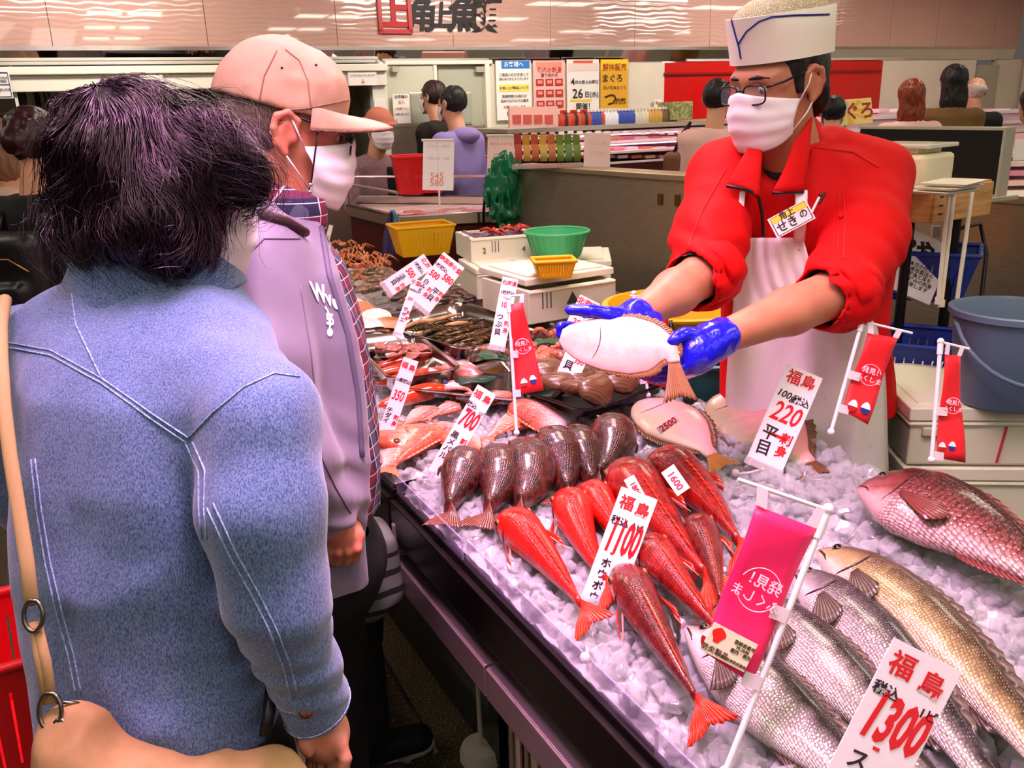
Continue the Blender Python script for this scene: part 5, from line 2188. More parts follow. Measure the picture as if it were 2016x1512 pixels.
card('price_tag', 'small tag with red digits lying on the pale flounder', 'price tag', (1292, 843), (1330, 817), (1301, 855), 1.66, [('2500', .5, .5, .40, R_, dict(bold=.03))], clip=False)
tag_hits = [h for h in (cast(bvh_of(m), 866, 732, 0) for m in MANTLES) if h is not None]
D_tag = min(proj(h)[2] for h in tag_hits) - .003 if tag_hits else proj(Pz(865, 732, .9))[2]
card('price_tag', 'small plain tag lying on the red squid', 'price tag', (848, 724), (887, 738), (841, 730), D_tag, [('600', .5, .5, .16, (226, 160, 150))], clip=False)
card('price_tag', 'white tag with red print stuck in the crab heap by the jacket', 'price tag', (645, 497), (666, 488), (651, 527), proj(Pz(656, 518, .895))[2], [('税込', .3, .5, .3, K_, dict(vert=1)), ('300', .7, .4, .34, R_, dict(vert=.9))], clip=False)
card('price_tag', 'tall white tag standing in the crab heap against the jacket collar', 'price tag', (639, 440), (647, 442), (637, 524), proj(Pz(645, 522, .885))[2], [('千', .5, .3, .7, R_)], clip=False)

# ---- banners on small poles
M_ban = pm('banner_red', (222, 10, 26), .5, sheen=.2)
M_ban_backlit = pm('banner_red_backlit', (242, 8, 92), .5, sheen=.2)  # same red banner, light through the cloth painted in as pink

def banner(label, bar, pole, TL, TR, BL, BR, D, m_, back=False, dd=(0, 0, 0, 0), foot=True, text_k=1.0, full=True):
 tl, tr, bl, br = W(TL[0], TL[1], D + dd[0]), W(TR[0], TR[1], D + dd[1]), W(BL[0], BL[1], D + dd[2]), W(BR[0], BR[1], D + dd[3])
 x = ((tr + br) - (tl + bl)) / 2
 y = ((tl + tr) - (bl + br)) / 2
 M = frame((tl + tr + bl + br) / 4, x, y)
 w, h = x.length, y.length
 o = thing('banner_flag', label, 'banner', mat=M)
 n_ = 13
 q = MB()
 P = []
 zz = Vector(M.col[2][:3])
 for i in range(n_):
  f = i / (n_ - 1)
  row = []
  for j in range(7):
   e = j / 6
   p = tl.lerp(tr, e).lerp(bl.lerp(br, e), f)
   row.append(p + zz * (.004 * math.sin(f * 7 + e * 2.2)))
  P.append(row)
 q.grid(P)
 q.build('banner_cloth', m_, o, smooth=180, solid=.0012)
 bp = [W(u, v, D) for u, v in pole]
 q = MB()
 q.tube(bp, .0038, 10)
 q.sphere(bp[0], .0065, 12, 8)
 q.sphere(bp[-1], .007, 12, 8)
 d_ = (bp[-1] - bp[0])
 q.tube([bp[0] + d_ * .02, bp[0] + d_ * .11], .0055, 10)
 q.build('pole', M_flagw, o, smooth=60)
 q = MB()
 q.tube([W(u, v, D) for u, v in bar], .0026, 8)
 q.build('crossbar', M_flagw, o, smooth=60)
 # translucent loops
 for (a, bb) in ((tl, .08), (tr, .92)):
  e0 = W(bar[0][0], bar[0][1], D)
  e1 = W(bar[1][0], bar[1][1], D)
  ax = (e1 - e0).normalized()
  top = e0 + ax * max(.004, min((e1 - e0).length - .004, (a - e0).dot(ax)))
  aa = a.lerp(tr if a is tl else tl, .08)
  q = MB()
  sx = x.normalized() * w * .10
  q.add([top - sx + zz * .003, top + sx + zz * .003, aa + sx + zz * .003, aa - sx + zz * .003], [(0, 1, 2, 3)])
  q.build('hanging_loop', M_band, o, solid=.001)
 for f in ((.55, .98)):
  side = tr.lerp(br, f) if back else tl.lerp(bl, f)
  ax = (bp[-1] - bp[0]).normalized()
  pp = bp[0] + ax * (side - bp[0]).dot(ax)
  q = MB()
  dn = ax * .008
  q.add([pp - dn + zz * .004, side - dn + zz * .004 + (side - pp).normalized() * .012, side + dn + zz * .004 + (side - pp).normalized() * .012, pp + dn + zz * .004], [(0, 1, 2, 3)])
  q.build('pole_loop', M_band, o, solid=.001)
 # print: ring, lettering, two egg shaped dolls at the foot
 lw = (255, 214, 226)
 cx, cy = 0, .02 * h
 q = MB()
 rr = w * .36
 for (a0, a1) in ((.35, 2.85), (3.6, 6.0)):
  q.tube([(cx + rr * math.cos(a0 + (a1 - a0) * k / 20), cy + rr * math.sin(a0 + (a1 - a0) * k / 20), .0055) for k in range(21)], .0006, 5)
 q.build('ring_print', ink(lw), o, local=True)
 text(o, '発見！', cx + (-.02 if back else .03) * w, cy + .12 * w, .24 * w, lw, .0065, .012, mirror=back)
 text(o, 'ふくしま', cx, cy - .16 * w, .22 * w, lw, .0065, .006, mirror=back)
 if full:
  for sgn, col in ((-1, (176, 16, 22)), (1, (22, 44, 130))):
   if back and sgn > 0:
    continue
   ex, ey = sgn * w * .22 - (.1 * w if back else 0), -h * .38 + (.02 * h if sgn > 0 else 0)
   er = w * .17
   q = MB()
   q.add([(ex + er * math.cos(2 * PI * k / 24) * (1 - .28 * max(0, math.sin(2 * PI * k / 24))), ey + er * 1.25 * math.sin(2 * PI * k / 24), .006) for k in range(24)], [tuple(range(24))])
   q.build('egg_print', ink((248, 240, 236)), o, local=True, solid=.0006)
   q = MB()
   q.add([(ex + er * math.cos(PI + PI * k / 12) * 1.0, ey - .1 * er + er * 1.15 * math.sin(PI + PI * k / 12), .0066) for k in range(13)], [tuple(range(13))])
   q.build('egg_base_print', ink(col), o, local=True, solid=.0006)
   q = MB()
   q.sphere((ex, ey + er * 1.18, .006), er * .26, 10, 6, (1.4, .7, .1))
   q.build('egg_cap_print', ink((24, 20, 26)), o, local=True)
 return o, w, h

banner('red banner on a white pole among the pink fish', [(990, 584), (1032, 581)], [(1001, 586), (1017, 852)], (1003, 600), (1029, 596), (1015, 778), (1071, 768), 1.93, M_ban)
banner('red banner hanging on a tilted pole in front of the apron', [(1686, 630), (1796, 656)], [(1699, 628), (1636, 850)], (1708, 656), (1766, 666), (1657, 808), (1708, 836), 1.66, M_ban)
banner('red banner at the right, before the white boxes with the bucket', [(1846, 672), (1908, 687)], [(1852, 672), (1834, 905)], (1860, 698), (1889, 701), (1843, 901), (1900, 911), 1.62, M_ban)
banner('red banner half hidden behind the hands holding the flounder', [(1240, 582), (1308, 587)], [(1248, 577), (1276, 778)], (1258, 592), (1318, 596), (1268, 752), (1310, 764), 2.08, M_ban, full=False)
ob, w_b, h_b = banner('large red banner with backlit pink painted in, seen from behind, nearest the camera', [(1453, 944), (1628, 1004)], [(1630, 1002), (1428, 1520)], (1488, 994), (1606, 1040), (1383, 1280), (1478, 1345), .97, M_ban_backlit, back=True)
# stitched maker's patch on the back of the big banner
q = MB()
q.box((-.02 * w_b, -h_b * .375, .0085), (w_b * .80, h_b * .19, .001))
q.build('sewn_patch', pm('patch', (246, 226, 190), .6), ob, local=True)
q = MB()
px_, py_ = -.26 * w_b, -h_b * .35
q.add([(px_ + .10 * w_b * math.cos(a) * (1 + .35 * math.sin(3 * a)), py_ + .13 * w_b * math.sin(a) * (1 + .2 * math.sin(a)), .0092) for a in [2 * PI * k / 30 for k in range(30)]], [tuple(range(30))])
q.build('flame_mark', ink((226, 24, 20)), ob, local=True, solid=.0004)
text(ob, '防炎製品', -.20 * w_b, -h_b * .438, .12 * w_b, (60, 30, 30), .0094)
text(ob, '登録者番号\nM-3646\n屋内・屋外', .20 * w_b, -h_b * .355, .075 * w_b, (60, 40, 30), .0094)
text(ob, '(公財)日本防炎協会', .12 * w_b, -h_b * .446, .06 * w_b, (60, 40, 30), .0094)
# ================================================================== people
def skin_mat(name, rgb, red):
 n = N(name)
 co = n.coords()
 f = n.noise(co, 22, 4, .6)
 n.color(n.mix(n.ramp(f, [(.35, (0, 0, 0)), (.7, (255, 255, 255))]), rgb, red))
 n.set(Roughness=.45)
 n.b.inputs['Subsurface Weight'].default_value = .12
 n.b.inputs['Subsurface Radius'].default_value = (.012, .004, .002)
 n.bump(n.noise(co, 420, 2), .12, .0006)
 return n.m

SK2 = skin_mat('skin_ruddy', (206, 138, 108), (212, 112, 88))
SK3 = skin_mat('skin_light', (188, 128, 94), (182, 110, 82))
SK1 = skin_mat('skin_warm', (214, 150, 122), (206, 126, 104))
M_mask = pm('mask_cloth', (238, 228, 230), .7, sheen=.3)
M_loop = pm('mask_loop', (240, 232, 232), .6)
M_eyewhite = pm('eye_white', (224, 214, 206), .15)
M_iris = pm('iris', (26, 14, 10), .08)
M_blackhair = pm('black_hair', (14, 10, 11), .5, bump=.5, bscale=160, bdist=.003)
M_trouser = pm('black_trousers', (12, 11, 14), .8)
M_shoe = pm('dark_shoe', (26, 24, 28), .5)
M_sole = pm('pale_sole', (206, 200, 192), .6)

def axes(f, pitch=0, roll=0):
 """columns right, forward, up of a head or body looking along f"""
 y = Vector((f[0], f[1], 0)).normalized()
 x = Vector((y.y, -y.x, 0))
 z = Vector((0, 0, 1))
 R = Matrix((x, y, z)).transposed()
 R = R @ Matrix.Rotation(pitch, 3, 'X') @ Matrix.Rotation(roll, 3, 'Y')
 return R

def to_local(fn, c, R, s=1.0):
 c = np.array(c, float)
 Rm = np.array(R, float)
 return lambda P: fn(((P - c) @ Rm) / s) * s

def head_fn(neck=True, ears=True, neck_to=(0, -.05, -.20)):
 fs = [ell((0, -.012, .036), (.077, .097, .086)), ell((0, .024, -.028), (.066, .069, .085)), ell((0, .046, -.085), (.045, .044, .034)),
   ell((0, .076, .020), (.052, .020, .012))]
 f = union(fs, .035)
 nose = union([cone((0, .090, .004), (0, .104, -.030), .008, .0115), ell((.011, .094, -.034), (.009, .010, .007)), ell((-.011, .094, -.034), (.009, .010, .007))], .01)
 cheeks = union([ell((.036, .066, -.03), (.024, .022, .022)), ell((-.036, .066, -.03), (.024, .022, .022))], .01)
 lips = union([ell((0, .090, -.062), (.022, .009, .005)), ell((0, .088, -.072), (.019, .009, .006))], .004)
 f = union([f, cheeks, nose, lips], .014)
 for s in (-1, 1):
  f = sub(f, ell((s * .032, .102, .004), (.019, .017, .010)), .012)
 if ears:
  es = []
  for s in (-1, 1):
   pts = [(s * .078, .012, -.004), (s * .083, .012, .020), (s * .088, -.004, .031), (s * .092, -.022, .022), (s * .092, -.026, .002), (s * .087, -.018, -.020), (s * .081, -.004, -.034)]
   es.append(chain(pts, [.005, .0055, .006, .006, .0055, .006, .008], .006))
   es.append(ell((s * .080, -.006, .0), (.007, .017, .028)))
   es.append(chain([(s * .084, -.008, -.022), (s * .086, -.014, -.004), (s * .086, -.006, .014)], [.004, .0045, .004], .004))
   es.append(ell((s * .079, .010, -.010), (.006, .005, .007)))
  f = union([f] + es, .006)
 if neck:
  f = union([f, cone((0, -.022, -.075), neck_to, .054, .060)], .03)
 return f

def build_body(o, pieces, mat_, h=.004):
 """one skin mesh from several implicit pieces: (fn, lo, hi, h)"""
 vs, qs, off = [], [], 0
 for fn, lo, hi, hh in pieces:
  V, Q = surface_nets(fn, lo, hi, hh)
  V = relax(V, Q, 2)
  vs.append(V)
  qs.append(Q + off)
  off += len(V)
 q = MB()
 q.v = [tuple(p) for p in np.concatenate(vs)]
 q.f = [tuple(int(i) for i in f) for f in np.concatenate(qs)]
 q.mi = [0] * len(q.f)
 return q.build('body', mat_, o, smooth=180)

def bb(pts, r):
 P = np.array([list(p) for p in pts])
 return list(P.min(0) - r), list(P.max(0) + r)

def mask_mesh(o, c, R, s=1.0, name='face_mask', top=-.004, bot=-.122, wide=1.25, fwd=.124, side=.083, m_=None):
 q = MB()
 rows = []
 nt, na = 22, 33
 L = lambda p: Vector(c) + (R @ Vector(p)) * s
 for i in range(nt):
  t = i / (nt - 1)
  row = []
  for j in range(na):
   e = j / (na - 1) * 2 - 1
   # the sides are pulled in towards the middle like a pleated mask
   a = e * wide * (1 - .10 * math.sin(PI * t)) * (1 - .16 * t)
   zt = top + .012 * (1 - abs(e)) ** 2 - .016 * abs(e)
   zb = bot + .030 * abs(e) ** 2.5
   z = zt + (zb - zt) * t
   prof = .955 + .06 * math.sin(PI * min(1, t * 1.25)) - .20 * max(0, t - .62) ** 1.4 * 2
   r = 1 / math.sqrt((math.sin(a) / side) ** 2 + (math.cos(a) / fwd) ** 2)
   r *= prof
   r += .0013 * math.sin(t * 24) * (1 - e * e) + .0010 * math.sin(a * 9 + t * 13) * abs(e)
   row.append(L((math.sin(a) * r, math.cos(a) * r, z)))
  rows.append(row)
 q.grid(rows)
 me = q.build(name, m_ or M_mask, o, smooth=180, solid=.0015)
 q = MB()
 for k in (1, na - 2):
  q.tube([rows[i][k] for i in range(nt)], .0012, 5)
 for i in (2,):
  q.tube([r for r in rows[i]], .0009, 5)
 q.build('mask_seam', m_ or M_mask, me, smooth=180)
 for sgn, k in ((-1, 0), (1, na - 1)):
  q = MB()
  et, eb = L((sgn * .086, -.004, .032)), L((sgn * .085, -.012, -.026))
  for i, e in ((1, et), (nt - 3, eb)):
   a = rows[i][k]
   mid = (a + e) / 2 + (R @ Vector((sgn * .006, 0, 0))) * s
   q.tube([a, mid, e], .0016, 6)
  q.tube([et, L((sgn * .088, -.028, .018)), L((sgn * .090, -.030, -.005)), eb], .0014, 6)
  q.build('ear_loop', M_loop, me, smooth=180)
 return me

def eyes_mesh(o, c, R, s=1.0, look=(0, 0)):
 L = lambda p: Vector(c) + (R @ Vector(p)) * s
 for sg in (-1, 1):
  q = MB()
  q.sphere(L((sg * .032, .0775, .003)), .0125 * s, 16, 12)
  e = q.build('eye', M_eyewhite, o, smooth=180)
  q = MB()
  d = Vector((look[0], 1, look[1])).normalized()
  q.sphere(L(Vector((sg * .032, .0775, .003)) + d * .0093), .0058 * s, 12, 8)
  q.build('iris', M_iris, e, smooth=180)

def brow_mesh(o, c, R, s, m_):
 L = lambda p: Vector(c) + (R @ Vector(p)) * s
 q = MB()
 for sg in (-1, 1):
  q.tube([L((sg * .012, .0985, .0235)), L((sg * .030, .0965, .0265)), L((sg * .052, .0845, .0225))], [.0034, .0046, .0020], 8)
 q.build('eyebrows', m_, o, smooth=180)

def glasses_mesh(o, c, R, s, m_, lens_m, w=.026, hgt=.019, y=.108, z=-.004):
 L = lambda p: Vector(c) + (R @ Vector(p)) * s
 g = None
 q = MB()
 ql = MB()
 for sg in (-1, 1):
  pts = []
  for k in range(29):
   a = 2 * PI * k / 28
   ca, sa = math.cos(a), math.sin(a)
   x = sg * .034 + w * math.copysign(abs(ca) ** .6, ca)
   zz = z + hgt * math.copysign(abs(sa) ** .6, sa) - .002 * (sa < 0)
   yy = y - .9 * max(0, abs(x) - .03) ** 1.0 * .22
   pts.append(L((x, yy, zz)))
  q.tube(pts, .0019 * s, 6, cap=False)
  ql.add(pts[:-1], [tuple(range(28))])
  q.tube([L((sg * .060, y - .008, z + .012)), L((sg * .079, .07, z + .018)), L((sg * .084, .01, z + .030)), L((sg * .086, -.018, z + .020))], [.0022, .0024, .0022, .0015], 6)
 q.tube([L((-.009, y, z + .006)), L((0, y + .003, z + .009)), L((.009, y, z + .006))], .002, 6)
 g = q.build('glasses', m_, o, smooth=180)
 ql.build('lenses', lens_m, g, solid=.0008)
 return g

M_lens = pm('lens', (236, 238, 240), .02, spec=.4, alpha=.06)
M_spec = pm('glasses_frame', (20, 20, 28), .25)

def hand_fn(wrist, palm, fingers, thumb, rw=.026, rp=.030, rf=.0088, k=.010):
 """palm between wrist and knuckles; fingers = polylines in world points (knuckle .. tip)"""
 fs = [cone(wrist, palm, rw, rp)]
 for f in fingers:
  fs.append(cone(palm, f[0], rp * .72, rf * 1.25))
 body = union(fs, .022)
 out = [body]
 for i, f in enumerate(fingers):
  r = rf * (1, 1.05, 1.0, .86)[i % 4]
  out.append(chain(f, [r * 1.12] + [r] * (len(f) - 2) + [r * .82], .003))
 out.append(chain(thumb, [rf * 1.9, rf * 1.3, rf * 1.1, rf * .92][:len(thumb)], .006))
 return union(out, k * .3)

def strands(name, root, mat_, polylines, r=.0009):
 """hair strands as thin three sided tubes in one mesh"""
 vs, fs, off = [], [], 0
 ang = np.array([0, 2.0944, 4.1888])
 for pl in polylines:
  P = np.array([list(p) for p in pl], float)
  m = len(P)
  T = np.gradient(P, axis=0)
  T /= np.linalg.norm(T, axis=1)[:, None] + 1e-9
  A = np.cross(T, np.array([.3, .2, .93]))
  A /= np.linalg.norm(A, axis=1)[:, None] + 1e-9
  B = np.cross(T, A)
  rr = r * np.interp(np.linspace(0, 1, m), [0, .6, 1], [1, .9, .25])
  ring = P[:, None, :] + rr[:, None, None] * (np.cos(ang)[None, :, None] * A[:, None, :] + np.sin(ang)[None, :, None] * B[:, None, :])
  vs.append(ring.reshape(-1, 3))
  i = np.arange(m - 1)[:, None] * 3
  k = np.arange(3)[None, :]
  k2 = (k + 1) % 3
  fs.append((np.stack([i + k, i + k2, i + 3 + k2, i + 3 + k], 2).reshape(-1, 4)) + off)
  off += m * 3
 q = MB()
 q.v = [tuple(p) for p in np.concatenate(vs)]
 q.f = [tuple(f) for f in np.concatenate(fs).tolist()]
 q.mi = [0] * len(q.f)
 o = q.build(name, mat_, root, smooth=180)
 o['kind'] = 'stuff'
 return o

# ------------------------------------------------------------------ person in the denim jacket, seen from behind
n = N('denim')
co = n.coords('Object')
f1 = n.noise(co, 7, 4, .6)
f2 = n.noise(n.coords('Object', (1, 1, .35)), 620, 2, .7)
c_ = n.mix(n.ramp(f1, [(.3, (0, 0, 0)), (.72, (255, 255, 255))]), (40, 72, 124), (72, 106, 158))
c_ = n.mix(n.ramp(f2, [(.38, (0, 0, 0)), (.62, (255, 255, 255))]), n.mix(.55, c_, (36, 58, 104)), n.mix(.30, c_, (178, 196, 222)))
n.color(c_)
n.set(Roughness=.85)
n.b.inputs['Sheen Weight'].default_value = .35
n.bump(n.noise(n.coords('Object'), 900, 2), .35, .0008)
M_denim = n.m
M_stitch = pm('denim_stitch', (146, 168, 204), .8, var=.35, vscale=260)
P1 = thing('person', 'person in a blue denim jacket with dark wavy hair, back to the camera', 'person', loc=(-.42, 1.08, 0))
H1c = W(312, 366, 1.13)
H1R = axes((.84, .54), -.10)
RA = [W(512, 822, 1.00), W(516, 1000, .985), W(545, 1180, 1.01), W(618, 1372, 1.10)]
LA = [W(70, 705, 1.22), W(60, 950, 1.36), W(190, 1130, 1.46), W(380, 1180, 1.5)]
hd1 = -.42

def sec(u, v, D, hw, hdp, head, p=2.3):
 w_ = W(u, v, D)
 return (w_.z, w_.x, w_.y, hw, hdp, head, p)

S1 = [sec(300, 530, 1.16, .075, .075, hd1), sec(302, 575, 1.15, .120, .088, hd1), sec(300, 640, 1.13, .160, .105, hd1), sec(288, 740, 1.11, .172, .118, hd1), sec(270, 900, 1.11, .170, .122, hd1),
  sec(270, 1080, 1.12, .162, .124, hd1), sec(290, 1250, 1.14, .160, .124, hd1), sec(316, 1380, 1.15, .170, .126, hd1), sec(330, 1470, 1.16, .174, .128, hd1)]
tor1 = loft(S1)
arm1 = union([chain([RA[0], RA[1], RA[2]], [.064, .066, .058], .02), chain([RA[2], RA[3]], [.058, .043], .02)], .02)
arm1l = chain([LA[0], LA[1], LA[2]], [.074, .066, .056], .03)
shr = cone(W(360, 640, 1.10), RA[0], .050, .066)
shl = cone(W(230, 610, 1.16), LA[0], .058, .074)
jk = union([union([tor1, shr, shl], .05), arm1, arm1l], .014)

def jk_f(P):
 d = jk(P)
 m = np.abs(d) < .05
 Q = P[m]
 # broad drapes running down and across, plus small creases
 a = (Q @ np.array([.55, .25, .78])) * 16 + 2.4 * vnoise(Q, (5, 5, 4), 3)
 e = .0072 * np.sin(a) * (.5 + .5 * vnoise(Q, (4, 4, 4), 9))
 e += .0048 * (1 - 2 * np.abs(vnoise(Q, (12, 12, 7), 2))) + .0016 * vnoise(Q, (42, 42, 26), 6)
 # bunched creases on the sleeve near the cuff and the arm pit
 ctr = np.array([list(RA[2].lerp(RA[3], .55))])
 dd = np.sqrt(((Q - ctr) ** 2).sum(1))
 e += .004 * np.exp(-(dd / .10) ** 2) * np.sin(Q[:, 2] * 120 + 3 * vnoise(Q, (14, 14, 14), 4))
 d = d.copy()
 d[m] -= e
 return d

allp = [Vector(p) for p in RA + LA] + [Vector((s[1], s[2], s[0])) for s in S1]
lo, hi = bb(allp, .22)
lo[2], hi[2] = S1[-1][0] - .01, S1[0][0] + .06
cut = half(RA[3], (RA[3] - RA[2]))
jacket1 = sdf_obj('denim_jacket', lambda P: jk_f(P), lo, hi, .0062, M_denim, P1, it=2)
T1 = bvh_of(jacket1)
# cuff, collar, hem
dcuff = (RA[3] - RA[2]).normalized()
q = MB()
ring = []
R_c = dcuff.to_track_quat('Z', 'Y').to_matrix()
for (rr, zz) in ((.0455, -.035), (.0462, -.034), (.0470, .0), (.0465, .022), (.0445, .026), (.042, .024), (.041, -.02)):
 ring.append([RA[3] + R_c @ Vector((rr * math.cos(2 * PI * k / 36) * .86, rr * math.sin(2 * PI * k / 36), zz)) for k in range(36)])
q.grid(ring, wrap=True)
cuff = q.build('cuff', M_denim, P1, smooth=60)
TC = bvh_of(cuff)
M_copper = pm('copper_button', (112, 62, 38), .3, metal=1)
for (u, v) in ((598, 1372), (602, 1400)):
 p = cast(TC, u, v, .001)
 if p is None:
  p = W(u, v, 1.05)
 q = MB()
 nrm = (Vector((0, 0, CAM_Z)) - p).normalized()
 q.lathe([(.001, .0035), (.006, .003), (.0085, .002), (.0085, 0)], p, 20, rot=nrm.to_track_quat('Z', 'Y').to_matrix())
 q.build('cuff_button', M_copper, cuff, smooth=60)
q = MB()
nk = Vector((S1[0][1], S1[0][2], S1[0][0]))
rows = []
for i, (rr, zz) in enumerate(((.082, -.02), (.086, .012), (.088, .034), (.094, .030), (.108, -.004), (.124, -.030), (.121, -.034))):
 row = []
 for k in range(48):
  a = 2 * PI * k / 48
  x, y = rr * math.cos(a) * 1.0, rr * math.sin(a) * .92
  row.append(nk + Vector((x * math.cos(hd1) - y * math.sin(hd1), x * math.sin(hd1) + y * math.cos(hd1), zz + .012 * math.sin(a * 2 + 1))))
 rows.append(row)
q.grid(rows, wrap=True)
q.build('collar', M_denim, P1, smooth=180, solid=.003)

def seam(o, tree, px, r=.0011, m_=None, n_=8, name='seam'):
 p = seam_pts(tree, px, n_, .0008)
 if len(p) > 2:
  q = MB()
  q.tube(p, r, 6)
  return q.build(name, m_ or M_stitch, o, smooth=180)

for px in ([(2, 672), (100, 690), (200, 745), (300, 815), (372, 862)], [(4, 682), (100, 700), (200, 755), (296, 824), (368, 872)],
   [(372, 862), (420, 812), (480, 762), (540, 735), (590, 742)], [(366, 872), (392, 930), (392, 1000), (398, 1060)], [(380, 870), (404, 925), (402, 1000), (408, 1060)],
   [(408, 1000), (450, 1090), (495, 1170), (530, 1240), (560, 1320), (572, 1372)], [(420, 990), (462, 1082), (508, 1165), (545, 1240), (572, 1310), (584, 1360)],
   [(62, 905), (72, 1000), (90, 1110), (110, 1200), (135, 1290), (150, 1365)], [(70, 903), (82, 1000), (100, 1108), (122, 1200), (146, 1290), (160, 1360)],
   [(200, 745), (150, 640), (140, 560)]):
 seam(jacket1, T1, px)
for z_ in (-.030, .018):
 q = MB()
 q.tube([RA[3] + R_c @ Vector((.0476 * math.cos(2 * PI * k / 36) * .86, .0476 * math.sin(2 * PI * k / 36), z_)) for k in range(37)], .0009, 5, cap=False)
 q.build('seam', M_stitch, cuff, smooth=180)
# right hand hanging, fingers slightly curled
wr = RA[3] + dcuff * .015
pl = W(636, 1444, 1.135)

def wl_(pts):
 return [W(*p) for p in pts]

f1h = [wl_([(668, 1462, 1.11), (680, 1492, 1.11), (674, 1522, 1.115), (656, 1545, 1.12)]), wl_([(652, 1474, 1.135), (658, 1508, 1.14), (650, 1540, 1.15), (636, 1560, 1.155)]),
  wl_([(634, 1480, 1.15), (634, 1514, 1.155), (626, 1542, 1.165), (616, 1560, 1.17)]), wl_([(614, 1476, 1.165), (612, 1504, 1.17), (606, 1530, 1.175), (600, 1544, 1.18)])]
th1 = wl_([(612, 1424, 1.11), (602, 1442, 1.10), (602, 1464, 1.095), (608, 1480, 1.095)])
hand1 = hand_fn(wr, pl, f1h, th1, .026, .030, .0085)
hf1 = to_local(head_fn(neck_to=(0, -.06, -.19)), H1c, H1R)
lo_h, hi_h = bb([H1c], .16)
lo_h[2] -= .08
allh = [wr, pl] + [p for f in f1h for p in f] + th1
lo2, hi2 = bb(allh, .035)
mask_mesh(P1, H1c, H1R)
# trousers and shoes
hem = Vector((S1[-1][1], S1[-1][2], S1[-1][0]))
rgt = Vector((math.cos(hd1), math.sin(hd1), 0))
fw1 = Vector((-math.sin(hd1), math.cos(hd1), 0))
legs = []
feet = []
for s in (-1, 1):
 hip = hem + rgt * s * .085 + Vector((0, 0, .02))
 kn = hip + fw1 * .03 + Vector((0, 0, -.38))
 an = kn + Vector((0, 0, -.40)) - fw1 * .02
 an.z = .09
 legs.append(chain([hip, kn, an], [.095, .072, .055], .03))
 feet.append(an)
lo, hi = bb([hem] + feet, .16)
hi[2] = hem.z + .06
trousers1 = union(legs + [ell(hem + Vector((0, 0, -.02)), (.16, .13, .10))], .04)
sdf_obj('trousers', wrinkle(trousers1, .004, (14, 14, 10), 5), lo, hi, .012, M_trouser, P1)
inset = lambda f, d: (lambda P: f(P) + d)
neck1 = cone(H1c - Vector((0, 0, .10)), Vector((S1[2][1], S1[2][2], S1[2][0])), .052, .06)
body1 = union([hf1, inset(tor1, .035), neck1, chain([Vector(S1[2][1:3] + (S1[2][0],)), RA[0]], [.04, .045], .02), chain(RA, [.042, .040, .036, .028], .02), chain(LA[:3], [.04, .04, .03], .02),
    inset(trousers1, .03)], .02)
body1 = union([body1, hand1], .005)
lo, hi = bb([H1c, wr] + feet + allh + LA[:3], .12)
sdf_obj('body', body1, lo, hi, .0037, SK1, P1)

def shoe(o, an, fw, m_=M_shoe, L=.27):
 a = Vector((an.x, an.y, 0))
 fn = union([cone(a - fw * .05 + Vector((0, 0, .05)), a + fw * .13 + Vector((0, 0, .035)), .046, .040), cone(a + Vector((0, 0, .05)), a + Vector((0, 0, .10)), .045, .045)], .03)
 fn = inter(fn, half((0, 0, .016), (0, 0, -1)), .004)
 lo, hi = bb([a - fw * .08, a + fw * .18, a + Vector((0, 0, .12))], .06)
 s = sdf_obj('shoe', fn, lo, hi, .008, m_, o)
 q = MB()
 pts = []
 sd = Vector((fw.y, -fw.x, 0))
 for k in range(24):
  t = 2 * PI * k / 24
  p = a + fw * (.04 + .135 * math.cos(t)) + sd * (.046 * math.sin(t))
  pts.append((p.x, p.y))
 q.prism(pts, 0, .022)
 q.build('sole', M_sole, s, bevel=.004)

for an in feet:
 shoe(P1, an, fw1)

# hair: a dark mass under several thousand strands that sweep away from the whorl and curl at the ends
n = N('dark_hair')
n.set(Base_Color=lin((26, 9, 20)), Roughness=.24)
n.b.inputs['Specular IOR Level'].default_value = .75
n.b.inputs['Specular Tint'].default_value = (1.0, .72, .88, 1)
n.b.inputs['Coat Weight'].default_value = .3
n.b.inputs['Coat Roughness'].default_value = .25
M_hair = n.m
M_hairbase = pm('dark_hair_base', (12, 7, 10), .6)
rng = np.random.default_rng(5)
ex = H1R @ Vector((1, 0, 0))
ey = H1R @ Vector((0, 1, 0))
ez = H1R @ Vector((0, 0, 1))
hairfs = [ell(H1c + ez * .018 - ey * .02, (.102, .106, .106)), ell(W(202, 338, 1.12), (.046, .060, .082)), ell(W(240, 455, 1.11), (.074, .06, .050)), ell(W(392, 312, 1.08), (.054, .050, .052)),
   ell(W(302, 455, 1.06), (.056, .042, .050)), ell(W(462, 332, 1.10), (.026, .030, .020)), ell(W(230, 236, 1.10), (.05, .05, .034)), ell(W(392, 430, 1.09), (.026, .03, .046))]
hair_smooth = union(hairfs, .035)
hair_raw = lambda P: hair_smooth(P) - .008 * vnoise(P, (15, 15, 12), 77) - .004 * vnoise(P, (34, 34, 26), 78)
face_cut = ell(H1c + ey * .122 - ez * .07, (.098, .098, .112))
hair_fn = sub(hair_raw, face_cut, .02)
lo, hi = bb([H1c, W(150, 330, 1.12), W(480, 330, 1.1), W(280, 540, 1.12)], .13)
sdf_obj('hair', wrinkle(sub(lambda P: hair_raw(P) + .010, face_cut, .02), .007, (26, 26, 20), 8), lo, hi, .006, M_hairbase, P1)

def grad(fn, P, e=.002):
 g = np.zeros_like(P)
 for a in range(3):
  d = np.zeros(3)
  d[a] = e
  g[:, a] = fn(P + d) - fn(P - d)
 return g / (np.linalg.norm(g, axis=1)[:, None] + 1e-9)

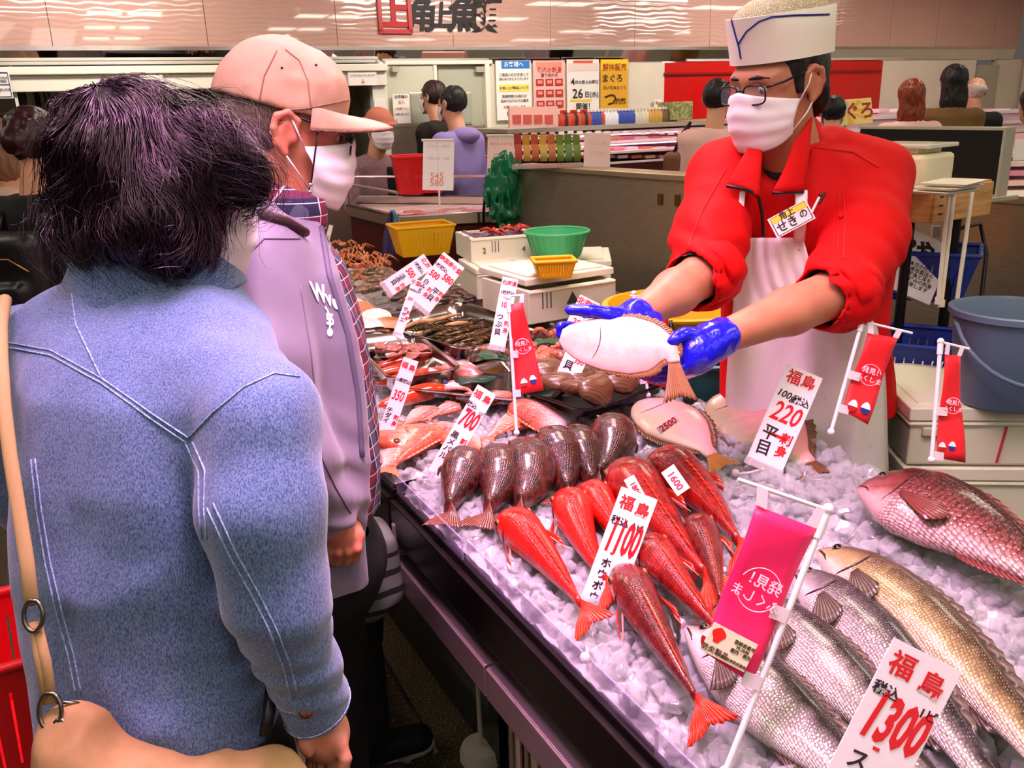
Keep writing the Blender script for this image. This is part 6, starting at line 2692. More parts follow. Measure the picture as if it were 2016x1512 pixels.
NS = 9000
dirs = rng.normal(size=(NS * 2, 3))
dirs /= np.linalg.norm(dirs, axis=1)[:, None]
cen = np.array(H1c + ez * .02)
toward = np.array((Vector((0, 0, CAM_Z)) - H1c).normalized())
dirs = dirs[(dirs @ toward > -.45) & (dirs[:, 2] > -.95)][:NS]
# march from outside onto the hair surface
tt = np.full(len(dirs), .30)
for _ in range(26):
 tt = tt - np.clip(hair_raw(cen + dirs * tt[:, None]) * .8, -.02, .05)
Pn = cen + dirs * tt[:, None]
keep_ = face_cut(Pn) > .004
Pn = Pn[keep_]
whorl = np.array(W(205, 205, 1.06))
depth_ = rng.uniform(-.007, .004, len(Pn))
lenv = rng.uniform(7, 15, len(Pn)).astype(int)
tracks = [[p.copy()] for p in Pn]
Q_ = Pn.copy()
curl_ph = 7 * vnoise(Pn, (24, 24, 24), 21)
vel = None
for step in range(14):
 g = grad(hair_raw, Q_)
 out = Q_ - whorl
 dist = np.linalg.norm(out, axis=1)[:, None]
 flow = out / (dist + .02) * 1.0 + np.array([0, 0, -.6]) * np.clip(dist / .14, .15, 1.6)
 flow = flow - (flow * g).sum(1)[:, None] * g
 flow /= np.linalg.norm(flow, axis=1)[:, None] + 1e-9
 sidev = np.cross(g, flow)
 wob = np.stack([vnoise(Q_, (15, 15, 15), 31)], 1) * 1.7 + .55 * np.stack([vnoise(Q_, (60, 60, 60), 33)], 1)
 late = max(0, step - 4) / 9
 wob = wob + late * 2.8 * np.sin(curl_ph + step * 1.0)[:, None]
 d = flow + sidev * wob
 d /= np.linalg.norm(d, axis=1)[:, None] + 1e-9
 vel = d if vel is None else (.45 * vel + .55 * d)
 Q_ = Q_ + vel * .0145
 sd_ = hair_raw(Q_)
 lift = depth_ + .020 * late * (np.sin(curl_ph * 1.7) > .0) * np.abs(np.sin(curl_ph)) + .011 * vnoise(Q_, (26, 26, 26), 41)
 Q_ = Q_ - g * (sd_ - lift)[:, None]
 for i in range(len(Q_)):
  if step < lenv[i]:
   tracks[i].append(Q_[i].copy())
tracks = [t for t in tracks if len(t) > 4]
# a few flyaway hairs
fly = []
for i in range(0, len(tracks), 11):
 t = tracks[i]
 g = grad(hair_raw, np.array(t))
 a_ = np.array([.9, -.3, .3])
 fly.append([p + gg * (.002 + (.0008 + .0030 * abs(math.sin(i)) ** 2) * k) + np.cross(gg, a_) * .0022 * k * math.sin(k * .8 + i) for k, (p, gg) in enumerate(zip(t, g))])
strands('hair_strands', P1, M_hair, tracks, .00075)
strands('flyaway_hair', P1, M_hair, fly, .0004)

# ------------------------------------------------------------------ tan bag and its strap
n = N('canvas_tan')
co = n.coords()
n.color(n.ramp(n.noise(co, 9, 4, .6), [(.3, (146, 108, 64)), (.7, (188, 150, 100))]))
n.set(Roughness=.75)
n.bump(n.noise(co, 500, 2), .3, .0008)
M_canvas = n.m
BAG = thing('shoulder_bag', 'tan canvas shoulder bag with webbing strap worn by the denim jacket wearer', 'bag', loc=W(300, 1560, 1.05))
bc = W(335, 1630, 1.0)
bx_ = (W(540, 1500, 1.05) - W(100, 1440, .96)).normalized()
by_ = Vector((-bx_.y, bx_.x, 0)).normalized()
bz_ = bx_.cross(by_)
Rb = np.array([list(bx_), list(by_), list(bz_)]).T
bagf = union([rbox(bc, (.145, .040, .092), .035, Rb), ell(W(150, 1460, .97), (.034, .025, .045)), ell(W(520, 1535, 1.05), (.025, .03, .03))], .05)
lo, hi = bb([bc], .23)
sdf_obj('bag_body', wrinkle(bagf, .006, (18, 18, 18), 12, .002, (60, 60, 60)), lo, hi, .0055, M_canvas, BAG)
st = [W(10, 590, 1.13), W(2, 640, 1.075), W(2, 700, 1.03), W(8, 800, 1.0), W(20, 900, .985), W(36, 1000, .975), W(52, 1100, .965), W(62, 1190, .96)]
tc = None
q = MB()
q.tube(st, .0082, 10, flat=((by_), .28))
q.build('strap', pm('webbing', (184, 150, 100), .8, bump=.4, bscale=400), BAG, smooth=180)
M_nickel = pm('nickel', (150, 140, 126), .25, metal=1)

def ringmesh(c, r, w, n_, rot):
 q = MB()
 q.tube([Vector(c) + rot @ Vector((r * math.cos(2 * PI * k / n_) * .62, r * math.sin(2 * PI * k / n_), 0)) for k in range(n_ + 1)], w, 8, cap=False)
 return q

camR = CAM_R
for (u, v, r) in ((66, 1212, .017), (99, 1400, .020), (118, 1440, .013)):
 ringmesh(W(u, v, .945), r, .0026, 24, camR).build('metal_ring', M_nickel, BAG, smooth=180)
q = MB()
for du in (0, 12):
 q.tube([W(66 + du * .5, 1225, .95), W(78 + du, 1300, .95), W(95 + du * .6, 1385, .95)], .006, 8, flat=((by_), .4))
q.build('lower_strap', M_canvas, BAG, smooth=180)
q = MB()
q.tube([W(112, 1382, .95), W(150, 1384, .96), W(172, 1392, .97), (W(200, 1420, .985))], .0022, 6)
q.build('zip', M_nickel, BAG, smooth=180)
q = MB()
q.tube([W(536, 1330, 1.09), W(530, 1400, 1.06), W(522, 1450, 1.05)], .008, 8)
q.build('right_strap', M_black, BAG, smooth=180)
q = MB()
q.box(W(172, 1490, .955), (.045, .004, .06), CAM_R)
q.build('sewn_patch', pm('patch_pink', (222, 160, 118), .8), BAG, bevel=.002)

# ------------------------------------------------------------------ person in the beige cap
P2 = thing('person', 'person in a beige cap, glasses and white mask, wearing a mauve zip jacket', 'person', loc=(-.42, 1.55, 0))
H2c = W(562, 258, 1.50)
H2R = axes((.955, .30), -.20)
F2v = Vector((.93, .37, 0)).normalized()
R2v = Vector((F2v.y, -F2v.x, 0))
hd2 = math.atan2(R2v.y, R2v.x)
S2 = [sec(500, 405, 1.52, .075, .080, hd2), sec(510, 450, 1.52, .150, .105, hd2), sec(530, 520, 1.52, .185, .125, hd2), sec(555, 640, 1.53, .195, .136, hd2), sec(570, 780, 1.55, .198, .144, hd2),
  sec(582, 900, 1.57, .195, .147, hd2), sec(590, 1000, 1.60, .185, .142, hd2), sec(600, 1080, 1.62, .18, .16, hd2)]
tor2 = loft(S2)
A2 = [W(505, 505, 1.37), W(520, 720, 1.33), W(575, 900, 1.34), W(655, 1030, 1.42)]
sl2 = union([chain(A2[:3], [.078, .072, .064], .03), inter(cone(A2[2], A2[3], .064, .050), half(A2[2].lerp(A2[3], .96), A2[3] - A2[2]), .004)], .03)
sh2 = cone(W(490, 440, 1.50), A2[0], .06, .075)
A2l = [W(560, 500, 1.68), W(640, 760, 1.74), W(700, 900, 1.72)]
sl2l = chain(A2l, [.075, .068, .055], .03)
jk2 = union([union([lambda P: tor2(P) - .010, sh2], .04), sl2, sl2l], .025)
# the front of the jacket hangs open: cut away a slice along the belly
px_open = [(628, 430), (650, 540), (688, 660), (708, 780), (716, 900), (712, 1050)]

def jk2_f(P):
 d = jk2(P)
 m = np.abs(d) < .05
 Q = P[m]
 a = (Q @ np.array([.2, .35, .5])) * 30 + 3 * vnoise(Q, (5, 5, 4), 13)
 e = .0030 * np.sin(a) * (.5 + .5 * vnoise(Q, (5, 5, 3), 19)) + .0035 * (1 - 2 * np.abs(vnoise(Q, (12, 12, 6), 12)))
 ctr = np.array([list(A2[2].lerp(A2[3], .6))])
 dd = np.sqrt(((Q - ctr) ** 2).sum(1))
 e += .006 * np.exp(-(dd / .10) ** 2) * np.sin((Q @ np.array([.5, .3, 1])) * 110 + 3 * vnoise(Q, (14, 14, 14), 4))
 d = d.copy()
 d[m] -= e
 return d

def open_fn(P):
 # solid region in front of the zip line
 z = P[:, 2]
 zs, ks = [], []
 for (u, v) in px_open:
  w_ = W(u, v, 1.5)
  zs.append(w_.z)
  cx = np.interp(w_.z, [s[0] for s in S2[::-1]], [s[1] for s in S2[::-1]])
  cy = np.interp(w_.z, [s[0] for s in S2[::-1]], [s[2] for s in S2[::-1]])
  ks.append((Vector((w_.x, w_.y, 0)) - Vector((cx, cy, 0))).dot(F2v))
 k = np.interp(z, zs[::-1], ks[::-1])
 cx = np.interp(z, [s[0] for s in S2[::-1]], [s[1] for s in S2[::-1]])
 cy = np.interp(z, [s[0] for s in S2[::-1]], [s[2] for s in S2[::-1]])
 return -((P[:, 0] - cx) * F2v.x + (P[:, 1] - cy) * F2v.y - k)

n = N('mauve_nylon')
co = n.coords()
n.color(n.ramp(n.noise(co, 5, 3), [(.3, (108, 98, 116)), (.7, (130, 118, 138))]))
n.set(Roughness=.5)
n.b.inputs['Sheen Weight'].default_value = .25
n.bump(n.noise(n.coords('Object'), 500, 2), .2, .0006)
M_mauve = n.m
lo, hi = bb([Vector((s[1], s[2], s[0])) for s in S2] + A2, .25)
lo[2], hi[2] = S2[-1][0] - .01, S2[0][0] + .05
inner2 = lambda P: tor2(P) + .0
jacket2 = sdf_obj('jacket', lambda P: -smin(-np.maximum(jk2_f(P), -np.where(sl2(P) < .03, 1, open_fn(P))), np.where(sl2(P) < .02, 9, inner2(P) + .012), .004), lo, hi, .007, M_mauve, P2)
T2 = bvh_of(jacket2)

# plaid shirt under it
n = N('plaid')
co = n.coords('Object', (1, 1, 1), (0, 0, 0))
sx_ = n.node('ShaderNodeSeparateXYZ')
n.link(co, sx_.inputs[0])

def band(sock, period, lo_, hi_, ph=0.0):
 a = n.math('FRACT', n.math('ADD', n.math('DIVIDE', sock, period), ph))
 return n.math('MULTIPLY', n.math('GREATER_THAN', a, lo_), n.math('LESS_THAN', a, hi_))

hcoord = n.math('ADD', n.math('MULTIPLY', sx_.outputs[0], .75), n.math('MULTIPLY', sx_.outputs[1], -.75))
vcoord = n.math('ADD', sx_.outputs[2], n.math('MULTIPLY', sx_.outputs[0], .1))
c_ = None
base_ = (26, 28, 62)
a1 = band(hcoord, .046, .0, .32)
a2 = band(vcoord, .046, .0, .32)
c_ = n.mix(a1, base_, (104, 18, 42))
c_ = n.mix(n.math('MULTIPLY', a2, .35), c_, (156, 40, 66))
g1 = band(hcoord, .046, .55, .78)
c_ = n.mix(n.math('MULTIPLY', g1, .6), c_, (92, 96, 116))
for (s_, ph) in ((hcoord, .20), (vcoord, .20), (hcoord, .68), (vcoord, .70)):
 l_ = band(s_, .046, .0, .035, ph)
 c_ = n.mix(n.math('MULTIPLY', l_, .85), c_, (226, 216, 226))
n.color(c_)
n.set(Roughness=.8)
M_plaid = n.m
lo, hi = bb([Vector((s[1], s[2], s[0])) for s in S2], .22)
lo[2], hi[2] = S2[-2][0] + .02, S2[0][0] + .02
sdf_obj('plaid_shirt', wrinkle(tor2, .004, (16, 16, 8), 17), lo, hi, .008, M_plaid, P2)
# plaid collar: a band standing round the neck and folded over
nb2 = W(528, 398, 1.50)
q = MB()
rows = []
tilt = Matrix.Rotation(-.40, 3, 'X')
Rn = axes((.93, .37))
for (rr, zz) in ((.070, .020), (.074, .034), (.080, .036), (.088, .010), (.096, -.030), (.094, -.034)):
 row = []
 for k in range(56):
  a = 2 * PI * k / 56
  p = Vector((rr * math.cos(a), rr * math.sin(a) * 1.16, zz))
  p = Rn @ (tilt @ p)
  row.append(nb2 + p)
 rows.append(row)
q.grid(rows, wrap=True)
q.build('shirt_collar', M_plaid, P2, smooth=180, solid=.003)
# jacket collar, dark lining and strap of a hidden bag
q = MB()
rows = []
for (rr, zz) in ((.098, -.050), (.100, -.020), (.104, -.004), (.112, -.012), (.122, -.060), (.130, -.075)):
 row = []
 for k in range(40):
  a = math.radians(-215 + 250 * k / 39)
  p = Rn @ (tilt @ Vector((rr * math.cos(a), rr * math.sin(a) * 1.14, zz)))
  row.append(nb2 + p - Vector((0, 0, .006)))
 rows.append(row)
q.grid(rows)
q.build('jacket_collar', M_mauve, P2, smooth=180, solid=.004)
M_maroon = pm('maroon_strap', (52, 20, 28), .5)
p_ = seam_pts(T2, [(478, 420), (500, 425), (560, 440), (596, 462)], 6, .006)
if len(p_) > 3:
 q = MB()
 q.tube(p_, .0075, 8, flat=((.25, -.95, .2), .3))
 q.build('bag_strap', M_maroon, P2, smooth=180)
p_ = seam_pts(T2, px_open[:1] + [(648, 545), (684, 660), (704, 780), (712, 900)], 6, .001)
if len(p_) > 3:
 q = MB()
 q.tube(p_, .005, 8)
 q.build('zip_edge', pm('grey_edging', (92, 84, 104), .6), P2, smooth=180)
for px in ([(470, 520), (520, 470), (590, 470)], [(590, 560), (612, 700), (628, 860)], [(628, 890), (660, 960), (690, 1010)]):
 seam(jacket2, T2, px, .0012, pm('mauve_seam', (112, 92, 116), .6))
# white print on the chest
def print_on(o, tree, TL, TR, BL, lines, D0=1.4, name='print'):
 c0 = cast(tree, (TR[0] + BL[0]) / 2, (TR[1] + BL[1]) / 2, 0)
 D = proj(c0)[2] - .012 if c0 is not None else D0
 a, b, c = W(TL[0], TL[1], D), W(TR[0], TR[1], D), W(BL[0], BL[1], D)
 M = frame((b + c) / 2, b - a, a - c)
 w = (b - a).length
 h = (a - c).length
 e = bpy.data.objects.new(name, bpy.data.meshes.new(name))
 return M, w, h

LETTERS = []

def letter_on(o, tree, s, u, v, size_px, rgb, rot=0, sx=1.0, bold=.03, D=None):
 """lettering laid on a surface around a pixel: projected point by point along the sight line"""
 LETTERS.append((o, tree, s, u, v, size_px, rgb, rot, sx, bold))

WHITE_PRINT = (236, 226, 238)
for ch, u, v, sz in (('W', 626, 578, 50), ('v', 645, 588, 44), ('e', 657, 596, 38)):
 letter_on(jacket2, T2, ch, u, v, sz, WHITE_PRINT, .25, .55, .05)
letter_on(jacket2, T2, '55', 648, 630, 30, WHITE_PRINT, .1, .5, .05)
letter_on(jacket2, T2, '●', 648, 656, 22, WHITE_PRINT, 0, .7, .0)
letter_on(jacket2, T2, '）', 658, 636, 56, WHITE_PRINT, .1, .7, .01)

# trousers, shoes
hem = W(600, 1070, 1.62)
lg2 = [([hem + R2v * .09, W(640, 1260, 1.78), W(668, 1440, 2.02)]), ([hem - R2v * .09, W(680, 1230, 1.92), W(716, 1372, 2.16)])]
legs = [chain(l, [.10, .075, .058], .03) for l in lg2]
for l in lg2:
 l[2].z = .09
lo, hi = bb([p for l in lg2 for p in l], .13)
hi[2] = hem.z + .05
legs = [chain(l, [.10, .075, .058], .03) for l in lg2]
sdf_obj('trousers', wrinkle(union(legs + [ell(hem - Vector((0, 0, .03)), (.15, .15, .12))], .05), .004, (14, 14, 9), 6), lo, hi, .012, M_trouser, P2)
for l in lg2:
 shoe(P2, l[2], F2v)
# hand in a loose fist
wr2 = A2[3]
f2h = [wl_([(u_ + 5, 1058 + k_, 1.425), (u_ + 3, 1084 + k_, 1.418), (u_, 1102 + k_, 1.436), (u_ - 2, 1090 + k_, 1.458)]) for u_, k_ in ((700, -4), (682, 2), (663, 4), (645, 2))]
th2 = wl_([(640, 1046, 1.425), (630, 1066, 1.42), (627, 1086, 1.42), (632, 1100, 1.425)])
hand2 = hand_fn(wr2, W(672, 1046, 1.44), f2h, th2, .028, .028, .0084)
lo2, hi2 = bb([wr2] + [p for f in f2h for p in f] + th2, .045)
hf2 = to_local(head_fn(neck_to=(0, -.075, -.18)), H2c, H2R)
lo_h, hi_h = bb([H2c], .165)
lo_h[2] -= .10
lo_h[0] -= .03
neck2 = cone(H2c - Vector((0, 0, .10)), Vector((S2[2][1], S2[2][2], S2[2][0])), .052, .06)
body2 = union([hf2, inset(tor2, .04), neck2, chain([Vector(S2[2][1:3] + (S2[2][0],)), A2[0]], [.04, .045], .02), chain(A2, [.045, .044, .038, .030], .02), chain(A2l, [.045, .04, .03], .02)]
    + [chain(l, [.07, .05, .035], .03) for l in lg2], .02)
body2 = union([body2, hand2], .005)
lo, hi = bb([H2c, wr2] + [p for l in lg2 for p in l] + [p for f in f2h for p in f] + A2l, .13)
sdf_obj('body', body2, lo, hi, .0033, SK2, P2)
mask_mesh(P2, H2c, H2R)
eyes_mesh(P2, H2c, H2R)
g2 = glasses_mesh(P2, H2c, H2R, 1.0, M_spec, M_lens, w=.024, hgt=.015, y=.112, z=-.004)
L2 = lambda p: H2c + H2R @ Vector(p)
# cord hanging from the glasses
q = MB()
q.tube([L2((.084, .045, .018)), L2((.086, .045, -.02)), L2((.083, .044, -.07)), L2((.080, .04, -.10)), L2((.085, .0, -.14)), L2((.07, -.05, -.15))], .0015, 6)
q.build('glasses_cord', M_black, g2, smooth=180)
q = MB()
for k, z_ in enumerate((-.080, -.092, -.102)):
 q.sphere(L2((.083 - .001 * k, .043, z_)), .0042, 8, 6)
q.build('cord_beads', M_chrome, g2, smooth=180)
# grey hair below the cap
n = N('grey_hair')
co = n.coords('Object', (1, 1, .3))
n.color(n.ramp(n.noise(co, 320, 3, .7), [(.35, (52, 40, 36)), (.65, (128, 106, 94))]))
n.set(Roughness=.6)
n.bump(n.noise(co, 320, 3, .7), .6, .002)
M_ghair = n.m
hb = to_local(sub(inter(ell((0, -.016, .028), (.0815, .100, .090)), half((0, .030, 0), (0, 1, .35)), .004), ell((0, -.02, -.115), (.09, .095, .062)), .012), H2c, H2R)
ear_clear = to_local(union([ell((s * .085, -.004, -.002), (.03, .026, .042)) for s in (-1, 1)], .002), H2c, H2R)
sdf_obj('hair', sub(hb, ear_clear, .004), *bb([H2c], .13), .0045, M_ghair, P2)
# cap
n = N('cap_cotton')
co = n.coords()
n.color(n.ramp(n.noise(co, 14, 4, .6), [(.3, (170, 134, 104)), (.7, (190, 154, 122))]))
n.set(Roughness=.8)
n.bump(n.noise(co, 600, 2), .25, .0006)
M_cap = n.m
capl = sub(inter(union([ell((0, -.012, .045), (.092, .113, .108)), ell((0, .045, .075), (.062, .045, .045))], .03), half((0, 0, .034), (0, -.10, -1)), .004),
   ell((0, -.012, .030), (.083, .103, .098)), .003)
cap = sdf_obj('cap', wrinkle(to_local(capl, H2c, H2R), .0022, (24, 24, 30), 14), *bb([H2c + Vector((0, 0, .05))], .15), .0042, M_cap, P2)
TCAP = bvh_of(cap)
q = MB()
rows = []
for i in range(9):
 t = i / 8
 row = []
 for j in range(23):
  e = j / 22 * 2 - 1
  a = e * 1.16
  r0x, r0y = .0915, .1125
  bx0 = math.sin(a) * r0x
  by0 = -.012 + math.cos(a) * r0y
  ext = .082 * (math.cos(e * PI / 2) ** .55)
  x = bx0 * (1 + .06 * t)
  y = by0 + ext * t
  z = .038 - .10 * by0 + .012 + .012 * t - .016 * t * t - .034 * (abs(e) ** 1.6) * t
  row.append(L2((x, y, z)))
 rows.append(row)
q.grid(rows)
q.build('cap_brim', M_cap, cap, smooth=180, solid=.0042)
q = MB()
q.tube([r for r in rows[-1]], .0028, 6)
q.build('frayed_edge', pm('frayed', (120, 84, 70), .9, var=.5, vscale=180), cap, smooth=180)
M_capseam = pm('cap_seam', (150, 108, 88), .9)
for px in ([(545, 100), (520, 150), (512, 190), (510, 225)], [(562, 98), (590, 120), (606, 160), (612, 215)], [(466, 222), (530, 218), (600, 214), (660, 202), (686, 196)]):
 seam(cap, TCAP, px, .0012, M_capseam)
for (u, v) in ((555, 134), (622, 128)):
 p = cast(TCAP, u, v, .0)
 if p is not None:
  q = MB()
  q.sphere(p, .0024, 8, 6)
  q.build('eyelet', M_black, cap, smooth=180)
q = MB()
q.sphere(L2((0, -.012, .153)), .008, 12, 6, (1, 1, .5))
q.build('cap_button', M_cap, cap, smooth=180)

# striped tote bag hanging between the cap wearer and the counter
n = N('striped_canvas')
co = n.coords('Object')
sx_ = n.node('ShaderNodeSeparateXYZ')
n.link(co, sx_.inputs[0])
z_ = n.math('ADD', sx_.outputs[2], n.math('MULTIPLY', sx_.outputs[0], .08))
a = n.math('FRACT', n.math('DIVIDE', z_, .040))
k_ = n.math('MULTIPLY', n.math('LESS_THAN', a, .34), n.math('LESS_THAN', z_, .17))
n.color(n.mix(k_, (96, 100, 90), (12, 10, 12)))
n.set(Roughness=.8)
tb = W(712, 1118, 1.80)
TB = thing('tote_bag', 'grey tote bag with black stripes hanging beside the counter front', 'bag', loc=(tb.x, tb.y, tb.z - .115))
tbf = union([rbox(tb, (.06, .07, .085), .02, np.array(CROT)), ell(tb - Vector((0, 0, .04)), (.06, .07, .075))], .03)
lo, hi = bb([tb], .19)
sdf_obj('bag_body', wrinkle(tbf, .006, (12, 12, 10), 3), lo, hi, .008, n.m, TB)
q = MB()
for s in (-1, 1):
 q.tube([tb + Vector((s * .03, .02, .12)), tb + Vector((s * .025, .03, .20)), W(704, 905, 1.73), tb + Vector((s * .03 + .01, .06, .12))], .007, 8)
q.build('handle', M_black, TB, smooth=180)
# ------------------------------------------------------------------ fishmonger behind the counter
P3 = thing('person', 'fishmonger in a red jacket, white apron and paper hat holding up a flounder', 'person', loc=(.66, 2.0, 0))
H3c = W(1532, 166, 1.80)
H3R = axes((-.84, -.54), -.14, .0)
L3 = lambda p: H3c + H3R @ Vector(p)
F3 = Vector((-.42, -.91, 0)).normalized()
R3 = Vector((F3.y, -F3.x, 0))
hd3 = math.atan2(-R3.y, -R3.x)
S3 = [sec(1552, 285, 1.90, .085, .075, hd3), sec(1560, 318, 1.92, .155, .095, hd3), sec(1570, 370, 1.93, .185, .115, hd3), sec(1578, 450, 1.95, .190, .125, hd3), sec(1580, 560, 1.98, .180, .125, hd3),
  sec(1582, 680, 2.00, .178, .128, hd3), sec(1586, 800, 2.02, .185, .130, hd3), sec(1590, 900, 2.05, .185, .130, hd3), sec(1592, 1000, 2.08, .18, .125, hd3)]
tor3 = loft(S3)
AR = [W(1428, 352, 1.90), W(1398, 470, 1.83), W(1388, 538, 1.77), W(1250, 626, 1.60)]      # his right arm, left in the picture
AL = [W(1718, 352, 1.90), W(1702, 470, 1.80), W(1650, 575, 1.69), W(1402, 672, 1.565)]     # his left arm
slR = chain(AR[:3], [.078, .076, .066], .03)
slL = chain(AL[:3], [.076, .080, .074], .03)
shR = cone(W(1500, 310, 1.92), AR[0], .06, .078)
shL = cone(W(1630, 305, 1.92), AL[0], .06, .08)
cutR = half(AR[2].lerp(AR[3], .06), AR[3] - AR[2])
cutL = half(AL[2].lerp(AL[3], .02), AL[3] - AL[2])
slRr = union([slR, cone(AR[2], AR[2].lerp(AR[3], .14), .066, .060)], .02)
slLr = union([slL, cone(AL[2], AL[2].lerp(AL[3], .10), .076, .064)], .02)
hol = union([cone(AR[2].lerp(AR[3], .03), AR[3], .055, .05), cone(AL[2].lerp(AL[3], .0), AL[3], .058, .05)], .005)
jk3 = union([union([lambda P: tor3(P) - .006, shR, shL], .045), slRr, slLr], .028)

def jk3_f(P):
 d = jk3(P)
 m = np.abs(d) < .05
 Q = P[m]
 e = .0036 * (1 - 2 * np.abs(vnoise(Q, (11, 11, 8), 22))) + .0012 * vnoise(Q, (38, 38, 30), 26)
 for ctr, am in ((AR[2], .008), (AL[2], .009), (AR[1], .004), (AL[1], .005)):
  dd = np.sqrt(((Q - np.array(ctr)) ** 2).sum(1))
  e = e + am * np.exp(-(dd / .085) ** 2) * np.sin((Q @ np.array([.55, .3, 1.0])) * 95 + 3.5 * vnoise(Q, (12, 12, 12), 7))
 d = d.copy()
 d[m] -= e
 return d

M_redj = pm('red_jacket', (208, 2, 6), .75, spec=.25, var=.06, vscale=6, bump=.2, bscale=600, bdist=.0005)
neck_v = union([ell(W(1540, 300, 1.80), (.060, .07, .065)), cone(W(1525, 320, 1.76), W(1508, 380, 1.78), .045, .012)], .02)
lo, hi = bb([Vector((s[1], s[2], s[0])) for s in S3[:7]] + AR[:3] + AL[:3], .16)
lo[2], hi[2] = W(1590, 800, 2.0).z, S3[0][0] + .05
jacket3 = sdf_obj('red_jacket', sub(sub(jk3_f, neck_v, .01), hol, .006), lo, hi, .0066, M_redj, P3)
T3 = bvh_of(jacket3)
# black shirt under the jacket, showing at the neck and inside the rolled sleeves
blk = union([inter(lambda P: tor3(P) + .006, half(W(1550, 420, 1.9), (0, 0, -1)), .004), ell(W(1552, 330, 1.90), (.085, .08, .055))], .02)
lo, hi = bb([Vector((s[1], s[2], s[0])) for s in S3[:4]], .17)
sdf_obj('undershirt', sub(blk, union([ell(W(1528, 262, 1.80), (.075, .08, .085)), cone(W(1530, 300, 1.74), W(1512, 345, 1.72), .05, .02)], .02), .006), lo, hi, .009, pm('black_cotton', (10, 9, 11), .8), P3)
for (a, b, r) in ((AR[2], AR[3], .058), (AL[2], AL[3], .060)):
 d = (b - a).normalized()
 q = MB()
 Rm_ = d.to_track_quat('Z', 'Y').to_matrix()
 q.lathe([(r + .002, .0), (r, .022), (r - .006, .030), (r - .008, -.02)], a.lerp(b, .03), 28, rot=Rm_)
 q.build('sleeve_lining', pm('black_cotton', (10, 9, 11), .8), P3, smooth=60)
 q = MB()
 rows = []
 for (rr, zz) in ((r + .008, -.05), (r + .018, -.04), (r + .020, -.005), (r + .014, .012), (r + .004, .014), (r + .002, -.01)):
  rows.append([a.lerp(b, .03) + Rm_ @ Vector(((rr + .005 * math.sin(3 * t_) + .003 * math.sin(7 * t_ + 1)) * math.cos(t_), (rr + .005 * math.sin(3 * t_)) * math.sin(t_), zz + .010 * math.sin(2 * t_)))
      for t_ in [2 * PI * k / 40 for k in range(40)]])
 q.grid(rows, wrap=True)
 q.build('rolled_cuff', M_redj, P3, smooth=180)

def patch(name, m_, poly, o, depth, th=.003, n_=9, bulge=.0, lift=0):
 """curved sheet between two pixel polylines (left edge, right edge) at given depths"""
 (Lp, Rp) = poly
 q = MB()
 rows = []
 for i in range(n_):
  t = i / (n_ - 1)

  def at(pl):
   k = t * (len(pl) - 1)
   j = min(int(k), len(pl) - 2)
   f = k - j
   return [pl[j][a] * (1 - f) + pl[j + 1][a] * f for a in range(3)]
  a, b = at(Lp), at(Rp)
  row = []
  for j in range(9):
   e = j / 8
   u, v, d = [a[x] * (1 - e) + b[x] * e for x in range(3)]
   row.append(W(u, v, d - bulge * math.sin(PI * e)))
  rows.append(row)
 q.grid(rows)
 return q.build(name, m_, o, smooth=180, solid=th)

# open collar flaps
patch('collar', M_redj, ([(1489, 268, 1.79), (1460, 312, 1.775), (1430, 364, 1.775)], [(1500, 300, 1.775), (1497, 345, 1.765), (1494, 386, 1.765)]), P3, 0, .004, bulge=.006)
patch('collar', M_redj, ([(1560, 285, 1.765), (1545, 330, 1.76), (1520, 378, 1.76)], [(1598, 230, 1.80), (1592, 305, 1.775), (1582, 376, 1.775)]), P3, 0, .004, bulge=.008)
patch('collar_stand', M_redj, ([(1594, 226, 1.83), (1604, 232, 1.88), (1612, 240, 1.95)], [(1590, 300, 1.80), (1618, 300, 1.86), (1650, 300, 1.95)]), P3, 0, .004)
for px in ([(1430, 366), (1460, 371), (1480, 378), (1494, 390), (1500, 420), (1503, 466)],):
 p_ = [W(u, v, 1.762 if u < 1490 else 1.785 + .0003 * (v - 390)) for u, v in px]
 q = MB()
 q.tube(p_, .0035, 8)
 q.build('zip', M_black, P3, smooth=180)
q = MB()
q.tube([W(1521, 380, 1.757), (W(1550, 379, 1.762)), W(1582, 378, 1.772)], .003, 8)
q.build('zip', M_black, P3, smooth=180)
for px in ([(1660, 370), (1664, 430), (1662, 470), (1660, 510)], [(1650, 370), (1652, 430), (1650, 500)], [(1600, 290), (1680, 300), (1730, 330)], [(1430, 330), (1380, 420), (1350, 500)]):
 seam(jacket3, T3, px, .0016, pm('red_seam', (196, 8, 10), .7))
q = MB()
p = cast(T3, 1657, 428, .002)
if p is not None:
 q.sphere(p, .005, 10, 6)
 q.build('sleeve_button', M_redj, P3, smooth=180)

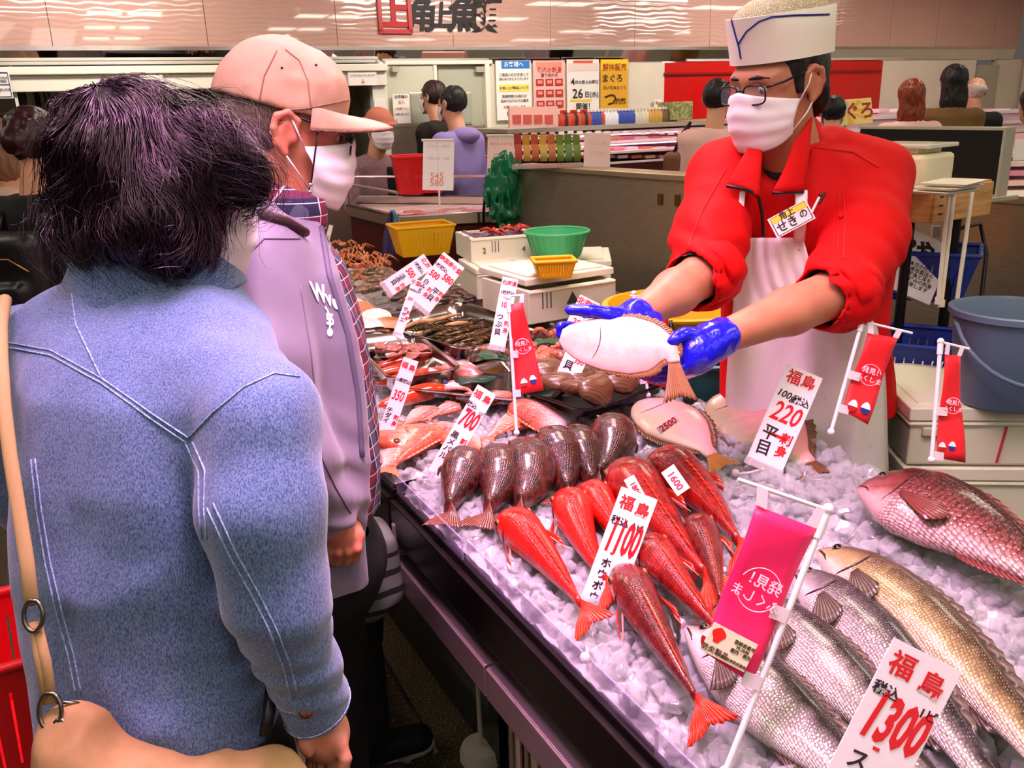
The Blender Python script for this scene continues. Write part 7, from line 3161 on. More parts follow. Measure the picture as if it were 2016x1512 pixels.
# forearms, neck, head: one skin
armR = union([cone(AR[1], AR[2], .045, .046), cone(AR[2], AR[2].lerp(AR[3], .45), .046, .043), cone(AR[2].lerp(AR[3], .45), AR[3], .043, .028)], .02)
armL = union([cone(AL[1], AL[2], .045, .048), cone(AL[2], AL[2].lerp(AL[3], .40), .048, .044), cone(AL[2].lerp(AL[3], .40), AL[3], .044, .028)], .02)
hf3 = to_local(head_fn(neck_to=(0, -.055, -.20)), H3c, H3R)
wr3 = [AR[3], AL[3]]
neck3 = cone(H3c - Vector((0, 0, .10)), Vector((S3[2][1], S3[2][2], S3[2][0])), .052, .06)
leg3 = [chain([Vector((.72 + s * .085, 2.02, .80)), Vector((.72 + s * .09, 2.0, .45)), Vector((.72 + s * .09, 2.03, .09))], [.075, .055, .04], .02) for s in (-1, 1)]
body3 = union([hf3, lambda P: tor3(P) + .04, neck3, chain([Vector(S3[2][1:3] + (S3[2][0],)), AR[0], AR[1]], [.04, .045, .045], .02), chain([Vector(S3[2][1:3] + (S3[2][0],)), AL[0], AL[1]], [.04, .045, .045], .02), armR, armL] + leg3, .02)
lo, hi = bb([H3c, Vector((.72, 2.05, .05))] + AR + AL, .13)
sdf_obj('body', body3, lo, hi, .0044, SK3, P3)
mask_mesh(P3, H3c, H3R, top=-.010)
eyes_mesh(P3, H3c, H3R, look=(-.1, -.5))
brow_mesh(P3, H3c, H3R, 1.0, M_blackhair)
glasses_mesh(P3, H3c, H3R, 1.0, M_spec, M_lens, w=.0255, hgt=.0175, y=.113, z=-.004)
# short black hair under the hat, with sideburns and a full nape
hh = sub(union([inter(ell((0, -.018, .030), (.0835, .103, .095)), half((0, .040, .02), (0, 1, -.35)), .004),
    union([cone((s * .078, .020, .05), (s * .077, .024, -.012), .010, .005) for s in (-1, 1)], .004), ell((0, -.088, -.030), (.058, .022, .055))], .012),
   union([ell((s * .090, -.006, .0), (.024, .024, .038)) for s in (-1, 1)] + [ell((0, .03, -.12), (.1, .09, .08))], .004), .006)
sdf_obj('hair', wrinkle(to_local(hh, H3c, H3R), .002, (60, 60, 20), 4), *bb([H3c], .14), .0042, M_blackhair, P3)
# paper hat
HT = L3((0, -.012, 0))
q = MB()
rows = []
for (k, z_) in ((1.0, .050), (1.004, .06), (1.02, .098), (1.045, .138), (1.035, .139), (1.0, .10), (.985, .052)):
 row = []
 for j in range(64):
  a = 2 * PI * j / 64
  x = .0905 * k * math.copysign(abs(math.cos(a)) ** .9, math.cos(a))
  y = -.014 + .1125 * k * math.copysign(abs(math.sin(a)) ** .9, math.sin(a))
  row.append(L3((x, y, z_ + .035 * 0 + .10 * y * .10)))
 rows.append(row)
q.grid(rows, wrap=True)
hat = q.build('paper_hat', pm('hat_paper', (240, 232, 218), .65), P3, smooth=50)
TH = bvh_of(hat)
q = MB()
rows = []
for i in range(8):
 t = i / 7
 k = math.cos(t * PI / 2) * 1.0
 rows.append([L3((.089 * k * math.cos(a) + 1e-4 * math.cos(a), -.014 + .110 * k * math.sin(a), .125 + .052 * math.sin(t * PI / 2))) for a in [2 * PI * j / 48 for j in range(48)]])
q.grid(rows, wrap=True)
n = N('hat_net')
co = n.coords()
v_ = n.voronoi(co, 220, 'DISTANCE_TO_EDGE')
n.color(n.ramp(v_, [(.05, (214, 204, 176)), (.12, (150, 138, 108))]))
n.set(Roughness=.8)
q.build('hat_net', n.m, hat, smooth=180, solid=.001)
for px in ([(1440, 36), (1446, 60), (1455, 92), (1459, 116)], [(1453, 88), (1470, 62), (1495, 42), (1520, 33), (1560, 30), (1600, 29), (1632, 28)]):
 seam(hat, TH, px, .0018, ink((24, 30, 140)), 10, 'blue_line')

# gloves: his right hand under the fish, thumb along the top edge; his left hand round the tail
M_glove = pm('blue_glove', (26, 20, 206), .22, spec=.6, coat=.3, bump=.5, bscale=70, bdist=.003)
RW = AR[3]
fR = [wl_([(1180, 652, 1.575), (1150, 648, 1.59), (1122, 644, 1.57), (1103, 643, 1.548)]), wl_([(1182, 670, 1.578), (1150, 664, 1.595), (1122, 660, 1.575), (1103, 659, 1.552)]),
  wl_([(1188, 688, 1.575), (1156, 682, 1.59), (1130, 678, 1.575), (1110, 674, 1.56)]), wl_([(1196, 702, 1.57), (1170, 700, 1.58), (1146, 696, 1.575), (1128, 692, 1.57)])]
tR = wl_([(1232, 632, 1.555), (1198, 619, 1.535), (1160, 612, 1.528), (1122, 609, 1.528)])
glR = union([hand_fn(RW, W(1216, 660, 1.578), fR, tR, .033, .034, .0100), cone(W(1268, 640, 1.615), RW, .036, .035), cone(W(1240, 640, 1.575), W(1215, 622, 1.55), .022, .016)], .010)
lo, hi = bb([W(1268, 640, 1.61)] + [p for f in fR for p in f] + tR + [W(1216, 660, 1.578)], .05)
sdf_obj('blue_glove', wrinkle(glR, .0014, (60, 60, 60), 3), lo, hi, .0032, M_glove, P3)
LW = AL[3]
fL = [wl_([(1358, 712, 1.535), (1334, 728, 1.53), (1290, 730, 1.535), (1250, 722, 1.545)]), wl_([(1352, 722, 1.55), (1326, 738, 1.548), (1286, 740, 1.552), (1262, 736, 1.557)]),
  wl_([(1350, 726, 1.57), (1322, 742, 1.568), (1290, 744, 1.572), (1270, 742, 1.577)]), wl_([(1352, 730, 1.59), (1326, 744, 1.588), (1300, 746, 1.59), (1284, 744, 1.592)])]
tL = wl_([(1376, 668, 1.545), (1352, 658, 1.53), (1334, 664, 1.517), (1324, 672, 1.51)])
glL = union([hand_fn(LW, W(1370, 692, 1.555), fL, tL, .034, .038, .0102), cone(W(1420, 664, 1.575), LW, .036, .036)], .010)
lo, hi = bb([W(1420, 664, 1.575)] + [p for f in fL for p in f] + tL, .05)
sdf_obj('blue_glove', wrinkle(glL, .0016, (60, 60, 40), 9), lo, hi, .0032, M_glove, P3)

# apron: a sheet hung over the body from the bib to below the counter
under = sdf_obj('trousers', union([loft([(S3[-3][0], S3[-3][1], S3[-3][2], .175, .122, hd3), (.62, .72, 2.02, .17, .12, hd3), (.60, .72, 2.02, .165, .115, hd3)])] +
         [chain([Vector((.72 + s * .085, 2.02, .70)), Vector((.72 + s * .09, 2.0, .45)), Vector((.72 + s * .09, 2.03, .09))], [.095, .075, .058], .02) for s in (-1, 1)], .05),
    [.45, 1.78, .06], [1.0, 2.26, S3[-3][0] + .02], .014, M_trouser, P3)
for s in (-1, 1):
 shoe(P3, Vector((.72 + s * .09, 2.03, .09)), F3, pm('white_boot', (220, 216, 208), .4))
ap_rows = [(468, 1446, 1580), (480, 1440, 1584), (520, 1440, 1596), (560, 1444, 1620), (600, 1444, 1690), (640, 1440, 1725), (700, 1434, 1738), (760, 1430, 1744), (830, 1428, 1746), (905, 1426, 1748), (980, 1424, 1750)]
front = lambda u, v: None
ap_sdf = union([lambda P: tor3(P) - .016, loft([(S3[-2][0], S3[-2][1], S3[-2][2], .20, .145, hd3), (.55, S3[-2][1], S3[-2][2] - .0, .21, .15, hd3)])], .03)

def march(fn, u, v, d0=1.5, d1=2.3):
 r = ray(u, v)
 o_ = Vector((0, 0, CAM_Z))
 ts = np.linspace(d0, d1, 160)
 P = np.array([list(o_ + r * t) for t in ts])
 d = fn(P)
 i = np.argmax(d < 0)
 if not (d < 0).any():
  return None
 if i == 0:
  return d0
 return float(ts[i - 1] + (ts[i] - ts[i - 1]) * d[i - 1] / (d[i - 1] - d[i]))

rows = []
for i in range(46):
 v = 468 + (985 - 468) * i / 45
 ul = np.interp(v, [r[0] for r in ap_rows], [r[1] for r in ap_rows])
 ur = np.interp(v, [r[0] for r in ap_rows], [r[2] for r in ap_rows])
 ds = []
 us = [ul + (ur - ul) * j / 30 for j in range(31)]
 for u in us:
  d = march(ap_sdf, u, v)
  ds.append(d)
 known = [(j, d) for j, d in enumerate(ds) if d is not None]
 ds = list(np.interp(range(31), [k[0] for k in known], [k[1] for k in known]))
 row = []
 for j, u in enumerate(us):
  fold = .006 * math.sin(j * .55 + v * .004) * min(1, max(0, (v - 520) / 200)) + .003 * math.sin(j * 1.3 + v * .02)
  row.append(W(u, v, ds[j] - .010 + fold))
 rows.append(row)
n = N('apron_vinyl')
co = n.coords()
f_ = n.noise(co, 5, 4, .6)
c_ = n.ramp(f_, [(.3, (222, 212, 206)), (.7, (238, 230, 224))])
st_ = n.noise(co, 55, 2, .5)
c_ = n.mix(n.ramp(st_, [(.72, (0, 0, 0)), (.78, (150, 150, 150))]), c_, (150, 110, 104))
n.color(c_)
n.set(Roughness=.34)
n.bump(n.noise(co, 9, 2), .25, .01)
q = MB()
q.grid(rows)
apron = q.build('apron', n.m, P3, smooth=180, solid=.003)
TA = bvh_of(apron)
M_strapw = pm('apron_strap', (240, 232, 230), .6)
for (px, wd) in (([(1462, 378, 1.775), (1458, 420, 1.795), (1456, 470, 1.80)], .006), ([(1578, 376, 1.775), (1577, 420, 1.79), (1574, 474, 1.80)], .013)):
 q = MB()
 a_ = [W(*p) for p in px]
 q.tube(a_, wd, 8, flat=((0, -1, .2), .25))
 q.build('apron_strap', M_strapw, apron, smooth=180)
for (u, v) in ((1460, 478), (1576, 486)):
 p = cast(TA, u, v, .002)
 if p is not None:
  ringmesh(p, .008, .0016, 16, CAM_R).build('strap_ring', M_chrome, apron, smooth=180)
seam(apron, TA, [(1432, 686), (1470, 700), (1520, 712), (1600, 716), (1700, 712)], .0018, pm('apron_crease', (206, 190, 188), .5))

# name badge and pens
bd = card('name_badge', 'white and yellow name badge clipped to the red jacket under the apron strap', 'badge', (1511, 432), (1586, 392), (1530, 470), 1.775, [], clip=False)
w_b2 = (W(1586, 392, 1.775) - W(1511, 432, 1.775)).length
h_b2 = (W(1511, 432, 1.775) - W(1530, 470, 1.775)).length
q = MB()
q.box((0, h_b2 * .30, .0014), (w_b2 * .9, h_b2 * .26, .0008))
q.build('yellow_strip', pm('badge_yellow', (246, 214, 60), .4), bd, local=True)
q = MB()
for (cx, cy, sx, sy) in ((0, -.43, .9, .03), (0, .44, .9, .03), (-.45, 0, .018, .88), (.45, 0, .018, .88)):
 q.box((cx * w_b2, cy * h_b2, .0013), (sx * w_b2, sy * h_b2, .0006))
q.build('border_line', ink((60, 50, 40)), bd, local=True)
text(bd, '角上', -.05 * w_b2, .30 * h_b2, .19 * w_b2, (30, 24, 20), .002, .02)
text(bd, 'せき', -.14 * w_b2, -.14 * h_b2, .27 * w_b2, (24, 20, 20), .002, .012)
text(bd, 'の', .30 * w_b2, -.05 * h_b2, .22 * w_b2, (24, 20, 20), .002, .012)
q = MB()
q.tube([W(1597, 420, 1.775), W(1613, 388, 1.775)], .0028, 8)
q.tube([W(1613, 388, 1.775), W(1616, 381, 1.775)], .0034, 8, mi=1)
tag(q.build('pen', [M_flagw, M_black], smooth=60), 'white pen clipped in the chest pocket of the red jacket', 'pen', 'pens in the chest pocket')
q = MB()
q.tube([W(1612, 402, 1.778), W(1625, 380, 1.778)], .0028, 8)
tag(q.build('pen', M_black, smooth=60), 'black pen clipped in the chest pocket of the red jacket', 'pen', 'pens in the chest pocket')

# the flounder he holds, white side to the camera, tail folded down over his hand
FLH = dict(skin=skin('flounder_held', (204, 166, 150), (206, 168, 158), (196, 148, 144), .003, .04, .16, blotch=.35, blotch_rgb=(214, 138, 112), bump=.2, pos=(.2, .5, .8)),
   fin=finmat('flounder_held_fin', (110, 60, 36), (176, 116, 80)), free=True)
fish('flounder', 'white flounder held up by the blue gloved hands', 'flat', [W(1104, 660, 1.520), W(1215, 694, 1.515), W(1322, 664, 1.515), W(1327, 714, 1.500)], FLH, roll=90, side=1,
  hs=.90, ws=.8, tail=(.36, .30, .05), eye=.012, pect=False, mouth=False, up=(0, -.84, .54), eyes='none')
# ================================================================== shop fittings behind the fishmonger
M_wire = pm('black_wire', (16, 15, 17), .4, metal=.4)
# black advertising screen standing on the partition ledge
def vbox(q, u0, v0, u1, v1, D, th, mi=0):
 """upright box parallel to the picture's width, its front filling a pixel rectangle at depth D"""
 a, b = W(u0, (v0 + v1) / 2, D), W(u1, (v0 + v1) / 2, D)
 zt_, zb_ = W((u0 + u1) / 2, v0, D).z, W((u0 + u1) / 2, v1, D).z
 d = Vector((b.x - a.x, b.y - a.y, 0))
 R_ = Matrix.Rotation(math.atan2(d.y, d.x), 3, 'Z')
 c = (a + b) / 2
 c.z = (zt_ + zb_) / 2
 c = c + R_ @ Vector((0, th / 2, 0))
 q.box(c, (d.length, th, zt_ - zb_), R_, mi)
 return c

zl = 1.303
sp0, sp1 = Pz(1690, 372, zl), Pz(1968, 397, zl)
o = thing('display_screen', 'large black flat screen standing on the partition ledge, seen from behind', 'screen', loc=(sp0 + sp1) / 2)
d = sp1 - sp0
Rz = Matrix.Rotation(math.atan2(d.y, d.x), 3, 'Z')
Dm = proj((sp0 + sp1) / 2)[2]
ztop = W(1840, 250, Dm).z
q = MB()
q.box((sp0 + sp1) / 2 + Vector((0, 0, (ztop - zl) / 2 + .01)), (d.length, .035, ztop - zl - .02), Rz)
q.build('screen_panel', M_black, o, bevel=.004)
q = MB()
q.box((sp0 + sp1) / 2 + Vector((0, 0, ztop - zl)), (d.length + .006, .04, .008), Rz)
q.box(sp1 + Vector((0, 0, (ztop - zl) / 2)), (.008, .04, ztop - zl), Rz)
q.build('screen_edge', M_frame, o)
q = MB()
q.box((sp0 * .2 + sp1 * .8) + Vector((0, 0, .008)), (.22, .14, .016), Rz)
q.build('stand_foot', M_frame, o, bevel=.003)

# wooden crate on a black wire rack, with a weighing box and trays on it
RK = [W(1700, 780, 2.25), W(1900, 760, 2.25)]
cr = thing('wooden_crate', 'raw wooden crate on top of the black rack', 'crate', loc=W(1850, 420, 2.28))
q = MB()
ca, cb_, cc = W(1650, 420, 2.35), W(1830, 440, 2.16), W(1943, 424, 2.30)
d1, d2_ = (cb_ - ca), (cc - cb_)
d1.z = d2_.z = 0
hcr = .085
zc = W(1830, 440, 2.16).z
for (a, dd) in ((cb_, -d1), (cb_, d2_), (cb_ - d1 + d2_, d1), (cb_ - d1 + d2_, -d2_)):
 a = Vector((a.x, a.y, zc + hcr / 2))
 L = dd.length
 q.box(a + dd / 2, (L, .016, hcr), Matrix.Rotation(math.atan2(dd.y, dd.x), 3, 'Z'))
q.build('crate_sides', M_wood, cr, bevel=.002)
q = MB()
pc = Vector((cb_.x, cb_.y, zc + hcr)) + (-d1 + d2_) / 2
q.add([Vector((cb_.x, cb_.y, zc + hcr)), Vector((cb_.x, cb_.y, zc + hcr)) + d2_, Vector((cb_.x, cb_.y, zc + hcr)) + d2_ - d1, Vector((cb_.x, cb_.y, zc + hcr)) - d1], [(0, 1, 2, 3)])
q.build('crate_top', M_wood, cr, solid=.01)
q = MB()
u0 = Vector((cb_.x, cb_.y, zc + hcr / 2)) - d1 * .24 + (d1.normalized().cross(Vector((0, 0, 1)))) * -.0
nrm1 = Vector((d1.y, -d1.x, 0)).normalized()
if nrm1.y > 0:
 nrm1 = -nrm1
q.box(u0 + nrm1 * .010, (.022, .003, hcr * 1.02), Matrix.Rotation(math.atan2(d1.y, d1.x), 3, 'Z'))
q.build('blue_tape', pm('blue_tape', (64, 140, 176), .6), cr)
q = MB()
nrm2 = Vector((d2_.y, -d2_.x, 0)).normalized()
if nrm2.y > 0:
 nrm2 = -nrm2
for k in range(3):
 q.tube([Vector((cb_.x, cb_.y, zc + hcr * (.25 + .25 * k))) + d2_.normalized() * .02 + nrm2 * .0085, Vector((cb_.x, cb_.y, zc + hcr * (.25 + .25 * k))) + d2_.normalized() * .035 + nrm2 * .0085], .002, 6)
q.build('staples', M_dark, cr)
ztopc = zc + hcr + .006
Rcr = Matrix.Rotation(math.atan2(d2_.y, d2_.x), 3, 'Z')
Rcw = Matrix.Rotation(math.atan2(d1.y, d1.x), 3, 'Z')
ws = thing('weighing_scale', 'cream boxy scale with a clear lid on the wooden crate', 'scale', loc=pc)
q = MB()
s0_ = Pz(1818, 372, ztopc)
c_ = s0_ + Vector((0, .09, 0))
q.box(c_ + Vector((0, 0, .040)), (.155, .15, .080), Rcw)
q.build('scale_body', pm('cream_plastic', (232, 222, 184), .4), ws, bevel=.01)
q = MB()
q.box(c_ + Vector((-.01, .01, .087)), (.13, .12, .014), Rcw)
q.build('scale_neck', pm('cream_plastic2', (214, 204, 168), .4), ws, bevel=.006)
q = MB()
q.box(c_ + Vector((.0, .0, .099)), (.165, .15, .010), Rcw)
q.build('weighing_pan', pm('clear_pan', (236, 232, 214), .1, alpha=.7), ws, bevel=.003)
q = MB()
vbox(q, 1762, 312, 1784, 345, proj(c_)[2] - .10, .004)
q.build('scale_label', pm('brown_label', (170, 130, 90), .5), ws)
wb = thing('white_board', 'blank white plastic sheet leaning on the cream scale', 'board', loc=s0_)
q = MB()
wb_o = W(1822, 347, 2.12)
q.box(wb_o, (.085, .004, .055), CAM_R @ Matrix.Rotation(PI / 2 - .2, 3, 'X') if False else Matrix.Rotation(-.1, 3, 'Z'))
q.build('sheet', M_paper, wb)
ft = thing('food_trays', 'stack of clear and white food trays on the near corner of the crate', 'trays', loc=Pz(1850, 384, ztopc))
for k in range(3):
 q = MB()
 q.box(Pz(1855, 381, ztopc) + Vector((.0 + .012 * k, 0, .006 + .009 * k)), (.13, .09, .006), Rcr @ Matrix.Rotation(.1 * k, 3, 'Z'), taper=(1.12, 1.12))
 q.build('tray', pm('tray_white', (240, 234, 214), .3, alpha=.85), ft, bevel=.002)
rk = thing('wire_rack', 'black wire rack on posts carrying the crate and blue baskets', 'rack', loc=(W(1800, 700, 2.3).x, W(1800, 700, 2.3).y, 0))
posts = [Vector((cb_.x, cb_.y, 0)) - d1 * .25 + d2_ * .08, Vector((cb_.x, cb_.y, 0)) + d2_ * .55 - d1 * .06, Vector((cb_.x, cb_.y, 0)) - d1 * .25 + d2_ * .9, Vector((cb_.x, cb_.y, 0)) - d1 * .95 + d2_ * .5]
for p in posts:
 q = MB()
 q.tube([p, Vector((p.x, p.y, zc - .002))], .013, 10)
 q.build('rack_post', M_wire, rk, smooth=40)
for zz in (.50, .86):
 q = MB()
 for k in range(4):
  a, b = posts[k], posts[(k + 1) % 4]
  q.tube([Vector((a.x, a.y, zz)), Vector((b.x, b.y, zz))], .006, 6)
 for k in range(1, 9):
  a = posts[0].lerp(posts[1], k / 9)
  b = posts[3].lerp(posts[2], k / 9)
  q.tube([Vector((a.x, a.y, zz + .004)), Vector((b.x, b.y, zz + .004))], .003, 5)
 q.build('rack_shelf', M_wire, rk, smooth=40)
# white plastic rods hung from the crate
for (ua, va, ub, vb, lab) in ((1868, 382, 1848, 585, 'leftmost white plastic rod hanging in front of the crate'), (1878, 382, 1854, 590, 'white plastic rod close beside the leftmost one'), (1914, 378, 1884, 592, 'white plastic rod hanging at the right of the crate')):
 q = MB()
 a, b = W(ua, va, 2.10), W(ub, vb, 2.16)
 q.tube([a, b], .0052, 10)
 q.tube([b, b + (b - a).normalized() * .018], .0085, 10)
 tag(q.build('plastic_rod', M_pipe, smooth=50), lab, 'rod')
q = MB()
q.box(W(1880, 380, 2.10) + Vector((0, 0.0, .002)), (.075, .02, .005), Rcr)
tag(q.build('rod_holder', M_pipe), 'flat white holder from which the plastic rods hang', 'holder')
# blue basket with a written board
M_blueb = pm('blue_plastic', (18, 44, 140), .4)
basket('blue_basket', 'blue basket on the rack holding the board with brush lettering', W(1800, 580, 2.42), .30, .20, .13, M_blueb, -.5)
basket('blue_basket', 'blue basket on the lower shelf of the rack behind the middle banner', W(1760, 760, 2.30), .32, .22, .14, M_blueb, -.5)
bo = card('written_board', 'white board with black brush lettering standing in the blue basket', 'board', (1770, 440), (1876, 486), (1726, 556), 2.30,
   [('やや', .40, .26, .34, (16, 14, 14), dict(bold=.05)), ('い', .62, .30, .3, (16, 14, 14), dict(bold=.05)), ('本日の仕入れ\n産地直送の\n鮮魚と貝を\nお好みの刺身\nに致します', .66, .66, .085, (60, 56, 56))], clip=False)
q = MB()
q.box((0, 0, -.012), ((W(1876, 486, 2.3) - W(1770, 440, 2.3)).length, (W(1770, 440, 2.3) - W(1726, 556, 2.3)).length, .02))
q.build('board_edge', M_foam, bo, local=True)
q = MB()
q.tube([W(1880, 452, 2.45), W(1930, 440, 2.5), W(1942, 500, 2.5), W(1930, 600, 2.5), W(1926, 700, 2.5)], .006, 8)
tag(q.build('power_cable', M_black, smooth=180), 'black cable looping down the steel partition behind the rack', 'cable')
q = MB()
vbox(q, 1836, 444, 1852, 468, 2.52, .012)
tag(q.build('wall_socket', M_frame, bevel=.002), 'small socket plate on the partition under the crate', 'socket')
# dark blue tarp like void under the rack is left to shade; pale foam block on it
styro('styrofoam_block', 'pale foam block tilted on the rack behind the middle banner', (1768, 730), 0, .08, .05, .05, .5, False, [], .92)

# ---- white foam boxes with a bucket at the right
BZ = .60
p0 = Pz(1785, 905, .62)
fb_lab = ['lower white foam box under the bucket, behind the snapper', 'upper white foam box carrying the grey bucket']
for k in range(3):
 b0 = CT(.50, .98, .0)
 styro('foam_box', ['lowest white foam box of the bucket stack, mostly hidden', fb_lab[0], fb_lab[1]][k], (1776 + 0 * k, 900), 0, .44, .34, .125, -.12, k == 2, [], None) if False else None
Rfb = -.10
bx0 = W(1782, 900, 1.90)
for k, (v_, lab) in enumerate(((0, 'lowest white foam box of the bucket stack'), (1, 'middle white foam box of the bucket stack'), (2, 'top white foam box carrying the blue grey bucket'))):
 zb_ = W(1782, 790, 1.90).z - .14 * (3 - k)
 M = Matrix.Translation((bx0.x, bx0.y, zb_)) @ Matrix.Rotation(Rfb, 4, 'Z')
 o = thing('foam_box', lab, 'box', mat=M)
 w, dp, h = .46, .36, .138
 q = MB()
 q.box((w / 2, dp / 2, h * .36), (w - .012, dp - .012, h * .70))
 q.box((w / 2, dp / 2, h * .72), (w, dp, .012))
 q.build('box_body', M_foam, o, local=True, bevel=.006)
 q = MB()
 q.box((w / 2, dp / 2, h - .016), (w, dp, .030))
 q.box((w / 2, dp / 2, h - .001), (w * .9, dp * .86, .006))
 q.build('lid', M_foamlid, o, local=True, bevel=.005)
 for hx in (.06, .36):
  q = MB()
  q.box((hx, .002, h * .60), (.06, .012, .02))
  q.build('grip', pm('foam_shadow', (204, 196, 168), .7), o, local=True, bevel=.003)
 if k == 2:
  q = MB()
  q.box((.20, .0045, h * .38), (.004, .006, h * .62), Matrix.Rotation(.12, 3, 'Y'))
  q.build('red_mark', ink((206, 60, 80)), o, local=True)
 z_top = zb_ + h
# support under the stack
q = MB()
zs = W(1782, 790, 1.90).z - .14 * 3
q.box((bx0.x + .23, bx0.y + .16, zs / 2), (.42, .32, zs), Matrix.Rotation(Rfb, 3, 'Z'))
tag(q.build('crate_stand', M_dark, bevel=.01), 'dark stand under the white foam boxes', 'stand')
M_bucket = pm('bucket_blue_grey', (98, 118, 142), .4)
bp = Vector((0, 0, 0))
bp = Pz(1972, 786, z_top + .002)
bk = thing('bucket', 'blue grey plastic bucket with a handle on the white foam boxes', 'bucket', loc=bp)
q = MB()
q.lathe([(.001, 0), (.096, 0), (.100, .006), (.118, .19), (.128, .192), (.128, .204), (.119, .206), (.114, .198), (.096, .012), (.001, .012)], n=48)
q.build('bucket_body', M_bucket, bk, local=True, smooth=40)
q = MB()
pts = [(-.128, 0, .18)] + [(.140 * math.cos(a), -.10 * math.sin(a) * 1.0 - .04, .18 - .11 * math.sin(a)) for a in [PI - PI * k / 16 for k in range(17)]] + [(.128, 0, .18)]
q.tube(pts, .0048, 8)
q.build('bucket_handle', M_bucket, bk, local=True, smooth=180)

# ---- tubs behind the counter under the worker's arms
def tub(name, label, p, r, h, m_, sx=1.0, handle=False):
 o = thing(name, label, 'tub', loc=p)
 q = MB()
 q.lathe([(.001, 0), (r * .82, 0), (r * .84, .005), (r * .97, h - .012), (r * 1.05, h - .008), (r * 1.06, h), (r * .98, h + .002), (r * .95, h - .01), (r * .80, .01), (.001, .01)], n=44, sx=sx)
 q.build('tub_body', m_, o, local=True, smooth=40)
 if handle:
  q = MB()
  q.tube([(-r * sx * .3, -r * .99, h + .002), (-r * sx * .26, -r * 1.02, h * .4), (-r * sx * .22, -r * .96, 0.0)], .006, 8)
  q.build('dark_strap', M_black, o, local=True, smooth=180)
 return o

tub('teal_tub', 'teal plastic tub between the apron and the held fish', Pz(1372, 785, .80), .19, .15, pm('teal_plastic', (74, 138, 146), .4))
tub('yellow_tub', 'large yellow tub behind the teal one', Pz(1335, 668, .92), .215, .11, M_yel, 1.0, True)
o = thing('tub_stand', 'low dark stand under the yellow and teal tubs', 'stand', loc=CT(.1, 1.2, 0))
q = MB()
pt_, py2 = Pz(1372, 785, .80), Pz(1335, 668, .92)
q.box((pt_.x, pt_.y, .398), (.36, .26, .795), CROT)
q.box((py2.x, py2.y, .458), (.36, .26, .915), CROT)
q.build('stand_boxes', M_dark, o)

# ---- leaflet holder and price boards on the far end of the partition
lf = thing('leaflet_holder', 'clear rack of recipe leaflets on the end of the steel partition', 'rack', loc=FT(-2.3, 2.07, 1.30))
dl = 4.35
cols = [(176, 60, 40), (214, 150, 60), (198, 96, 40), (226, 176, 70), (206, 120, 60), (120, 150, 40), (96, 140, 60), (110, 150, 50)]
for r_i, (v0, v1, dd) in enumerate(((264, 292, .10), (284, 318, .0))):
 for k in range(8):
  q = MB()
  vbox(q, 1012 + k * 16.5 + r_i * 2, v0 + (k % 2), 1026 + k * 16.5 + r_i * 2, v1, dl + dd, .004)
  q.build('leaflet', pm('leaflet', cols[(k + r_i) % 8] if r_i == 0 else tuple(min(255, c + 40) for c in cols[k]), .4), lf)
q = MB()
vbox(q, 1008, 300, 1150, 330, dl - .03, .003)
q.build('clear_front', M_glass, lf)
q = MB()
vbox(q, 1008, 326, 1152, 331, dl - .03, .18)
q.build('holder_base', pm('holder_clear', (206, 180, 180), .2, alpha=.6), lf)

def stand_board(label, u0, v0, u1, v1, D, lines, pole_to=None, m_=None):
 o = card('price_board', label, 'board', (u0, v0), (u1, v0 + (u1 - u0) * .02), (u0 + 3, v1), D, lines, clip=False, m_=m_)
 if pole_to:
  q = MB()
  q.tube([W((u0 + u1) / 2, v0, D + .004), W((u0 + u1) / 2 + 4, pole_to, D + .004)], .006, 8)
  q.build('stand_pole', M_pipe, o, smooth=40)
  q = MB()
  q.tube([W(u0 - 1, v0 - 1, D), W(u1 + 1, v0 - 1, D)], .008, 6)
  q.build('top_clip', M_pipe, o, smooth=40)
 return o

PALE = (226, 150, 140)
stand_board('white board on a pole rising from the red freezer case', 831, 277, 892, 374, proj(Pz(866, 404, 1.0))[2],
   [('いかの一夜干', .5, .12, .13, (236, 200, 180)), ('天然ぶり  切身', .5, .36, .11, (220, 190, 180)), ('545', .46, .72, .3, PALE), ('580', .46, .86, .3, PALE)], pole_to=404)
stand_board('pale board on a pole left of the leaflet rack', 958, 268, 1012, 345, proj(Pz(988, 398, 1.0))[2], [('本日のおすすめ', .5, .2, .12, PALE), ('CRAB', .5, .5, .22, PALE)], pole_to=398, m_=pm('faded_paper', (238, 206, 198), .5))
stand_board('pale board right of the leaflet rack on the partition', 1148, 262, 1200, 328, 4.3, [('うまい魚', .5, .3, .18, (236, 190, 180)), ('お刺身', .5, .6, .2, (236, 190, 180))], m_=pm('faded_paper', (238, 206, 198), .5))

# ---- chilled display case with sauces on top, in front of the posters
oc = thing('chilled_case', 'long chilled display case with pink lit shelves under the posters', 'display case', loc=wp(BW(1200, 300, .9)[0], .9, 0))
q = MB()
offF = .95
wbox(q, 1000, 316, 1500, 520, offF, .7)
q.build('case_base', M_dred, oc)
M_pinklit = pm('shelf_pinklit', (250, 206, 222), .3)  # pink of the case lighting painted into the shelf colour
M_case_in = pm('case_inside', (244, 196, 214), .4)  # inside painted with the same pink light
q = MB()
wbox(q, 1000, 250, 1500, 322, offF - .55, .05)
q.build('case_back', M_case_in, oc)
for k, (v, dd) in enumerate(((256, .25), (276, .12), (296, .0), (316, .0))):
 q = MB()
 wbox(q, 1000, v, 1500, v + 5, offF - dd, .5 - dd)
 q.build('shelf', M_pinklit, oc)
 q = MB()
 wbox(q, 1000, v, 1500, v + 4, offF - dd + .012, .01)
 q.build('price_rail', pm('rail_white', (250, 236, 240), .3), oc)
M_tube = pm('shelf_tube', (255, 196, 226), .4, emit=3.2)
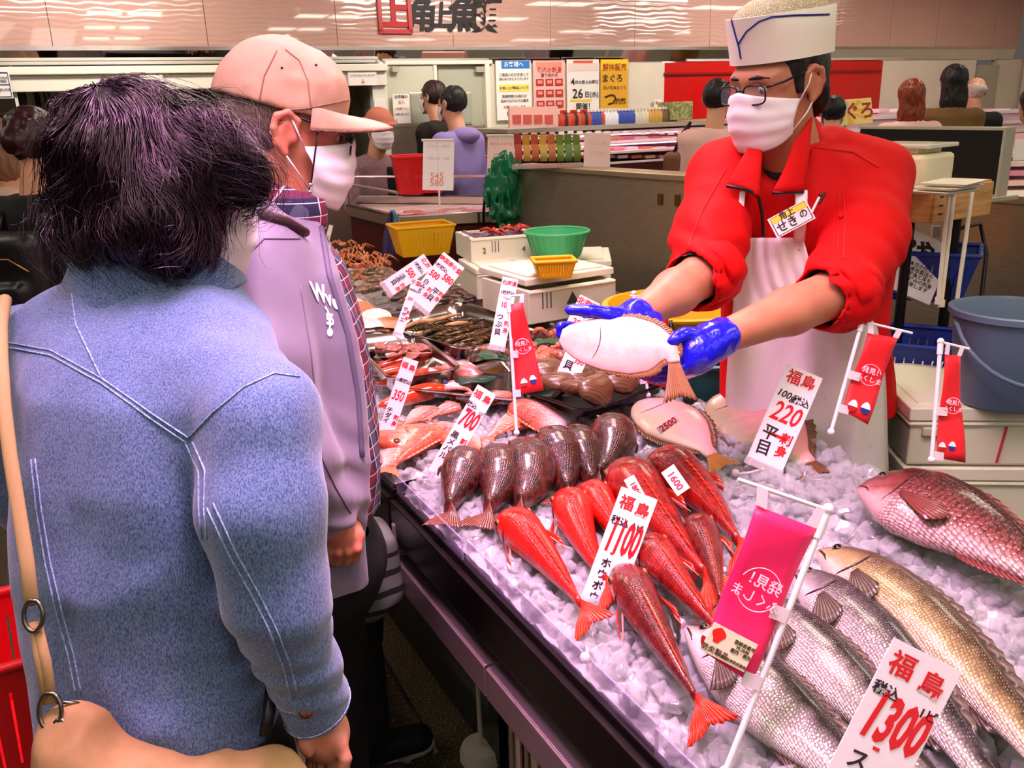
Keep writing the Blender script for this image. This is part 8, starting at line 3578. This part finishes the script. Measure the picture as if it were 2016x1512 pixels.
for k, (v, dd) in enumerate(((262, .27), (282, .14))):
 q = MB()
 wbox(q, 1004, v, 1490, v + 2.5, offF - dd, .02)
 q.build('light_tube', M_tube, oc)
q = MB()
for k in range(26):
 u = 1010 + k * 18
 wbox(q, u, 257 + (k % 3), u + 11, 263 + (k % 3), offF - .2, .006)
q.build('price_labels', M_paper, oc)
for r_i, (v, dd) in enumerate(((276, .2), (296, .06), (312, .0))):
 for k in range(14):
  q = MB()
  u = 1014 + k * 27 + r_i * 7
  wbox(q, u, v - 7, u + 20, v, offF - dd - .04, .10)
  tag(q.build('fish_pack', pm('pack_pink', [(240, 150, 160), (250, 220, 224), (222, 120, 90), (246, 190, 150)][(k + r_i) % 4], .2), bevel=.006), 'small wrapped pack on the pink lit shelves of the chilled case', 'pack', 'packs in the chilled case')
# sauces in rows on top
cm = [(190, 60, 40), (60, 30, 30), (196, 80, 50), (230, 230, 236), (60, 80, 170), (220, 210, 190), (206, 160, 80), (120, 90, 60)]
bm = [pm('bottle_body', c, .25) for c in cm]
capm = pm('bottle_cap', (236, 226, 214), .4)
zt_case = BW(1200, 246, .6)[1]
kk = 0
bot0 = {}
for row in range(2):
 for k in range(34):
  u = 1106 + k * 6.6 + row * 3
  s_, _z = BW(u, 240, .55 - .16 * row)
  g_ = min(7, int(k / 34 * 8))
  if k < 12:
   g_ = (0, 1, 2)[k % 3] if k < 9 else 4
  if g_ not in bot0:
   o = thing('sauce_bottle', 'x', 'bottle', loc=wp(s_, .55 - .16 * row, zt_case))
   q = MB()
   q.lathe([(.026, 0), (.028, .005), (.028, .075), (.012, .095), (.012, .105)], n=12)
   q.build('bottle_body', bm[g_], o, local=True, smooth=50)
   q = MB()
   q.lathe([(.014, .104), (.014, .122), (.001, .124)], n=12)
   q.build('cap', capm if g_ not in (1, 0) else pm('red_cap', (196, 40, 30), .4), o, local=True, smooth=50)
   bot0[g_] = o
  else:
   o = copy_tree(bot0[g_])
   o.location = wp(s_, .55 - .16 * row, zt_case)
  o['label'] = 'small bottle or jar in the rows on top of the chilled case'
  o['group'] = 'bottles on the chilled case'
q = MB()
wbox(q, 1000, 244, 1500, 252, .75, .75)
q.build('case_top', M_frame, oc)
pbd = thing('picture_board', 'pink picture board with a glare spot on the left end of the chilled case', 'board', loc=wp(BW(1050, 240, .7)[0], .7, 1.4))
q = MB()
wbox(q, 1003, 210, 1098, 250, .78, .02)
q.build('board_panel', M_pinkpaper, pbd)
for k in range(4):
 q = MB()
 wbox(q, 1010 + k * 21, 226, 1026 + k * 21, 242, .786, .006)
 q.build('picture', ink((206, 90, 80)), pbd)
simple('produce_rack', 'rack of green packets at the right end of the chilled case', 'rack', 1322, 200, 1364, 236, .6, .2, pm('green_packets', (150, 150, 96), .5, var=.5, vscale=40))

# ---- tuna sign and cases at the far right
tn = card('tuna_sign', 'yellow rayed sign with red brush letters on the far counter', 'sign', (1616, 200), (1716, 192), (1618, 250), 6.6,
   [('まぐろ', .60, .52, .30, (176, 50, 30), dict(bold=.03, sy=1.2))], clip=False, m_=pm('tuna_paper', (250, 224, 130), .5))
q = MB()
wt_, ht_ = .39, .2
for k in range(8):
 a = 2 * PI * k / 8
 q.add([(0, 0, .0012), (wt_ * .48 * math.cos(a), ht_ * .48 * math.sin(a), .0012), (wt_ * .48 * math.cos(a + .3), ht_ * .48 * math.sin(a + .3), .0012)], [(0, 1, 2)])
q.build('sun_rays', ink((250, 190, 60)), tn, local=True)
q = MB()
p = basis(tn).translation
q.tube([p + Vector((0, .01, .08)), Vector((p.x, p.y + .01, 0))], .012, 8)
q.build('sign_post', M_pipe, tn)
oc2 = thing('chilled_case', 'white chilled case at the far right where the shoppers stand', 'display case', loc=wp(BW(1850, 260, .8)[0], .8, 0))
q = MB()
wbox(q, 1640, 222, 2100, 420, .9, .6)
q.build('case_base', M_pinklit, oc2)
q = MB()
for v in (222, 244, 262):
 wbox(q, 1640, v, 2100, v + 6, .93, .2)
q.build('shelf', pm('rail_white', (250, 236, 240), .3), oc2)
for k in range(8):
 q = MB()
 wbox(q, 1730 + k * 34, 214, 1752 + k * 34, 222, .86, .12)
 tag(q.build('fish_pack', pm('pack_p', [(246, 190, 206), (250, 226, 230), (214, 120, 130)][k % 3], .2), bevel=.01), 'pack lying on the white chilled case at the far right', 'pack', 'packs on the far right case')
oc3 = thing('open_shelves', 'open shelves of pale packs beyond the right end of the black screen', 'shelves', loc=Pz(2000, 420, 1.0))
for k, v in enumerate((300, 318, 336, 356, 376, 398)):
 q = MB()
 vbox(q, 1975, v, 2080, v + 9, 3.6 - .03 * k, .3)
 q.build('shelf', pm('pack_p', [(246, 206, 200), (252, 240, 220), (226, 150, 170)][k % 3], .35), oc3)
q = MB()
vbox(q, 1975, 262, 2080, 440, 3.9, .05)
q.build('back_panel', pm('pink_back', (236, 180, 186), .5), oc3)
q = MB()
vbox(q, 1998, 274, 2030, 316, 3.5, .006)
q.build('notice', M_paper, oc3)
# red shopping baskets
M_redp = pm('red_plastic', (222, 18, 26), .35)

def shop_basket(label, p, w, dp, h, rz):
 return basket('shopping_basket', label, p, w, dp, h, M_redp, rz, taper=.86, rim=.018)

fl0 = Pz(20, 1500, .0)
shop_basket('red shopping basket on the floor at the lower left beside the tan bag', Vector((W(0, 1480, 1.55).x - .12, W(0, 1480, 1.55).y + .1, .45)), .44, .30, .24, .5)
q = MB()
sb = Vector((W(0, 1480, 1.55).x - .12, W(0, 1480, 1.55).y + .1, 0))
q.box((sb.x, sb.y, .222), (.36, .25, .445), Matrix.Rotation(.5, 3, 'Z'))
tag(q.build('basket_trolley', M_dark, bevel=.01), 'dark stand below the red shopping basket', 'stand')
shop_basket('red shopping basket resting behind the freezer by the purple hoodie', Pz(826, 378, 1.06), .34, .26, .24, .2)
# stool base and cable by the counter leg
sb = thing('stand_base', 'round white base with a pole beside the counter leg', 'stand', loc=Pz(945, 1500, .0))
b0 = Pz(948, 1490, .0)
q = MB()
q.lathe([(.001, .04), (.05, .036), (.056, .02), (.056, 0)], (b0.x, b0.y, 0), 28)
q.build('base_disc', M_pipe, sb, smooth=40)
q = MB()
q.tube([Vector((b0.x, b0.y, .03)), Vector((b0.x, b0.y, .60))], .006, 8)
q.build('pole', M_pipe, sb, smooth=40)

# ================================================================== other shoppers, smaller in the picture
def bg_person(label, u, v, D, f, hair, top, pants, skin_=(222, 160, 128), style='short', mask=True, hat=None, arms=None, scale=1.0, h=.013, long_=0.0, top_kind='coat', lean=0.0):
 """head centre at pixel (u, v), depth D; f = facing direction"""
 c = W(u, v, D)
 R_ = axes(f, lean)
 fw = Vector((f[0], f[1], 0)).normalized()
 rt = Vector((fw.y, -fw.x, 0))
 o = thing('person', label, 'person', loc=(c.x, c.y, 0))
 s = scale
 Lw = lambda p: Vector((c.x, c.y, c.z)) + (rt * p[0] + fw * p[1] + Vector((0, 0, p[2]))) * s
 sh = Lw((0, -.05 + lean * .3, -.25))
 hp = Lw((0, -.06 + lean * .5, -.82))
 head = to_local(head_fn(neck_to=(0, -.05, -.19)), c, R_, s)
 legs = []
 for k in (-1, 1):
  hip = hp + rt * k * .085 * s
  legs.append([hip, Vector((hip.x, hip.y, (hip.z + .09) / 2)) + fw * .02, Vector((hip.x, hip.y, .08))])
 A = []
 for k in (-1, 1):
  s0 = sh + rt * k * .17 * s + Vector((0, 0, -.01))
  if arms:
   e0, w0 = arms[(k + 1) // 2]
  else:
   e0, w0 = (.03 * k, -.02, -.28), (.02 * k, .06, -.52)
  A.append([s0, s0 + (rt * e0[0] + fw * e0[1] + Vector((0, 0, e0[2]))) * s, s0 + (rt * w0[0] + fw * w0[1] + Vector((0, 0, w0[2]))) * s])
 hands = []
 for a in A:
  d = (a[2] - a[1]).normalized()
  side_ = d.cross(fw).normalized() if d.cross(fw).length > .1 else rt
  pts = [a[2], a[2] + d * .07]
  fg = [[a[2] + d * .07 + side_ * (j - 1.5) * .016, a[2] + d * .11 + side_ * (j - 1.5) * .018, a[2] + d * .145 + side_ * (j - 1.5) * .016 + fw * .012] for j in range(4)]
  hands.append(union([hand_fn(a[2], a[2] + d * .06, fg, [a[2] + d * .03 + side_ * .028, a[2] + d * .06 + side_ * .045, a[2] + d * .09 + side_ * .046], .024, .028, .0085)], .01))
 torso = loft(sorted([(sh.z + .07 * s, sh.x, sh.y, .08 * s, .07 * s, math.atan2(rt.y, rt.x), 2.2), (sh.z, sh.x, sh.y, .185 * s, .10 * s, math.atan2(rt.y, rt.x), 2.3),
       (sh.z - .2 * s, (sh.x * .65 + hp.x * .35), (sh.y * .65 + hp.y * .35), .19 * s, .125 * s, math.atan2(rt.y, rt.x), 2.3),
       (hp.z, hp.x, hp.y, .18 * s, .12 * s, math.atan2(rt.y, rt.x), 2.3), (hp.z - (.02 + long_) * s, hp.x, hp.y, (.18 + long_ * .12) * s, (.12 + long_ * .1) * s, math.atan2(rt.y, rt.x), 2.3)]))
 body = union([head, lambda P: torso(P) + .03, cone(c - Vector((0, 0, .08)), sh, .05, .055)] + [chain(a, [.04, .036, .026], .02) for a in A] + [chain(l, [.07, .055, .04], .02) for l in legs], .02)
 body = union([body] + hands, .005)
 pts = [c] + [p for a in A for p in a] + [p for l in legs for p in l]
 lo, hi = bb(pts, .17)
 sdf_obj('body', body, lo, hi, .0085, pm('skin', skin_, .5), o, it=1)
 topf = union([torso] + [chain(a, [.068, .060, .046], .02) for a in A] + [cone(sh, a[0], .06, .068) for a in A], .035)
 lo, hi = bb([sh, hp - Vector((0, 0, long_))] + [p for a in A for p in a], .2)
 hi[2] = sh.z + .075 * s
 sdf_obj('coat' if top_kind == 'coat' else top_kind, wrinkle(topf, .006, (10, 10, 6), 3), lo, hi, h, top, o, it=1)
 if pants is not None:
  pf = union([chain(l, [.10, .075, .06], .03) for l in legs] + [ell(hp, (.17 * s, .12 * s, .12))], .05)
  lo, hi = bb([p for l in legs for p in l], .14)
  hi[2] = hp.z + .04
  sdf_obj('trousers', pf, lo, hi, .018, pants, o, it=1)
  for l in legs:
   shoe(o, Vector((l[2].x, l[2].y, .08)), fw)
 # hair
 if style == 'short':
  hf = sub(inter(ell((0, -.016, .032), (.086, .106, .096)), half((0, .045, .01), (0, 1, -.55)), .006), ell((0, .02, -.12), (.1, .1, .07)), .01)
 elif style == 'long':
  hf = sub(union([ell((0, -.018, .032), (.092, .112, .100)), ell((0, -.06, -.12), (.098, .062, .16))], .05), ell((0, .10, -.03), (.062, .07, .085)), .02)
 elif style == 'bob':
  hf = sub(union([ell((0, -.018, .032), (.094, .114, .102)), ell((0, -.045, -.07), (.096, .075, .09))], .05), ell((0, .10, -.03), (.062, .07, .085)), .02)
 elif style == 'bun':
  hf = sub(union([inter(ell((0, -.016, .032), (.086, .108, .096)), half((0, .03, .01), (0, 1, -.35)), .006), ell((0, -.115, .015), (.045, .045, .045))], .02), ell((0, .0, -.13), (.1, .1, .07)), .01)
 elif style == 'bald':
  hf = inter(sub(ell((0, -.014, .02), (.082, .102, .088)), ell((0, .03, .10), (.09, .13, .085)), .01), half((0, .0, .0), (0, 1, 0)), .004)
 else:
  hf = None
 if hf is not None:
  g = to_local(hf, c, R_, s)
  lo, hi = bb([c], .17)
  lo[2] -= .14
  sdf_obj('hair', wrinkle(g, .008, (60, 60, 12), 5, .003, (110, 110, 30)), lo, hi, .0085, hair, o, it=1)
 if mask:
  mask_mesh(o, c, R_, s)
 if hat is not None:
  hc = to_local(union([inter(ell((0, -.01, .05), (.092, .112, .085)), half((0, 0, .045), (0, 0, -1)), .004), flat(ell((0, -.005, .048), (.125, .150, .06)), (0, 0, .048), (0, 0, 1), .16)], .008), c, R_, s)
  lo, hi = bb([c], .19)
  sdf_obj('hat', hc, lo, hi, .0085, hat, o, it=1)
 return o, c, R_, A, sh, hp, Lw

M_bhair = pm('brown_black_hair', (30, 16, 16), .35)
tp_black = pm('black_knit', (12, 11, 13), .85)
# left edge: backpack wearer
o, c, R_, A, sh, hp, Lw = bg_person('person in black with hair in a bun and a black backpack, at the left edge', 72, 282, 3.1, (.15, .99), pm('maroon_hair', (52, 18, 26), .35), tp_black, M_trouser, style='bun', mask=False, scale=.98)
bpk = thing('backpack', 'black backpack with gold zips worn at the left edge of the picture', 'backpack', loc=Lw((0, -.2, -.62)))
Mb = pm('backpack_nylon', (26, 20, 28), .38)
bpf = union([rbox(Lw((-.02, -.235, -.47)), (.135, .065, .175), .05, np.array(R_)), rbox(Lw((-.02, -.305, -.55)), (.10, .03, .085), .025, np.array(R_))], .02)
lo, hi = bb([Lw((0, -.25, -.5))], .28)
sdf_obj('pack_body', wrinkle(bpf, .005, (14, 14, 10), 7), lo, hi, .010, Mb, bpk)
M_goldz = pm('gold_zip', (206, 150, 90), .3, metal=1)
q = MB()
q.tube([Lw((-.13, -.305, -.42)), Lw((-.06, -.315, -.375)), Lw((.04, -.315, -.375)), Lw((.10, -.305, -.42))], .004, 6)
q.tube([Lw((-.12, -.335, -.62)), Lw((0, -.345, -.635)), Lw((.08, -.335, -.62))], .004, 6)
q.build('zip', M_goldz, bpk, smooth=180)
for k in (-1, 1):
 q = MB()
 q.tube([Lw((k * .09, -.19, -.32)), Lw((k * .10, -.14, -.235)), Lw((k * .105, -.03, -.215)), Lw((k * .11, .08, -.28)), Lw((k * .12, .10, -.42))], .020, 8, flat=(tuple(Vector((0, 0, 1))), .3))
 q.build('shoulder_strap', Mb, bpk, smooth=180)
bg_person('shopper with light brown hair partly hidden behind the bun wearer', 32, 292, 3.9, (.8, .5), pm('light_brown_hair', (150, 104, 84), .5), pm('beige_top', (206, 170, 150), .8), M_trouser, style='bob', scale=.95)
# hat wearer at the freezer
hatm = pm('felt_hat', (198, 118, 96), .8)
o, c, R_, A, sh, hp, Lw = bg_person('person in a pinkish bucket hat and grey tweed blazer leaning on the red freezer', 748, 252, 6.15, (.55, -.83), M_bhair, pm('tweed', (150, 112, 116), .8, var=.15, vscale=60), M_trouser, style=None, hat=hatm,
          arms=[((-.10, .06, -.25), (-.16, .22, -.46)), ((.06, .08, -.26), (.0, .26, -.42))], lean=-.22, scale=1.05)
q = MB()
q.box(Lw((.0, .155, -.42)), (.10, .02, .36), Matrix.Rotation(math.atan2(-.83, .55) - PI / 2, 3, 'Z'))
q.build('waistcoat', tp_black, o, bevel=.01)
# pair by the doors
bg_person('person in a dark brown coat standing by the kitchen doors', 853, 192, 6.5, (-.75, .55), pm('greying_hair', (44, 26, 20), .5), pm('dark_brown_coat', (34, 26, 18), .8), M_trouser, style='short', scale=.96)
o, c, R_, A, sh, hp, Lw = bg_person('person in a lavender hooded jacket standing by the kitchen doors', 890, 206, 6.2, (-.72, .60), M_blackhair, pm('lavender_cotton', (146, 128, 190), .8), M_trouser, style='short', scale=1.0)
lo, hi = bb([Lw((0, -.10, -.22))], .16)
sdf_obj('hood', wrinkle(ell(Lw((0, -.11, -.215)), (.11, .09, .06)), .006, (16, 16, 16), 5), lo, hi, .012, pm('lavender_cotton', (146, 128, 190), .8), o)
# pink shirt shopper by the case
o, c, R_, A, sh, hp, Lw = bg_person('person in a long pale pink shirt with a brown bag at the chilled case', 1412, 196, 5.6, (.45, .88), M_blackhair, pm('pale_pink_cotton', (238, 190, 180), .8), M_trouser, style='short', long_=.25, scale=1.0, mask=False)
bgb = thing('handbag', 'brown handbag carried by the pale pink shirt wearer', 'bag', loc=Lw((-.25, 0, -.55)))
lo, hi = bb([Lw((-.25, -.02, -.42))], .22)
sdf_obj('bag_body', rbox(Lw((-.25, -.02, -.44)), (.07, .12, .12), .04, np.array(R_)), lo, hi, .012, pm('brown_leather', (126, 76, 56), .5), bgb)
q = MB()
q.tube([Lw((-.25, -.10, -.33)), Lw((-.20, -.08, -.20)), Lw((-.16, -.05, -.14)), Lw((-.20, .03, -.20)), Lw((-.25, .08, -.33))], .010, 8)
q.build('bag_strap', pm('dark_leather', (40, 26, 24), .5), bgb, smooth=180)
# the row of shoppers at the far right
bg_person('dark haired child behind the tuna sign corner', 1640, 222, 6.0, (.3, .95), M_blackhair, pm('pale_blue_top', (190, 176, 196), .8), M_trouser, style='short', scale=.9)
bg_person('person with long reddish brown hair in a pale top at the far right', 1792, 190, 6.7, (.1, .99), pm('auburn_hair', (140, 58, 34), .35, var=.3, vscale=60), pm('blush_top', (246, 200, 190), .8), M_trouser, style='long', mask=False, scale=1.0)
bg_person('person with long black hair in an olive brown coat at the far right', 1876, 162, 7.0, (.15, .99), M_blackhair, pm('olive_coat', (116, 84, 42), .8), M_trouser, style='long', mask=False, scale=1.06)
bg_person('bald person in black behind the olive coat at the far right', 1921, 180, 8.0, (.4, .9), pm('white_hair', (206, 190, 180), .6), tp_black, M_trouser, style='bald', mask=False, scale=1.0)
bg_person('person whose shoulder shows at the right picture edge', 2040, 205, 5.6, (-.3, .95), M_blackhair, pm('dark_coat', (70, 44, 40), .8), M_trouser, style='bob', mask=False, scale=1.0)
# ================================================================== lettering becomes meshes
finish_text()

def finish_letters():
 obs = []
 for (o, tree, s, u, v, size, rgb, rot, sx, bold) in LETTERS:
  cu = bpy.data.curves.new('print', 'FONT')
  cu.body = s
  cu.size = 1.0
  cu.align_x = 'CENTER'
  cu.align_y = 'CENTER'
  cu.offset = bold
  cu.resolution_u = 3
  ob = bpy.data.objects.new('print', cu)
  C.objects.link(ob)
  obs.append(ob)
 dg = bpy.context.evaluated_depsgraph_get()
 dg.update()
 for ob, (o, tree, s, u, v, size, rgb, rot, sx, bold) in zip(obs, LETTERS):
  me = bpy.data.meshes.new_from_object(ob.evaluated_get(dg))
  q = MB()
  ok = []
  for vt in me.vertices:
   x, y = vt.co.x * size * sx, vt.co.y * size
   px_ = u + x * math.cos(rot) - y * math.sin(rot) * -1 * -1
   py_ = v - y * math.cos(rot) + x * math.sin(rot)
   p = cast(tree, px_, py_, .0025)
   ok.append(p is not None)
   q.v.append(tuple(p) if p is not None else (0, 0, 0))
  q.f = [tuple(pl.vertices) for pl in me.polygons if all(ok[i] for i in pl.vertices)]
  q.mi = [0] * len(q.f)
  bpy.data.objects.remove(ob)
  if q.f:
   q.build('chest_print', ink(rgb), o)

finish_letters()
